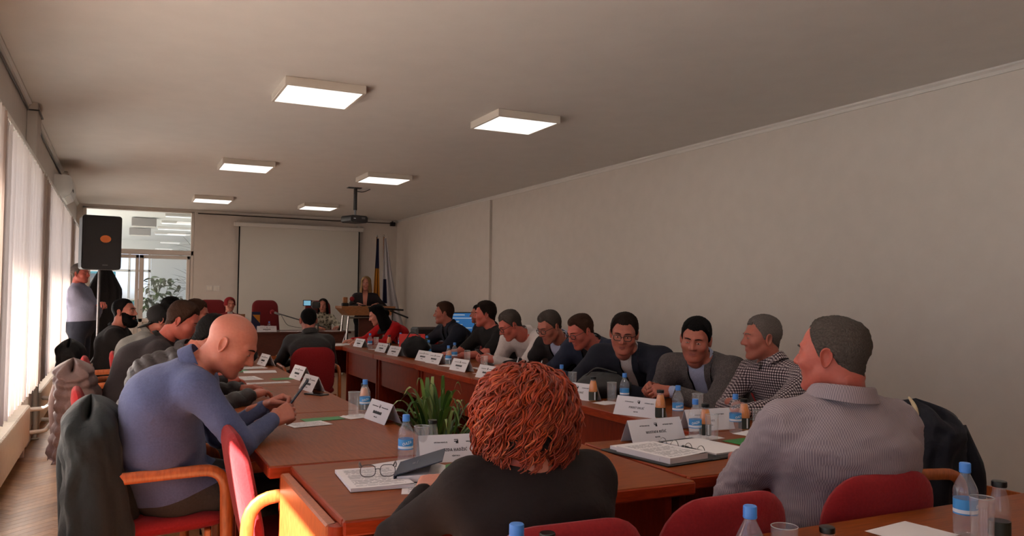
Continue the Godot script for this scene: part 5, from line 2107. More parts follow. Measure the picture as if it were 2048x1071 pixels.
	if d.has("hair"):
		var h := hair_shell(d.hair)
		var hm := MB.new()
		append_mb(hm, h, hx)
		part("hair", hm.done(), M[d.get("hair_m", "hair_dark")], t)
	if d.has("beard"):
		var hm := MB.new()
		append_mb(hm, beard_shell(d.beard[0], d.beard[1]), hx)
		part("beard", hm.done(), M[d.get("beard_m", d.get("hair_m", "hair_dark"))], t)
	if d.has("long_hair"):
		part("hair", long_hair(d.long_hair, hx).done(), M[d.hair_m], t)
	if d.get("glasses", false):
		var gm := MB.new()
		for s in [-1.0, 1.0]:
			var ring := []
			for p in rounded(0.048, 0.034, 0.012, 3):
				ring.append(hx * Vector3(s * 0.032 + p.x, 0.004 + p.y, 0.1005 - 1.6 * pow(s * 0.032 + p.x, 2) * 2.0))
			ring.append(ring[0])
			gm.tube(ring, 0.0027, 5, false)
			gm.tube([hx * Vector3(s * 0.056, 0.010, 0.090), hx * Vector3(s * 0.074, 0.010, 0.045), hx * Vector3(s * 0.079, 0.006, -0.008), hx * Vector3(s * 0.079, -0.012, -0.026)], 0.0019, 5)
		gm.tube([hx * Vector3(-0.009, 0.008, 0.100), hx * Vector3(0, 0.011, 0.103), hx * Vector3(0.009, 0.008, 0.100)], 0.0017, 5)
		part("glasses", gm.done(), M.black_plastic, t)
	# collar
	if d.has("collar_m"):
		var cc: float = d.get("collar_w", 1.0)
		var c2 := loop_band(neck + nax * (coff + d.get("collar_at", -0.022)) - base, (nax - fwd * 0.15).normalized(), fwd, nr * 1.06 * cc, nr * 1.10 * cc, d.get("collar_h", 0.038), d.get("flare", 0.010), d.get("collar_open", 0.0))
		part("collar", c2.done(), M[d.collar_m], t)
	# shoes
	for s in [-1, 1]:
		var f: Vector3 = fwd
		var m := MB.new()
		var a: Vector3 = ankle[s] - base
		a.y = 0
		var sole := []
		for k in 9:
			var u := k / 8.0
			var w: float = [0.024, 0.034, 0.036, 0.034, 0.038, 0.045, 0.046, 0.036, 0.012][k]
			var h: float = [0.055, 0.085, 0.095, 0.085, 0.068, 0.055, 0.046, 0.036, 0.022][k]
			var c3: Vector3 = a + f * lerpf(-0.075, 0.20, u)
			sole.append([c3, w, h])
		var pts := PackedVector3Array()
		for q in sole:
			for k in 12:
				var an := TAU * k / 12
				pts.append(q[0] + lat * cos(an) * q[1] + Vector3.UP * (q[2] * 0.5 + sin(an) * q[2] * 0.5))
		m.grid(12, sole.size(), pts, true)
		part("shoe", m.done(), M.black_leatherette, t)
	return t

func _off_arms(p: Vector3, elbow: Dictionary, wrist: Dictionary) -> bool:
	for s in [-1, 1]:
		var e: Vector3 = elbow[s]
		var w: Vector3 = wrist[s]
		var ba := w - e
		var h := clampf((p - e).dot(ba) / ba.length_squared(), 0.0, 1.0)
		if (p - e - ba * h).length() < 0.066:
			return false
	return true

func append_mb(m: MB, src: MB, xf: Transform3D):
	var s := m.v.size()
	for i in src.v.size():
		m.vert(xf * src.v[i], (xf.basis * src.n[i]).normalized())
	for k in src.ix:
		m.ix.append(s + k)

func long_hair(o: Dictionary, hx: Transform3D) -> MB:
	# a mantle of hair: over the crown and down behind and beside the face
	var m := MB.new()
	var len_: float = o.len
	var wide: float = o.get("wide", 0.10)
	var open: float = o.get("open", 0.75)
	var cols := 44
	var rows := 20
	var pts := PackedVector3Array()
	for layer in 2:
		for jj in rows:
			var j := rows - 1 - jj if layer == 0 else jj
			var v := j / (rows - 1.0)
			for i in cols:
				var u := i / (cols - 1.0)
				var az: float = lerpf(open, TAU - open, u)
				var th := minf(v * 2.3, 1.0) * PI * 0.52
				var r := sin(th)
				var y := 0.045 + 0.098 * cos(th)
				if v > 0.435:
					y -= (v - 0.435) / 0.565 * len_
				var flare: float = 1.0 + (o.get("flare", 0.12)) * smoothstep(0.4, 1.0, v)
				var rx: float = (0.082 + 0.012) * r * flare
				var rz: float = (0.104 + 0.012) * r * flare
				var open2: float = lerpf(0.0, 1.0, smoothstep(0.18, 0.34, v))
				var a2: float = lerpf(TAU * u, az, open2)
				var k := 1.0 + 0.045 * noise_a.get_noise_3d(u * 40.0, v * 3.0, layer) - (0.12 if layer == 0 else 0.0)
				pts.append(hx * Vector3(-sin(a2) * rx * k * (wide / 0.10), y, cos(a2) * rz * k - 0.012))
	m.grid(cols, rows * 2, pts)
	return m

func hnd(at: Vector3, pose := "rest", dir := Vector3.ZERO, pole := Vector3.ZERO, back := Vector3.UP) -> Dictionary:
	var h := {"at": at, "pose": pose, "back": back}
	if dir != Vector3.ZERO:
		h.dir = dir
	if pole != Vector3.ZERO:
		h.pole = pole
	return h

func V(x: float, y: float, z: float) -> Vector3:
	return Vector3(x, y, z)

func build_people():
	make_head()
	var short := {"t": 0.011, "top": 0.008}
	var crew := {"t": 0.005, "top": 0.003, "front": 0.084}
	# --- near side
	var p := person({"label": "broad man in striped white shirt seen from behind, head turned aside", "pelvis": V(2.24, 0.53, -2.00), "neck": V(2.17, 1.055, -1.93), "head": V(2.165, 1.215, -1.97), "yaw": 162, "hy": -158, "hp": 2, "jowl": 0.16, "neck_r": 0.070, "sw": 0.202, "girth": 1.30, "belly": 1.12, "arm": 1.24, "hs": 1.04, "hscale": V(1.05, 1.0, 1.03), "cell": 0.011, "fold": 0.016, "drop": 0.085, "hunch": 0.035,
		"left": hnd(V(2.13, 0.80, -2.36), "rest", V(0.6, -0.1, -0.8), V(-0.75, -0.8, 0.1)), "right": hnd(V(2.52, 0.80, -2.44), "rest", V(-0.3, -0.1, -1)), "top": "stripe_shirt", "top_name": "shirt", "collar_m": "stripe_shirt", "collar_w": 1.18, "collar_h": 0.045, "skin": "skin_d", "hair": {"t": 0.010, "top": 0.004, "front": 0.088, "bald": 0.006}, "hair_m": "hair_grey", "waist": 0.02})
	var seam := MB.new()
	# the yoke seam and pleat across the back of the striped shirt
	var lat := V(cos(deg_to_rad(162)), 0, -sin(deg_to_rad(162)))
	p = person({"label": "woman with curly red hair in black jacket, seen from behind", "pelvis": V(1.0, 0.50, -1.93), "collar": 0.12, "neck": V(1.01, 0.945, -1.92), "head": V(1.0, 1.075, -1.955), "yaw": 174, "hy": 172, "hp": 10, "sw": 0.172, "girth": 1.12, "arm": 1.1, "cell": 0.013, "fold": 0.004, "hunch": 0.03, "drop": 0.05, "face": false, "collar_m": "black_jacket", "collar_h": 0.05, "flare": 0.012,
		"left": hnd(V(0.86, 0.79, -2.36), "rest"), "right": hnd(V(1.18, 0.79, -2.36), "rest"), "top": "black_jacket", "top_name": "jacket", "skin": "skin_c", "hs": 0.98})
	curly_hair(p, V(1.0, 1.083, -1.955))
	p = person({"label": "bald man in blue half-zip sweater leaning over his phone", "jowl": 0.12, "pelvis": V(0.23, 0.55, -3.90), "neck": V(0.27, 1.06, -3.81), "head": V(0.452, 1.172, -3.75), "yaw": 84, "hy": 70, "hp": 34, "hr": 0, "sw": 0.195, "girth": 1.32, "belly": 1.15, "arm": 1.14, "hs": 1.08, "cell": 0.013, "fold": 0.007, "hunch": 0.085, "round": 0.06, "lid": 0.0025,
		"left": hnd(V(0.64, 0.86, -3.97), "grip", V(1, 0.35, 0.45), V(-0.2, -1, -0.4), V(0.2, 0.6, -0.8)), "right": hnd(V(0.63, 0.835, -3.72), "grip", V(1, 0.35, -0.45), V(0.1, -0.8, 0.8), V(0.2, 0.6, 0.8)), "top": "blue_sweater", "top_name": "sweater", "collar_m": "blue_sweater", "collar_h": 0.055, "collar_w": 1.12, "flare": 0.004, "skin": "skin_a", "legs": "grey_trousers", "brow": "hair_brown", "waist": 0.0, "knee": 0.44})
	# --- the row by the long wall, from the near end
	person({"label": "grey-haired man in black and white checked shirt, arms crossed on table", "pelvis": V(3.70, 0.52, -3.58), "neck": V(3.47, 1.007, -3.575), "head": V(3.42, 1.17, -3.63), "yaw": -84, "hy": -114, "hp": 3, "sw": 0.213, "girth": 1.20, "arm": 1.15, "jowl": 0.10, "cell": 0.014, "fold": 0.006, "hunch": 0.04,
		"right": hnd(V(3.14, 0.805, -3.52), "rest", V(-0.15, -0.1, 1), V(-0.5, -0.8, -0.6)), "left": hnd(V(2.98, 0.795, -3.36), "rest", V(-0.1, -0.05, -1), V(0.1, -0.8, 0.9)), "top": "gingham", "top_name": "shirt", "collar_m": "gingham", "collar_open": 0.35, "collar_h": 0.05, "flare": 0.014, "skin": "skin_b", "hair": {"t": 0.008, "top": 0.010, "front": 0.082, "puff": 0.006}, "hair_m": "hair_pale"})
	p = person({"label": "dark-haired man in grey tweed jacket with clasped hands on table", "pelvis": V(3.68, 0.52, -4.20), "neck": V(3.33, 1.007, -4.06), "head": V(3.21, 1.145, -3.97), "yaw": -66, "hy": -50, "hp": 14, "hr": -6, "sw": 0.213, "girth": 1.23, "arm": 1.25, "jowl": 0.10, "cell": 0.014, "hunch": 0.05, "round": 0.04, "vee": 0.055, "vee_len": 0.44, "shirt": "pale_shirt", "lift": 0.006, "hs": 1.06,
		"right": hnd(V(3.05, 0.835, -4.20), "grip", V(-1, 0.12, 0.62), V(0.2, -0.8, -0.6), V(-0.3, 0.6, -0.6)), "left": hnd(V(3.03, 0.835, -3.98), "grip", V(-1, 0.05, -0.62), V(0.4, -0.6, 0.8), V(-0.3, 0.6, 0.6)), "top": "tweed", "top_name": "jacket", "cuff": "pale_shirt", "collar_m": "pale_shirt", "collar_open": 0.3, "flare": 0.012, "collar_h": 0.045, "skin": "skin_b", "hair": {"t": 0.010, "top": 0.008, "front": 0.076}, "hair_m": "hair_black"})
	p = person({"label": "man with dark-rimmed glasses in navy jacket and white band-collar shirt", "pelvis": V(3.68, 0.52, -5.00), "neck": V(3.17, 1.022, -4.63), "head": V(3.06, 1.155, -4.535), "yaw": -56, "hy": -40, "hp": 15, "hr": -4, "sw": 0.223, "girth": 1.26, "arm": 1.30, "jowl": 0.10, "cell": 0.014, "hunch": 0.07, "round": 0.03, "vee": 0.042, "vee_len": 0.46, "shirt": "white_shirt", "lift": 0.006, "hs": 1.06,
		"right": hnd(V(3.06, 0.80, -4.80), "rest", V(-0.4, 0, 1), V(-0.2, -0.8, -0.9)), "left": hnd(V(2.99, 0.795, -4.52), "rest", V(-0.5, 0, -1), V(0.5, -0.7, 0.8)), "top": "navy_suit", "top_name": "jacket", "cuff": "white_shirt", "collar_m": "white_shirt", "collar_open": 0.18, "flare": 0.002, "collar_h": 0.032, "skin": "skin_b", "hair": {"t": 0.012, "top": 0.008, "front": 0.082}, "hair_m": "hair_dark", "glasses": true})
	person({"label": "man with glasses in blue jacket looking down at his writing", "pelvis": V(3.70, 0.52, -5.72), "neck": V(3.36, 1.032, -5.42), "head": V(3.205, 1.135, -5.35), "yaw": -72, "hy": -86, "hp": 26, "sw": 0.208, "girth": 1.23, "arm": 1.25, "jowl": 0.10, "cell": 0.016, "hunch": 0.06, "vee": 0.04, "vee_len": 0.40, "shirt": "black_knit", "lift": 0.005, "lid": 0.0025,
		"right": hnd(V(3.03, 0.79, -5.74), "pen", V(-1, -0.1, 0.5)), "left": hnd(V(3.08, 0.79, -5.42), "rest", V(-1, 0, -0.3)), "top": "blue_suit", "top_name": "jacket", "collar_m": "black_knit", "skin": "skin_d", "hair": {"t": 0.010, "top": 0.006, "front": 0.080, "bald": 0.004}, "hair_m": "hair_brown", "glasses": true})
	p = person({"label": "grey-haired man with glasses in dark jacket and pale striped shirt", "pelvis": V(3.72, 0.52, -6.22), "neck": V(3.41, 1.032, -6.01), "head": V(3.26, 1.145, -5.95), "yaw": -70, "hy": -80, "hp": 26, "sw": 0.203, "girth": 1.20, "arm": 1.15, "jowl": 0.10, "cell": 0.016, "hunch": 0.06, "vee": 0.06, "vee_len": 0.44, "shirt": "pale_shirt", "lift": 0.005, "lid": 0.0025,
		"right": hnd(V(3.08, 0.79, -6.42), "rest"), "left": hnd(V(3.10, 0.79, -6.08), "pen", V(-1, -0.1, -0.2)), "top": "dark_suit", "top_name": "jacket", "collar_m": "pale_shirt", "collar_open": 0.3, "flare": 0.012, "skin": "skin_b", "hair": short, "hair_m": "hair_grey", "glasses": true})
	person({"label": "grey-haired man in white shirt reading his phone through glasses", "pelvis": V(3.74, 0.52, -7.0), "neck": V(3.41, 1.042, -6.63), "head": V(3.21, 1.135, -6.61), "yaw": -74, "hy": -95, "hp": 30, "sw": 0.223, "girth": 1.30, "arm": 1.30, "jowl": 0.10, "cell": 0.016, "fold": 0.008, "hunch": 0.07, "round": 0.05, "lid": 0.0025,
		"right": hnd(V(3.06, 0.84, -6.78), "grip", V(-1, 0.25, 0.3), V(0, -1, -0.5), V(-0.2, 0.7, -0.5)), "left": hnd(V(3.04, 0.83, -6.56), "grip", V(-1, 0.25, -0.3), V(0.15, -1.0, 0.45), V(-0.2, 0.7, 0.5)), "top": "white_shirt", "top_name": "shirt", "collar_m": "white_shirt", "collar_open": 0.3, "collar_h": 0.05, "flare": 0.014, "skin": "skin_d", "hair": short, "hair_m": "hair_grey", "glasses": true})
	person({"label": "dark-haired man in black polo shirt with bare forearm on table", "pelvis": V(3.74, 0.52, -7.80), "neck": V(3.54, 1.052, -7.74), "head": V(3.46, 1.205, -7.735), "yaw": -84, "hy": -112, "hp": 4, "sw": 0.213, "girth": 1.28, "arm": 1.20, "jowl": 0.10, "cell": 0.017, "hunch": 0.045,
		"right": hnd(V(3.10, 0.80, -7.82), "rest"), "left": hnd(V(3.08, 0.80, -7.45), "rest", V(-1, -0.05, -0.1), V(0.2, -0.8, 0.5)), "top": "black_knit", "top_name": "polo_shirt", "bare": 0.03, "collar_m": "black_knit", "skin": "skin_d", "hair": {"t": 0.014, "top": 0.012, "front": 0.080, "puff": 0.004}, "hair_m": "hair_dark"})
	p = person({"label": "man in dark suit in profile, hair brushed up at the front", "pelvis": V(3.76, 0.52, -8.95), "neck": V(3.54, 1.037, -8.90), "head": V(3.46, 1.19, -8.93), "yaw": -84, "hy": -113, "hp": 2, "sw": 0.208, "girth": 1.20, "arm": 1.20, "jowl": 0.10, "cell": 0.018, "hunch": 0.04, "vee": 0.03, "vee_len": 0.35, "shirt": "black_knit", "lift": 0.004,
		"right": hnd(V(3.08, 0.80, -9.10), "rest"), "left": hnd(V(3.12, 0.80, -8.72), "rest"), "top": "navy_suit", "top_name": "jacket", "collar_m": "dark_suit", "skin": "skin_b", "hair": {"t": 0.012, "top": 0.010, "front": 0.080, "puff": 0.016}, "hair_m": "hair_brown"})
	p = person({"label": "woman with pinned dark hair in bright red blazer writing at the end table", "pelvis": V(3.64, 0.52, -10.62), "neck": V(3.24, 1.007, -10.43), "head": V(3.07, 1.125, -10.37), "yaw": -78, "hy": -104, "hp": 22, "sw": 0.178, "arm": 1.15, "jowl": 0.10, "cell": 0.018, "hunch": 0.06, "vee": 0.05, "vee_len": 0.40, "shirt": "coat_black", "lift": 0.004, "lid": 0.0025, "hs": 0.98,
		"right": hnd(V(2.80, 0.79, -10.58), "pen", V(-1, -0.1, -0.1)), "left": hnd(V(2.86, 0.79, -10.22), "rest"), "top": "red_blazer", "top_name": "blazer", "skin": "skin_c", "hair": {"t": 0.018, "top": 0.012, "front": 0.080}, "long_hair": {"len": 0.26, "open": 1.35, "flare": 0.35}, "hair_m": "hair_black"})
	var bun := MB.new()
	bun.ball(V(0, 0, 0), V(0.06, 0.055, 0.05), 14, 10)
	part("hair_bun", bun.done(), M.hair_black, p, V(3.18, 1.16, -10.35) - p.position)
	var shawl := loop_band(V(3.26, 0.955, -10.43) - p.position, V(-0.25, 0.95, 0.1).normalized(), V(-1, 0, -0.2), 0.085, 0.085, 0.07, 0.03, 0.0, 0.02)
	part("scarf", shawl.done(), M.coat_black, p)
	person({"label": "dark-haired man in grey jacket seated by the computer monitor", "pelvis": V(4.80, 0.52, -10.52), "neck": V(4.68, 0.997, -10.50), "head": V(4.63, 1.14, -10.58), "yaw": -95, "hy": -110, "hp": 2, "sw": 0.188, "arm": 1.15, "jowl": 0.10, "cell": 0.02, "hunch": 0.03,
		"right": hnd(V(4.42, 0.72, -10.75), "rest"), "left": hnd(V(4.40, 0.66, -10.35), "rest"), "top": "charcoal_knit", "top_name": "jacket", "collar_m": "charcoal_knit", "skin": "skin_b", "hair": short, "hair_m": "hair_black"})
	# --- the row by the windows
	person({"label": "man in dark quilted jacket bent forward beside the blue sweater", "pelvis": V(0.14, 0.53, -5.15), "neck": V(0.34, 1.03, -5.10), "head": V(0.505, 1.13, -5.03), "yaw": 88, "hy": 84, "hp": 34, "sw": 0.20, "girth": 1.25, "arm": 1.3, "cell": 0.014, "fold": 0.004, "quilt": 0.017, "hunch": 0.08, "round": 0.03,
		"left": hnd(V(0.70, 0.80, -5.32), "rest"), "right": hnd(V(0.70, 0.80, -4.92), "rest"), "top": "puffer_dark", "top_name": "quilted_jacket", "collar_m": "puffer_dark", "collar_h": 0.05, "skin": "skin_b", "hair": short, "hair_m": "hair_black"})
	person({"label": "man with short brown hair in dark crew-neck sweater, looking down", "pelvis": V(0.05, 0.53, -6.05), "neck": V(0.26, 1.06, -6.03), "head": V(0.40, 1.20, -6.0), "yaw": 88, "hy": 74, "hp": 26, "sw": 0.205, "girth": 1.22, "arm": 1.15, "cell": 0.016, "hunch": 0.08, "lid": 0.0025,
		"left": hnd(V(0.66, 0.80, -6.22), "rest"), "right": hnd(V(0.66, 0.80, -5.82), "rest"), "top": "charcoal_knit", "top_name": "sweater", "collar_m": "black_knit", "collar_h": 0.02, "skin": "skin_d", "hair": {"t": 0.010, "top": 0.010, "front": 0.082}, "hair_m": "hair_brown"})
	p = person({"label": "person in grey sweatshirt with a dark cap, half hidden behind the sweater", "pelvis": V(0.08, 0.53, -7.62), "neck": V(0.22, 1.03, -7.58), "head": V(0.345, 1.155, -7.56), "yaw": 88, "hy": 86, "hp": 24, "sw": 0.19, "girth": 1.1, "cell": 0.02, "hunch": 0.07,
		"left": hnd(V(0.66, 0.80, -7.78), "rest"), "right": hnd(V(0.66, 0.80, -7.40), "rest"), "top": "grey_sweat", "top_name": "sweatshirt", "collar_m": "grey_sweat", "skin": "skin_b", "hair": {"t": 0.012, "top": 0.006, "front": 0.05}, "hair_m": "hair_black"})
	var cap := MB.new()
	cap.ball(V(0, 0.025, -0.02), V(0.098, 0.098, 0.125), 18, 12, Transform3D(Basis.from_euler(V(deg_to_rad(10), deg_to_rad(86), 0)), V(0.345, 1.175, -7.56) - p.position))
	cap.ball(V(0, -0.005, -0.135), V(0.07, 0.012, 0.09), 14, 8, Transform3D(Basis.from_euler(V(deg_to_rad(-20), deg_to_rad(86), 0)), V(0.345, 1.175, -7.56) - p.position))
	part("cap", cap.done(), M.coat_black, p)
	person({"label": "man with greying light hair leaning in, far part of the window row", "pelvis": V(0.30, 0.53, -8.10), "neck": V(0.52, 1.03, -8.06), "head": V(0.645, 1.20, -8.0), "yaw": 88, "hy": 80, "hp": 14, "sw": 0.19, "girth": 1.05, "cell": 0.02, "hunch": 0.05,
		"left": hnd(V(0.80, 0.80, -8.25), "rest"), "right": hnd(V(0.80, 0.80, -7.90), "rest"), "top": "navy_suit", "top_name": "jacket", "collar_m": "white_shirt", "skin": "skin_b", "hair": short, "hair_m": "hair_brown"})
	person({"label": "bearded man with shaved sides in black sweater, sitting upright", "pelvis": V(-0.06, 0.54, -8.75), "neck": V(-0.02, 1.04, -8.75), "head": V(0.045, 1.205, -8.70), "yaw": 82, "hy": 66, "hp": -2, "sw": 0.205, "girth": 1.2, "arm": 1.2, "cell": 0.017, "hunch": 0.03,
		"left": hnd(V(0.42, 0.80, -8.95), "rest"), "right": hnd(V(0.42, 0.78, -8.52), "rest"), "top": "black_knit", "top_name": "sweater", "collar_m": "black_knit", "collar_h": 0.02, "skin": "skin_a", "hair": {"t": 0.002, "top": 0.007, "front": 0.082}, "hair_m": "hair_black", "beard": [0.013, 0.018], "beard_m": "hair_black"})
	person({"label": "dark-haired man at the far end of the window row", "pelvis": V(0.22, 0.53, -9.55), "neck": V(0.42, 1.04, -9.55), "head": V(0.52, 1.215, -9.55), "yaw": 88, "hy": 78, "hp": 6, "sw": 0.19, "cell": 0.022, "hunch": 0.04,
		"left": hnd(V(0.80, 0.80, -9.7), "rest"), "right": hnd(V(0.80, 0.80, -9.35), "rest"), "top": "dark_suit", "top_name": "jacket", "collar_m": "white_shirt", "skin": "skin_b", "hair": short, "hair_m": "hair_black"})
	# --- aisle and head desk
	person({"label": "man in brown-black leather jacket seen from behind in the aisle chair", "pelvis": V(1.80, 0.52, -8.55), "neck": V(1.83, 0.955, -8.64), "head": V(1.83, 1.115, -8.73), "yaw": 178, "hy": 176, "hp": 14, "sw": 0.19, "girth": 1.12, "arm": 1.15, "cell": 0.017, "fold": 0.008, "hunch": 0.06, "face": false,
		"left": hnd(V(1.72, 0.66, -8.98), "rest"), "right": hnd(V(1.93, 0.66, -8.98), "rest"), "top": "leather", "top_name": "leather_jacket", "collar_m": "leather", "collar_h": 0.05, "flare": 0.012, "skin": "skin_b", "hair": crew, "hair_m": "hair_black"})
	person({"label": "woman with brown bob in white patterned blouse at the head desk", "pelvis": V(3.43, 0.53, -15.28), "neck": V(3.43, 1.02, -15.14), "head": V(3.43, 1.185, -15.10), "yaw": -8, "hy": -22, "hp": 8, "sw": 0.165, "cell": 0.021, "hunch": 0.03, "hs": 0.98,
		"left": hnd(V(3.60, 0.80, -14.66), "rest", V(-0.5, 0, 1)), "right": hnd(V(3.26, 0.80, -14.66), "rest", V(0.3, 0, 1)), "top": "floral", "top_name": "blouse", "skin": "skin_c", "long_hair": {"len": 0.19, "open": 0.85, "flare": 0.18}, "hair_m": "hair_dark"})
	p = person({"label": "woman in dark red headscarf and blazer at the head desk", "pelvis": V(1.74, 0.53, -15.22), "neck": V(1.77, 1.02, -15.12), "head": V(1.765, 1.195, -15.08), "yaw": 2, "hy": 10, "hp": 4, "sw": 0.17, "cell": 0.021, "hunch": 0.03, "vee": 0.045, "vee_len": 0.32, "shirt": "white_shirt", "hs": 0.98,
		"left": hnd(V(1.92, 0.80, -14.70), "rest"), "right": hnd(V(1.62, 0.80, -14.70), "rest"), "top": "dark_red_blazer", "top_name": "blazer", "skin": "skin_c", "long_hair": {"len": 0.05, "open": 0.72, "flare": 0.02, "wide": 0.104}, "hair_m": "headscarf", "brow": "hair_dark"})
	person({"label": "blonde woman in dark suit speaking at the lectern", "pelvis": V(4.06, 0.94, -14.50), "neck": V(4.06, 1.425, -14.46), "head": V(4.06, 1.605, -14.43), "yaw": -18, "hy": -24, "hp": 6, "sw": 0.17, "cell": 0.021, "hunch": 0.0, "stand": true, "vee": 0.045, "vee_len": 0.32, "shirt": "skin_c", "hs": 0.98,
		"left": hnd(V(4.18, 1.225, -14.18), "rest", V(-0.6, -0.1, 0.8)), "right": hnd(V(3.88, 1.225, -14.18), "rest", V(0.2, -0.1, 1)), "top": "charcoal_knit", "top_name": "jacket", "skin": "skin_c", "long_hair": {"len": 0.20, "open": 0.60, "flare": 0.22}, "hair_m": "hair_blond", "brow": "hair_brown"})
	person({"label": "stout man in grey-blue shirt standing with folded arms by the blinds", "pelvis": V(-0.47, 0.93, -12.1), "neck": V(-0.50, 1.46, -12.1), "head": V(-0.475, 1.635, -12.08), "yaw": 72, "hy": 60, "hp": 0, "sw": 0.195, "girth": 1.28, "belly": 1.25, "belly_off": V(0.06, 0, 0), "cell": 0.018, "hunch": 0.0, "stand": true,
		"left": hnd(V(-0.22, 1.24, -12.04), "rest", V(0.1, 0.1, 1), V(0.2, -0.8, -0.6)), "right": hnd(V(-0.21, 1.20, -12.2), "rest", V(0.1, 0.2, -1), V(0.2, -0.8, 0.6)), "top": "office_shirt", "top_name": "shirt", "collar_m": "office_shirt", "collar_open": 0.3, "skin": "skin_d", "hair": short, "hair_m": "hair_pale", "legs": "denim", "waist": 0.08, "waist_tilt": 0.0})

func curly_hair(p: Node3D, at: Vector3):
	# a dense round bob: an inner mass and many springy locks running from the crown outwards and down past the nape
	var m := MB.new()
	m.coloured = true
	m.colour = Color(0.13, 0.011, 0.003)
	var o := at - p.position
	var R := V(0.126, 0.120, 0.124)
	m.ball(o + V(0, -0.012, 0.0), V(0.118, 0.112, 0.116), 26, 18)
	m.ball(o + V(0, -0.075, 0.012), V(0.108, 0.060, 0.100), 26, 14)
	m.ball(o + V(0, -0.112, 0.034), V(0.100, 0.055, 0.084), 22, 12)
	var r2 := RandomNumberGenerator.new()
	r2.seed = 77
	for i in 360:
		# a lock: a few strands that wave together
		var az := r2.randf() * TAU
		var start := r2.randf_range(0.02, 0.75) if i < 250 else r2.randf_range(0.8, 1.5)
		var end := r2.randf_range(2.25, 2.85)
		if r2.randf() < 0.25:
			end = r2.randf_range(1.5, 2.2)
		var rr := lerpf(0.95, 1.12, sqrt(r2.randf()))
		var ph := r2.randf() * TAU
		var coil := r2.randf_range(5.5, 9.0)
		var amp := r2.randf_range(0.008, 0.015)
		var daz := r2.randf_range(-0.25, 0.25)
		var tone := r2.randf()
		for st in 4:
			var path := []
			var rad := []
			var n := 34
			var ph2 := ph + r2.randf_range(-0.5, 0.5)
			var oa := r2.randf_range(-0.045, 0.045)
			var orr := r2.randf_range(-0.035, 0.035)
			var thick := r2.randf_range(0.0018, 0.0034)
			for k in n:
				var u := k / (n - 1.0)
				var th := lerpf(start, end, u)
				var a := az + oa * (1.0 + u) + daz * u
				var d := Vector3(sin(th) * cos(a), cos(th), sin(th) * sin(a))
				var side := Vector3(-sin(a), 0, cos(a))
				var out := (rr + orr) * (1.0 + 0.05 * u)
				var q := d * R * out
				# below the widest place the bob hangs and tucks in
				if th > 1.6:
					var f := th - 1.6
					q = Vector3(cos(a) * R.x, 0, sin(a) * R.z) * out * (1.0 - 0.13 * f * f)
					q.y = -0.004 - f * 0.122
				var w := coil * (th - start) * 1.6 + ph2
				var g := amp * (0.35 + 0.65 * smoothstep(0.0, 0.35, u))
				var fz := 0.004 * noise_b.get_noise_2d(i * 7.3 + st * 1.7, th * 4.0)
				path.append(o + q + side * (g * sin(w) + fz * 2.0) + d * (g * 0.75 * cos(w) + fz))
				rad.append(thick * (1.0 - 0.55 * pow(u, 3)))
			m.colour = Color(0.085, 0.008, 0.003).lerp(Color(0.25, 0.029, 0.007), clampf(tone + r2.randf_range(-0.25, 0.25), 0, 1)) if r2.randf() < 0.92 else Color(0.36, 0.085, 0.035)
			m.tube(path, rad, 5, false)
	part("curly_hair", m.done(), M.hair_red, p)

# ------------------------------------------------------------------ things on the tables
var sheet_print: ImageTexture

func print_material():
	# rows of small dark type on white paper
	sheet_print = image_tex(96, 136, func(x, y):
		var white := Color(1, 1, 1)
		if x < 10 or x > 85 or y < 12 or y > 126:
			return white
		var row := int((y - 12) / 4.0)
		if (y - 12) % 4 > 1 or row % 9 == 8:
			return white
		var endx := 86 - (hash(row * 37) % 26 if row % 4 == 3 else 0)
		if x > endx or hash(x * 3 / 7 + row * 911) % 6 == 0:
			return white
		return Color(0.62, 0.62, 0.64))
	var m := mat("printed_paper", Color(0.84, 0.82, 0.82), 0.9)
	m.albedo_texture = sheet_print

func sheet_mesh(w: float, d: float, h: float, curl := 0.0) -> ArrayMesh:
	# a sheet or a stack of sheets: printed top with its own coordinates, a corner that may lift
	var m := MB.new()
	var nx := 5
	var nz := 5
	var top := PackedVector3Array()
	var s := m.v.size()
	for j in nz:
		for i in nx:
			var u := i / (nx - 1.0)
			var v := j / (nz - 1.0)
			var y := h + curl * pow(maxf(u + v - 1.2, 0.0), 2.0)
			m.vert(Vector3((u - 0.5) * w, y, (v - 0.5) * d), Vector3.UP, Vector2(u, v))
	for j in nz - 1:
		for i in nx - 1:
			var a := s + j * nx + i
			m.tri(a, a + nx, a + nx + 1)
			m.tri(a, a + nx + 1, a + 1)
	var b := m.v.size()
	for e in 4:
		var p0: Vector3 = [Vector3(-w / 2, 0, d / 2), Vector3(w / 2, 0, d / 2), Vector3(w / 2, 0, -d / 2), Vector3(-w / 2, 0, -d / 2)][e]
		var p1: Vector3 = [Vector3(w / 2, 0, d / 2), Vector3(w / 2, 0, -d / 2), Vector3(-w / 2, 0, -d / 2), Vector3(-w / 2, 0, d / 2)][e]
		m.face([p0, p1, p1 + Vector3(0, h, 0), p0 + Vector3(0, h, 0)])
	m.face([Vector3(-w / 2, 0, -d / 2), Vector3(w / 2, 0, -d / 2), Vector3(w / 2, 0, d / 2), Vector3(-w / 2, 0, d / 2)])
	return m.done()

var paper_n := 0

func paper(label: String, x: float, y: float, z: float, w: float, d: float, turn: float, group := "loose papers on the tables", h := 0.0012, kind := "printed_paper", curl := 0.0):
	var o := part("paper_sheet" if h < 0.004 else "paper_stack", sheet_mesh(w, d, h, curl), M[kind], self, Vector3(x, y + 0.0004 * (paper_n % 6), z), Vector3(0, turn, 0))
	paper_n += 1
	return tag(o, label, "paper", group)

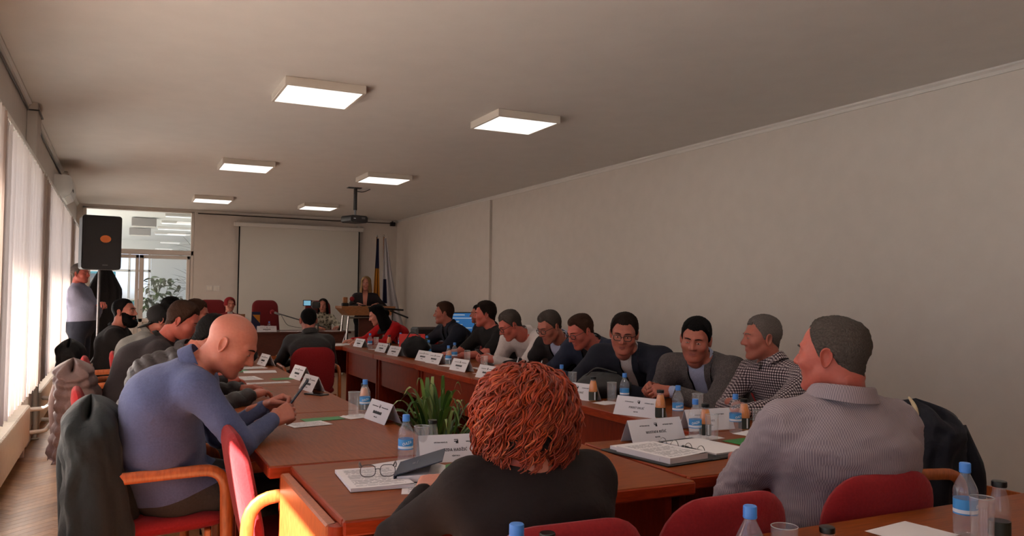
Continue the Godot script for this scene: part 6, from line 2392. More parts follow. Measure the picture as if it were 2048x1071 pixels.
func napkin(label: String, x: float, z: float, turn: float, s := 0.16):
	# a folded paper napkin, slightly rumpled
	var m := MB.new()
	var n := 9
	var pts := PackedVector3Array()
	for j in n:
		for i in n:
			var u := i / (n - 1.0)
			var v := j / (n - 1.0)
			var e := minf(minf(u, 1 - u), minf(v, 1 - v))
			pts.append(Vector3((u - 0.5) * s, 0.002 + 0.012 * smoothstep(0.0, 0.2, e) * (0.6 + 0.5 * noise_a.get_noise_2d(u * 4 + x * 9, v * 4 + z * 7)), (0.5 - v) * s * 0.8))
	m.grid(n, n, pts)
	var o := part("paper_napkin", m.done(), M.paper, self, Vector3(x, TABLE, z), Vector3(0, turn, 0))
	return tag(o, label, "napkin", "paper napkins under the glasses")

func wrap_text(s: String, h: float, r: float, y: float, tilt := 0.0) -> ArrayMesh:
	# lettering bent round a bottle
	var src := text_mesh(s, h, true, 0.0)
	var arr := src.get_mesh_arrays()
	var v: PackedVector3Array = arr[Mesh.ARRAY_VERTEX]
	var n: PackedVector3Array = arr[Mesh.ARRAY_NORMAL]
	for i in v.size():
		var p := v[i]
		var a := p.x / r
		v[i] = Vector3(sin(a) * (r + 0.0004), y + p.y + tilt * p.x, cos(a) * (r + 0.0004))
		n[i] = Vector3(sin(a), 0, cos(a))
	arr[Mesh.ARRAY_VERTEX] = v
	arr[Mesh.ARRAY_NORMAL] = n
	var m := ArrayMesh.new()
	m.add_surface_from_arrays(Mesh.PRIMITIVE_TRIANGLES, arr)
	return m

var bottle_parts := {}

func bottle(label: String, x: float, y: float, z: float, h: float, kind := "water", turn := 0.0, near := false):
	# kind: water (soft clear bottle, blue label and cap), juice (glass, dark lid), empty (an emptied juice bottle), green
	var key := "%s%.3f%s" % [kind, h, near]
	if not bottle_parts.has(key):
		var list := []
		var prof := []
		var m := MB.new()
		var seg := 24 if near else 14
		if kind == "water" or kind == "green":
			for q in [[0.0, 0.012], [0.10, 0.0], [0.145, 0.012], [0.158, 0.04], [0.160, 0.15], [0.153, 0.17], [0.160, 0.19], [0.160, 0.27], [0.155, 0.29], [0.155, 0.52], [0.160, 0.54], [0.154, 0.57], [0.160, 0.60], [0.148, 0.66], [0.120, 0.73], [0.085, 0.80], [0.066, 0.84], [0.064, 0.90]]:
				prof.append(Vector2(q[0] * h, q[1] * h))
			m.lathe(prof, seg)
			list.append(["bottle_body", m.done(), "bottle_clear" if kind == "water" else "bottle_green"])
			m = MB.new()
			m.lathe([Vector2(0.1565 * h, 0.30 * h), Vector2(0.1565 * h, 0.51 * h)], seg)
			list.append(["label", m.done(), "label_blue"])
			m = MB.new()
			m.lathe([Vector2(0.157 * h, 0.32 * h), Vector2(0.1572 * h, 0.37 * h)], seg)
			list.append(["label_band", m.done(), "label_white"])
			m = MB.new()
			m.lathe([Vector2(0.072 * h, 0.865 * h), Vector2(0.076 * h, 0.875 * h), Vector2(0.076 * h, 0.89 * h), Vector2(0.073 * h, 0.90 * h), Vector2(0.075 * h, 0.905 * h), Vector2(0.074 * h, 0.99 * h), Vector2(0.066 * h, h), Vector2(0.0, h)], seg)
			list.append(["cap", m.done(), "cap_blue"])
		else:
			for q in [[0.0, 0.008], [0.165, 0.0], [0.182, 0.02], [0.182, 0.42], [0.172, 0.56], [0.140, 0.72], [0.112, 0.82], [0.108, 0.92]]:
				prof.append(Vector2(q[0] * h, q[1] * h))
			m.lathe(prof, seg)
			list.append(["bottle_body", m.done(), "glass"])
			if kind == "juice":
				m = MB.new()
				var inner := []
				for q in prof.slice(0, 7):
					inner.append(Vector2(maxf(q.x - 0.0018, 0.0), q.y + 0.002))
				inner.append(Vector2(0.0, inner[-1].y))
				m.lathe(inner, seg)
				list.append(["juice_fill", m.done(), "juice"])
			m = MB.new()
			m.lathe([Vector2(0.1832 * h, 0.05 * h), Vector2(0.1832 * h, (0.40 if kind == "juice" else 0.30) * h)], seg)
			list.append(["label", m.done(), "label_dark"])
			if kind == "juice":
				m = MB.new()
				var pts := PackedVector3Array()
				for j in 2:
					for i in 4:
						var a := 0.30 + i * 0.09
						pts.append(Vector3(sin(a) * 0.1842 * h, (0.08 if j == 0 else 0.39) * h, cos(a) * 0.1842 * h))
				m.grid(4, 2, pts)
				list.append(["label_strip", m.done(), "label_white"])
			m = MB.new()
			m.lathe([Vector2(0.122 * h, 0.90 * h), Vector2(0.126 * h, 0.91 * h), Vector2(0.126 * h, 0.985 * h), Vector2(0.118 * h, h), Vector2(0.0, h)], seg)
			list.append(["lid", m.done(), "lid_dark"])
		if near and kind == "water":
			list.append(["lettering", wrap_text("OAZA", 0.011, 0.1572 * h, 0.435 * h, 0.25), "label_white"])
		bottle_parts[key] = list
	var nm: String = {"water": "water_bottle", "juice": "juice_bottle", "empty": "empty_juice_bottle", "green": "green_bottle"}[kind]
	var t := thing(nm, label, "bottle", Vector3(x, y, z), turn, {"water": "small water bottles", "juice": "juice bottles", "empty": "empty juice bottles", "green": "small water bottles"}[kind])
	for q in bottle_parts[key]:
		part(q[0], q[1], M[q[2]], t)
	return t

func tumbler(label: String, x: float, y: float, z: float, h := 0.13):
	var t := thing("drinking_glass", label, "glass", Vector3(x, y, z), 0, "drinking glasses on the tables")
	var key := "glass%.3f" % h
	if not bottle_parts.has(key):
		var m := MB.new()
		var r := 0.031 if h > 0.11 else 0.034
		m.lathe([Vector2(0.0, 0.0), Vector2(r * 0.86, 0.0), Vector2(r * 0.9, 0.006), Vector2(r, h), Vector2(r - 0.0016, h), Vector2(r * 0.86, 0.014), Vector2(0.0, 0.012)], 24)
		bottle_parts[key] = m.done()
		m = MB.new()
		var ring := []
		for i in 25:
			ring.append(Vector3(cos(TAU * i / 24) * (r - 0.0008), h, sin(TAU * i / 24) * (r - 0.0008)))
		m.tube(ring, 0.0010, 5, false)
		bottle_parts[key + "rim"] = m.done()
	part("glass_body", bottle_parts[key], M.glass, t)
	part("rim", bottle_parts[key + "rim"], M.glass_rim, t)
	return t

func emblem_mesh(s: float) -> ArrayMesh:
	# the small dark municipal badge: a notched square over a bar
	var m := MB.new()
	m.prism([Vector2(-0.5, -0.1), Vector2(-0.1, -0.1), Vector2(-0.1, -0.5), Vector2(0.5, -0.5), Vector2(0.5, 0.28), Vector2(0.2, 0.28), Vector2(0.2, 0.12), Vector2(-0.5, 0.12)].map(func(p): return p * s), 0.0, 0.0006)
	m.prism([Vector2(-0.5, 0.34), Vector2(0.5, 0.34), Vector2(0.5, 0.5), Vector2(-0.5, 0.5)].map(func(p): return p * s), 0.0, 0.0006)
	return m.done()

func nameplate(called: String, x: float, z: float, turn: float, w: float, label: String, readable := true, y := TABLE, role := "vijećnik", both := true):
	# a folded tent card; `turn` is the way its printed face looks (0 looks to +z)
	var t := thing("name_card", label, "name card", Vector3(x, y, z), turn, "folded name cards")
	var h := 0.100
	var half := 0.047
	var lean := atan(half / h)
	var l := h / cos(lean)
	for s in [1, -1]:
		var b := Basis(Vector3.RIGHT, -lean * s)
		part("card_panel", bx(Vector3(-w / 2, 0, -0.0005), Vector3(w / 2, l, 0.0005)), M.card, t, Vector3(0, 0, half * s), Vector3(-lean * s, 0, 0))
		if s < 0 and not both:
			continue
		var face := Node3D.new()
		var org := Vector3(0, 0, half * s)
		var rot := Vector3(-lean * s, 0, 0)
		face.free()
		# print on the outward face
		var turn2 := 0.0 if s > 0 else PI
		var bb := Basis.from_euler(rot) * Basis(Vector3.UP, turn2)
		var place := func(u: float, v: float) -> Transform3D:
			return Transform3D(bb, org + bb * Vector3(u, v, 0.0008))
		var items := []
		items.append([emblem_mesh(0.017), 0.0, l * 0.74])
		if readable:
			items.append([text_mesh("OPĆINA MAGLAJ", 0.0052, true), -w * 0.21, l * 0.72])
			items.append([text_mesh("OPĆINSKO VIJEĆE", 0.0052, true), w * 0.23, l * 0.72])
			items.append([text_mesh(called, 0.0115, true), -w * 0.02, l * 0.44])
			items.append([text_mesh(role, 0.0058, true), -w * 0.02, l * 0.23])
		else:
			# too far to read: the same blocks of print
			var rowm := MB.new()
			for q in [[-0.34, -0.07, 0.70, 0.745], [0.09, 0.38, 0.70, 0.745]]:
				var k := 0
				var u: float = q[0]
				while u < q[1]:
					rowm.box(Vector3(u * w, q[2] * l, 0), Vector3((u + 0.018) * w, (q[3] - 0.008 * (k % 3)) * l, 0.0005))
					u += 0.025
					k += 1
			for q in [[-0.20, 0.18, 0.37, 0.51], [-0.08, 0.05, 0.20, 0.25]]:
				var u: float = q[0]
				var k := 0
				while u < q[1]:
					rowm.box(Vector3(u * w, q[2] * l, 0), Vector3((u + 0.028) * w, (q[3] - 0.02 * ((k * 7) % 3) * 0.5) * l, 0.0005))
					u += 0.036
					k += 1
			items.append([rowm.done(), 0.0, 0.0])
		for it in items:
			var o := part("lettering", it[0], M.ink, t)
			o.transform = place.call(it[1], it[2])
	return t

func build_table_things():
	# name cards
	nameplate("AIDA HADŽIĆ", 1.215, -2.985, deg_to_rad(-8), 0.30, "name card with large type in front of the curly-haired woman", true, TABLE, "vijećnica", false)
	nameplate("MUSTAFA BEŠIĆ", 2.21, -3.03, deg_to_rad(2), 0.30, "name card behind the open ring binder", true, TABLE, "vijećnik", false)
	nameplate("PERO MA", 2.66, -3.20, deg_to_rad(-4), 0.27, "name card half hidden by the bottles before the checked shirt", true, TABLE, "vijećnik", false)
	nameplate("FIKRET DELIĆ", 2.605, -3.70, deg_to_rad(-66), 0.29, "name card in front of the man in the tweed jacket", true, TABLE, "vijećnik", false)
	nameplate("ALMIR IBRALOVIĆ", 2.665, -4.46, deg_to_rad(-70), 0.29, "name card beside a juice bottle before the man in navy jacket", true, TABLE, "vijećnik", false)
	var far := [[2.65, -5.82, "name card half hidden behind the red curls"], [2.69, -6.49, "name card beside the papers of the man in white shirt"], [2.745, -7.26, "name card, right one of two side by side"], [2.745, -7.57, "name card, far one of two side by side by the black bag"], [2.69, -8.34, "name card in front of the black bag"], [2.72, -8.90, "name card near the far juice bottle"], [2.72, -9.86, "name card before the woman in red"]]
	for f in far:
		nameplate("", f[0], f[1], deg_to_rad(-84), 0.29, f[2], false, TABLE, "", false)
	# window row: the cards lean towards the sitters
	var lefts := [[1.235, -4.04, "name card beside the glass and napkin on the window row"], [1.185, -5.50, "name card just past the phone of the man in blue"], [1.26, -6.26, "name card before the aisle chair on the window row"], [1.21, -7.56, "name card by the green cards on the window row"], [1.20, -8.95, "far name card at the end of the window row"], [1.22, -8.55, "name card beside the dark bag on the window row"]]
	for f in lefts:
		nameplate("", f[0], f[1], deg_to_rad(-84), 0.28, f[2], false, TABLE, "", true)
	# bottles, jars and glasses
	for q in [[1.01, -2.99, "water bottle beside the blue book and name card", true], [1.215, -4.30, "water bottle standing on the window row by a napkin", true], [2.40, -2.97, "water bottle beside the ring binder", true], [2.71, -3.05, "water bottle in front of the checked shirt", true], [2.68, -3.46, "water bottle beside the tweed jacket's name card", true], [2.80, -4.14, "water bottle before the clasped hands", false], [2.73, -4.80, "water bottle by the red curls before the blue jacket", false], [2.76, -6.98, "water bottle by the two joined name cards", false], [2.99, -7.40, "water bottle behind the two joined name cards", false], [2.72, -9.45, "water bottle before the woman in red", false], [2.90, -7.90, "water bottle behind the black bag", false], [3.12, -9.50, "water bottle beside the red folder", false]]:
		bottle(q[2], q[0], TABLE, q[1], 0.188, "water", rng.randf() * 0.8 - 0.9, q[3])
	bottle("green plastic bottle behind the red folder", 3.18, TABLE, -8.72, 0.19, "green")
	for q in [[2.68, -4.31, "juice bottle between two name cards"], [2.64, -3.56, "juice bottle beside the water before the tweed jacket"], [2.50, -3.02, "juice bottle right behind a glass by the binder"], [2.81, -3.10, "juice bottle behind the water before the checked shirt"], [1.245, -4.42, "juice bottle behind the water on the window row"], [3.0, -9.58, "juice bottle far along the wall row"], [2.80, -7.07, "juice bottle behind the water by the joined name cards"]]:
		bottle(q[2], q[0], TABLE, q[1], 0.155, "juice", -0.6)
	for q in [[1.13, -4.21, "tall glass upside down on a napkin, window row", 0.135], [1.085, -3.02, "glass beside the water bottle at the near table", 0.135], [2.76, -4.22, "glass on a napkin before the navy jacket", 0.125], [2.86, -3.52, "glass beside the tweed sleeve", 0.13], [2.455, -2.92, "glass in front of the juice by the binder", 0.12], [2.775, -2.96, "glass in front of the checked shirt's juice", 0.12], [2.84, -4.84, "glass before the blue jacket", 0.13], [2.83, -6.32, "glass before the hands holding a phone", 0.135], [3.0, -7.10, "glass before the black polo shirt", 0.13], [2.84, -9.60, "glass before the woman in the red blazer", 0.13]]:
		tumbler(q[2], q[0], TABLE, q[1], q[3])
	bottle("emptied juice bottle behind the glass at the near table", 1.145, TABLE, -3.06, 0.15, "empty")
	# the nearest table
	bottle("clear water bottle at the wall end of the nearest table", 2.14, TABLE, -1.475, 0.20, "water", 0.6, true)
	tumbler("glass beside the bottle at the wall end of the nearest table", 2.10, TABLE, -1.40, 0.125)
	bottle("emptied juice bottle at the wall end of the nearest table", 2.205, TABLE, -1.42, 0.155, "empty")
	bottle("clear water bottle in front of the empty red chair", 1.25, TABLE, -1.36, 0.20, "water", 0.3, true)
	tumbler("glass in front of the broad man's chair", 1.40, TABLE, -1.41, 0.125)
	bottle("juice bottle with dark lid in front of the broad man's chair", 1.455, TABLE, -1.335, 0.138, "empty")
	bottle("water bottle behind the curly-haired woman's chair", 0.72, TABLE, -1.44, 0.20, "water", 0.3, true)
	bottle("juice bottle with patterned lid behind the curly-haired woman's chair", 0.85, TABLE, -1.55, 0.138, "empty")
	napkin("white napkin lying flat at the edge of the nearest table", 2.01, -1.545, 0.12, 0.20)
	# near table: papers, spectacles, blue book
	paper("stack of printed sheets under the spectacles", 0.815, TABLE, -2.76, 0.215, 0.305, deg_to_rad(-4), "papers at the near table", 0.012, "printed_paper", 0.004)
	paper("loose printed sheet half under the blue book", 0.985, TABLE, -2.63, 0.20, 0.28, deg_to_rad(-20), "papers at the near table")
	paper("white sheet under the water bottle at the near table", 1.0, TABLE + 0.0002, -2.97, 0.21, 0.15, 0.3, "papers at the near table", 0.0012, "paper")
	paper("green leaflet beside the blue book", 1.17, TABLE, -2.80, 0.12, 0.20, 0.5, "green leaflets", 0.0012, "green_card")
	var gl := thing("spectacles", "dark-rimmed spectacles lying on the stack of sheets", "spectacles", Vector3(0.825, TABLE + 0.0155, -2.74), deg_to_rad(-16))
	for s in [-1.0, 1.0]:
		var ring := []
		for p in rounded(0.052, 0.040, 0.016, 4):
			ring.append(Vector3(s * 0.034 + p.x, 0.022 + p.y, 0.0))
		ring.append(ring[0])
		var g := MB.new()
		g.tube(ring, 0.0014, 6, false)
		part("rim", g.done(), M.plum_metal, gl)
		g = MB.new()
		g.prism(rounded(0.050, 0.038, 0.016, 4), -0.0006, 0.0006, Transform3D(Basis(), Vector3(s * 0.034, 0.022, 0)))
		part("lens", g.done(), M.lens, gl)
		g = MB.new()
		g.tube([Vector3(s * 0.062, 0.034, -0.002), Vector3(s * 0.066, 0.034, -0.05), Vector3(s * 0.064, 0.030, -0.11), Vector3(s * 0.058, 0.008, -0.145)], [0.0022, 0.0024, 0.0028, 0.0030], 6)
		part("temple", g.done(), M.plum_metal, gl)
	var gb := MB.new()
	gb.tube([Vector3(-0.010, 0.026, 0), Vector3(0, 0.030, 0.002), Vector3(0.010, 0.026, 0)], 0.0013, 6)
	part("bridge", gb.done(), M.plum_metal, gl)
	var bk := thing("blue_book", "dark blue bound book lying open face down like a tent", "book", Vector3(0.995, TABLE, -2.76), deg_to_rad(-24))
	part("lower_cover", bx(Vector3(-0.085, 0.0, -0.115), Vector3(0.085, 0.004, 0.115), 0.001), M.navy_cover, bk)
	var pg := MB.new()
	pg.prism([Vector2(-0.078, 0.004), Vector2(0.080, 0.004), Vector2(0.080, 0.016), Vector2(0.03, 0.030), Vector2(-0.078, 0.022)], -0.11, 0.11)
	part("pages", pg.done(), M.paper, bk)
	part("upper_cover", bx(Vector3(0.0, 0.0, -0.115), Vector3(0.172, 0.004, 0.115), 0.001), M.navy_cover, bk, Vector3(-0.085, 0.024, 0), Vector3(0, 0, 0.30))
	part("spine", bx(Vector3(-0.089, 0.0, -0.115), Vector3(-0.083, 0.028, 0.115), 0.001), M.navy_cover, bk)
	for q in [[0.055, 0.022, 0.016], [0.072, 0.006, 0.030]]:
		part("cover_print", bx(Vector3(q[0], 0.0041, -q[2]), Vector3(q[0] + q[1] * 0.5, 0.0046, q[2])), M.grey_plastic, bk, Vector3(-0.085, 0.024, 0), Vector3(0, 0, 0.30))
	# ring binder
	var rb := thing("ring_binder", "open black ring binder with white papers on both sides", "binder", Vector3(2.155, TABLE, -2.76), deg_to_rad(8))
	part("left_cover", bx(Vector3(-0.275, 0.0, -0.20), Vector3(-0.02, 0.008, 0.20), 0.003), M.black_leatherette, rb)
	part("right_cover", bx(Vector3(0.02, 0.0, -0.20), Vector3(0.275, 0.008, 0.20), 0.003), M.black_leatherette, rb)
	part("spine", bx(Vector3(-0.022, 0.0, -0.20), Vector3(0.022, 0.006, 0.20), 0.002), M.black_leatherette, rb)
	for q in [["paper_stack", -0.145, 0.022, 0.02, 0.03], ["paper_stack", -0.140, 0.014, -0.03, -0.02]]:
		part(q[0], sheet_mesh(0.215, 0.305, q[2], 0.01), M.printed_paper, rb, Vector3(q[1], 0.008, q[4]), Vector3(0, q[3], 0))
	part("right_sheet", sheet_mesh(0.215, 0.305, 0.006), M.paper, rb, Vector3(0.155, 0.008, 0.0))
	part("ring_plate", bx(Vector3(-0.012, 0.006, -0.14), Vector3(0.012, 0.012, 0.14), 0.002), M.chrome, rb)
	for z in [-0.11, -0.04, 0.04, 0.11]:
		var rm := MB.new()
		var arc := []
		for i in 11:
			var a := PI * i / 10
			arc.append(Vector3(cos(a) * 0.026, 0.010 + sin(a) * 0.034, z))
		rm.tube(arc, 0.0016, 6)
		part("ring", rm.done(), M.chrome, rb)
	var pen := thing("pen", "dark pen lying in the fold of the ring binder", "pen", Vector3(2.185, TABLE + 0.018, -2.72), deg_to_rad(4))
	var pm := MB.new()
	pm.tube([Vector3(0, 0, -0.065), Vector3(0, 0, 0.055), Vector3(0, 0, 0.07)], [0.0045, 0.0045, 0.001], 8)
	part("barrel", pm.done(), M.black_plastic, pen)
	part("clip", bx(Vector3(-0.0012, 0.0045, -0.062), Vector3(0.0012, 0.0065, -0.025)), M.chrome, pen)
	# papers and leaflets along the tables
	napkin("napkin under the tall glass on the window row", 1.15, -4.22, 0.3, 0.15)
	napkin("napkin before the juice and name card on the wall row", 2.71, -4.20, 0.2, 0.15)
	napkin("napkin by the ring binder", 2.47, -3.0, 0.1, 0.16)
	napkin("napkin before the checked shirt", 2.77, -2.99, 0.3, 0.17)
	napkin("napkin before the tweed sleeve", 2.72, -3.42, 0.5, 0.13)
	for q in [["green leaflet by the checked shirt's bottles", 2.60, -2.84, 0.20, 0.14, 0.1, "green_card", "green leaflets"], ["green leaflet under the arms of the man in blue", 0.965, -4.20, 0.21, 0.10, 0.1, "green_card", "green leaflets"], ["white leaflet by the elbow of the man in blue", 0.86, -4.06, 0.20, 0.14, 0.2, "printed_paper", "loose papers on the tables"], ["green leaflet folded open on the second window-row table", 0.81, -5.56, 0.17, 0.20, 0.4, "green_card", "green leaflets"], ["green leaflet by the seam of the window row", 1.13, -6.30, 0.16, 0.13, 0.2, "green_card", "green leaflets"], ["long printed sheet along the window-row seam", 0.98, -6.05, 0.32, 0.10, 0.05, "printed_paper", "loose papers on the tables"], ["printed sheet before the crew-neck sweater", 0.86, -6.42, 0.24, 0.28, 0.1, "printed_paper", "loose papers on the tables"], ["white sheet farther along the window row", 1.06, -6.92, 0.26, 0.20, -0.1, "paper", "loose papers on the tables"], ["printed sheet near the far cards of the window row", 1.02, -7.30, 0.28, 0.20, 0.1, "printed_paper", "loose papers on the tables"], ["green leaflet far along the window row", 0.92, -7.05, 0.15, 0.2, 0.2, "green_card", "green leaflets"], ["white sheet beside the dark bag on the window row", 1.00, -8.2, 0.22, 0.28, 0.1, "paper", "loose papers on the tables"],
		["white sheet under the water bottles of the wall row", 2.80, -6.95, 0.21, 0.24, 0.2, "paper", "loose papers on the tables"], ["printed sheets before the man in white shirt", 2.92, -6.22, 0.24, 0.30, 0.4, "printed_paper", "loose papers on the tables"], ["white sheet by the glass before the white shirt", 2.78, -6.12, 0.18, 0.22, 0.1, "paper", "loose papers on the tables"], ["printed sheet before the writing man in blue jacket", 2.95, -5.62, 0.21, 0.30, 0.1, "printed_paper", "loose papers on the tables"], ["printed sheet before the man in dark jacket", 2.98, -6.60, 0.21, 0.28, -0.1, "printed_paper", "loose papers on the tables"], ["sheet the woman in red writes on", 2.72, -10.45, 0.24, 0.30, 0.2, "printed_paper", "loose papers on the tables"], ["white folder at the corner of the end table", 2.50, -10.30, 0.20, 0.30, 0.0, "paper", "loose papers on the tables"], ["white sheet behind the far name cards", 2.82, -9.30, 0.24, 0.22, 0.3, "paper", "loose papers on the tables"], ["printed sheet under the checked arms", 3.02, -3.45, 0.30, 0.21, -0.2, "printed_paper", "loose papers on the tables"]]:
		paper(q[0], q[1], TABLE, q[2], q[3], q[4], q[5], q[7], 0.0012, q[6])
	# phones
	var ph := thing("mobile_phone", "phone with a blue-black back held in both hands over the table", "phone", Vector3(0.765, 0.935, -3.845), deg_to_rad(78))
	part("case", bx(Vector3(-0.038, -0.078, -0.005), Vector3(0.038, 0.078, 0.005), 0.003), M.phone_back, ph, Vector3.ZERO, Vector3(0.62, 0, 0))
	part("screen", bx(Vector3(-0.034, -0.072, -0.0056), Vector3(0.034, 0.072, -0.0051)), M.phone_glass, ph, Vector3.ZERO, Vector3(0.62, 0, 0))
	ph = thing("mobile_phone", "dark phone in the hands of the man in white shirt", "phone", Vector3(2.955, 0.875, -6.645), deg_to_rad(-85))
	part("case", bx(Vector3(-0.037, -0.076, -0.0045), Vector3(0.037, 0.076, 0.0045), 0.003), M.black_plastic, ph, Vector3.ZERO, Vector3(0.9, 0, 0))
	part("screen", bx(Vector3(-0.033, -0.070, -0.0050), Vector3(0.033, 0.070, -0.0046)), M.phone_glass, ph, Vector3.ZERO, Vector3(0.9, 0, 0))
	ph = thing("mobile_phone", "phone lying by the card just past the man in blue's hands", "phone", Vector3(1.16, TABLE, -5.24), deg_to_rad(30))
	part("case", bx(Vector3(-0.038, 0, -0.078), Vector3(0.038, 0.009, 0.078), 0.003), M.dark_plastic, ph)
	part("screen", bx(Vector3(-0.034, 0.0091, -0.072), Vector3(0.034, 0.0095, 0.072)), M.phone_glass, ph)
	for q in [[3.02, 0.80, -5.68, "pen in the hand of the man in blue jacket"], [3.02, 0.80, -6.10, "pen in the hand of the man in dark jacket"], [2.69, 0.80, -10.60, "pen in the hand of the woman in red"]]:
		var pn := thing("pen", q[3], "pen", Vector3(q[0], q[1], q[2]), 0.3)
		pm = MB.new()
		pm.tube([Vector3(-0.02, -0.045, 0), Vector3(-0.015, -0.035, 0), Vector3(0.03, 0.09, 0.01)], [0.001, 0.004, 0.004], 8)
		part("barrel", pm.done(), M.label_white, pn)
		part("clip", bx(Vector3(0.024, 0.06, 0.012), Vector3(0.027, 0.09, 0.014)), M.chrome, pn)
	# bags and folders
	lump("grey_bag", "dark grey soft bag lying in front of the navy jacket", Vector3(2.88, TABLE, -4.50), Vector3(0.14, 0.085, 0.20), M.bag_grey, 0.4, "bag")
	lump("black_bag", "black handbag on the wall row in front of the red folder", Vector3(2.80, TABLE, -8.02), Vector3(0.13, 0.12, 0.19), M.coat_black, 0.2, "bag")
	lump("dark_bag", "dark soft bag on the window row behind the name cards", Vector3(1.02, TABLE, -7.85), Vector3(0.16, 0.085, 0.15), M.coat_black, 0.1, "bag")
	var rf := thing("red_folder", "bright red folder standing upright on the wall row", "folder", Vector3(3.08, TABLE, -8.95), deg_to_rad(-20))
	part("front_cover", bx(Vector3(-0.15, 0, 0.0), Vector3(0.15, 0.20, 0.004), 0.001), M.red_card, rf, Vector3(0, 0, 0.03), Vector3(-0.12, 0, 0))
	part("back_cover", bx(Vector3(-0.15, 0, -0.004), Vector3(0.15, 0.20, 0.0), 0.001), M.red_card, rf, Vector3(0, 0, -0.03), Vector3(0.12, 0, 0))
	# coats over chair backs
	draped("coat_dark_teal", "dark teal winter coat hanging over the chair of the man in blue", Vector3(-0.10, 0.925, -3.93), deg_to_rad(88), 0.80, 0.315, 0.345, M.coat_teal, 0.0, 3)
	draped("pale_quilted_jacket", "pale pinkish quilted jacket hanging over a red chair back", Vector3(-0.265, 0.93, -6.04), deg_to_rad(90), 0.62, 0.25, 0.28, M.puffer_pale, 0.016, 5)
	draped("black_jacket", "black jacket hanging over the bearded man's chair", Vector3(-0.42, 0.92, -8.77), deg_to_rad(86), 0.72, 0.25, 0.30, M.coat_black, 0.0, 7)
	var nc := draped("navy_coat", "dark navy coat with pale lining draped over the chair by the wall", Vector3(3.455, 0.90, -2.63), deg_to_rad(-96), 0.60, 0.245, 0.29, M.coat_navy, 0.0, 9)
	var ln := MB.new()
	ln.tube(bend([Vector3(-0.02, 0.035, 0.02), Vector3(0.10, 0.0, 0.10), Vector3(0.14, -0.22, 0.125)], 0.08, 6), [0.006, 0.010, 0.011, 0.012, 0.012, 0.011, 0.009, 0.006, 0.003], 6)
	part("pale_lining", ln.done(), M.lining, nc)

func lump(called: String, label: String, at: Vector3, r: Vector3, m: Material, turn: float, category: String):
	# a soft bag: a sagging, creased sack with a flap and a strap
	var t := thing(called, label, category, at, turn)
	var b := MB.new()
	var pts := PackedVector3Array()
	var w := 30
	var h := 16
	for j in h:
		var th := PI * (1.0 - float(j) / (h - 1))
		for i in w:
			var a := TAU * i / w
			var d := Vector3(sin(th) * cos(a), cos(th), -sin(th) * sin(a))
			var k := 1.0 + 0.10 * noise_a.get_noise_3d(d.x * 2 + at.x, d.y * 3, d.z * 2 + at.z) + 0.04 * sin(a * 5 + d.y * 4)
			var p := d * r * k
			p.y = maxf(p.y + r.y * 0.85, 0.0)
			pts.append(p)
	b.grid(w, h, pts, true)
	part("sack", b.done(), m, t)
	b = MB.new()
	b.tube(bend([Vector3(-r.x * 0.5, r.y * 1.5, -r.z * 0.5), Vector3(-r.x * 0.3, r.y * 2.3, -r.z * 0.2), Vector3(0, r.y * 1.9, r.z * 0.5)], 0.05, 6), 0.006, 6)
	part("strap", b.done(), M.black_leatherette, t)
	return t

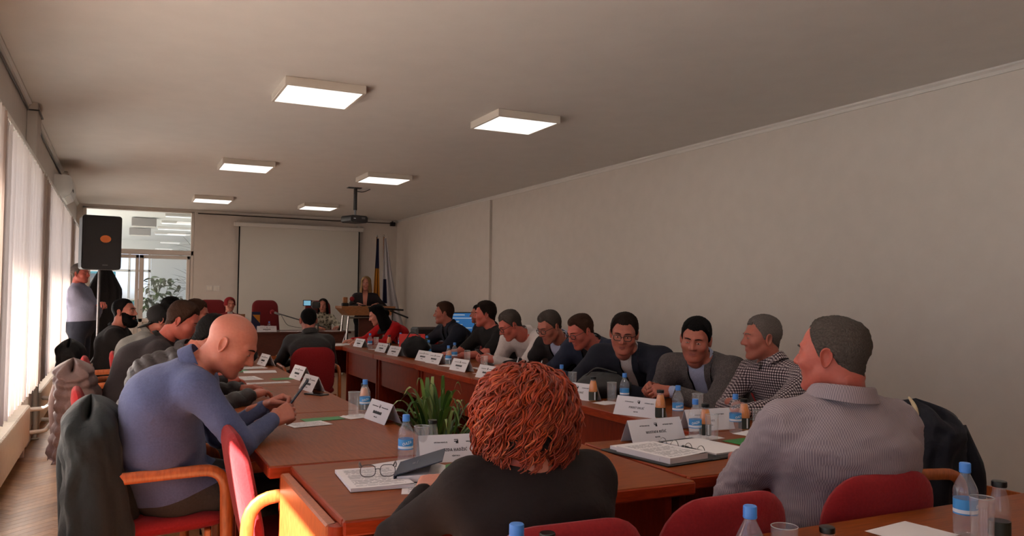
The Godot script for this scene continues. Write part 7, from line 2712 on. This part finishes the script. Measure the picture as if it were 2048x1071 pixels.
func draped(called: String, label: String, at: Vector3, turn: float, drop: float, w0: float, w1: float, m: Material, quilt: float, sd: int) -> Node3D:
	# a garment thrown over a chair back: it wraps the back like a cover and flares in folds to its hem
	var t := thing(called, label, "coat", at, turn, "coats over chair backs")
	var b := MB.new()
	var rows := 40
	var cols := 56
	var pts := PackedVector3Array()
	for j in rows:
		var s := pow(1.0 - float(j) / (rows - 1), 1.6)
		# the top rolls over the chair back and closes
		var sh := sqrt(1.0 - pow(1.0 - minf(s / 0.09, 1.0), 2))
		var w := lerpf(w0, w1, s) * lerpf(0.0 if j == rows - 1 else 0.55, 1.0, sh)
		var d := lerpf(0.105, 0.17, s) * sh
		for i in cols:
			var a := TAU * i / cols
			var ca := cos(a)
			var sa := sin(a)
			var fold := (0.024 * s * sin(a * 9 + sd + 1.5 * sin(s * 3)) + 0.016 * noise_a.get_noise_3d(ca * 2.5 + sd, s * 4, sa * 2.5) + 0.010 * noise_a.get_noise_3d(ca * 7, s * 3 + sd, sa * 7)) * sh
			var q := 0.0
			if quilt > 0:
				q = quilt * (absf(sin(s * 26.0)) - 0.4) * sh
			var x := signf(ca) * pow(absf(ca), 0.7) * (w + fold + q)
			var z := signf(sa) * pow(absf(sa), 0.7) * (d + fold + q)
			var hem := 0.0
			if j == 0:
				hem = 0.03 * noise_a.get_noise_2d(i * 0.3, sd)
			pts.append(Vector3(x, 0.035 * (1.0 - absf(ca) * 0.6) * (1.0 - sh) - drop * s + hem - 0.06 * pow(absf(ca), 3) * smoothstep(0.0, 0.3, 0.3 - s), -z + 0.10 * minf(s, 0.6)))
	b.grid(cols, rows, pts, true)
	part("cloth", b.done(), m, t)
	var sl := MB.new()
	# an empty sleeve hanging at the side
	sl.tube(bend([Vector3(w0 * 0.7, -0.08, -0.06), Vector3(w0 * 0.95, -0.30, -0.10), Vector3(w0 * 0.9, -drop * 0.85, -0.08)], 0.1, 5), [0.045, 0.055, 0.06, 0.06, 0.058, 0.056, 0.054, 0.052], 12)
	part("sleeve", sl.done(), m, t)
	return t

func build_plant():
	# arching strap-leaved plant in a dark floor pot in the well between the tables
	var t := thing("floor_plant", "arching green spider plant in a dark pot between the table rows", "plant", Vector3(1.66, 0, -4.35))
	var p := MB.new()
	p.lathe([Vector2(0, 0), Vector2(0.15, 0), Vector2(0.20, 0.50), Vector2(0.215, 0.52), Vector2(0.215, 0.55), Vector2(0.195, 0.55), Vector2(0.185, 0.49), Vector2(0, 0.49)], 28)
	part("pot", p.done(), M.pot, t)
	p = MB.new()
	p.lathe([Vector2(0.186, 0.49), Vector2(0.10, 0.505), Vector2(0.0, 0.51)], 20)
	part("soil", p.done(), M.soil, t)
	var r2 := RandomNumberGenerator.new()
	r2.seed = 31
	for i in 84:
		var a := r2.randf() * TAU
		var l := r2.randf_range(0.28, 0.52)
		var rise := r2.randf_range(0.10, 0.42) if i > 8 else r2.randf_range(0.40, 0.50)
		var spread := sqrt(maxf(l * l - rise * rise, 0.01)) * 0.95
		var w := r2.randf_range(0.009, 0.017)
		var m := MB.new()
		var pts := PackedVector3Array()
		var n := 10
		var dirv := Vector3(cos(a), 0, sin(a))
		var side := Vector3(-sin(a), 0, cos(a))
		var droop := r2.randf_range(0.0, 0.20)
		var twist := r2.randf_range(-0.6, 0.6)
		for k in n:
			var u := k / (n - 1.0)
			var c2 := dirv * (0.02 + spread * u) + Vector3.UP * (rise * sin(u * 1.75) * 1.0 - droop * u * u * u)
			var ww := w * sin(PI * clampf(0.18 + 0.82 * u, 0, 1)) + 0.0008
			var sd := side.rotated(dirv, twist * u)
			pts.append(c2 + sd * ww + Vector3.UP * ww * 0.35)
			pts.append(c2)
			pts.append(c2 - sd * ww + Vector3.UP * ww * 0.35)
		m.grid(3, n, pts)
		part("leaf", m.done(), M[["leaf_a", "leaf_b", "leaf_a", "leaf_pale", "leaf_c"][i % 5]], t, Vector3(cos(a * 3.1) * 0.05, 0.50, sin(a * 2.3) * 0.05))
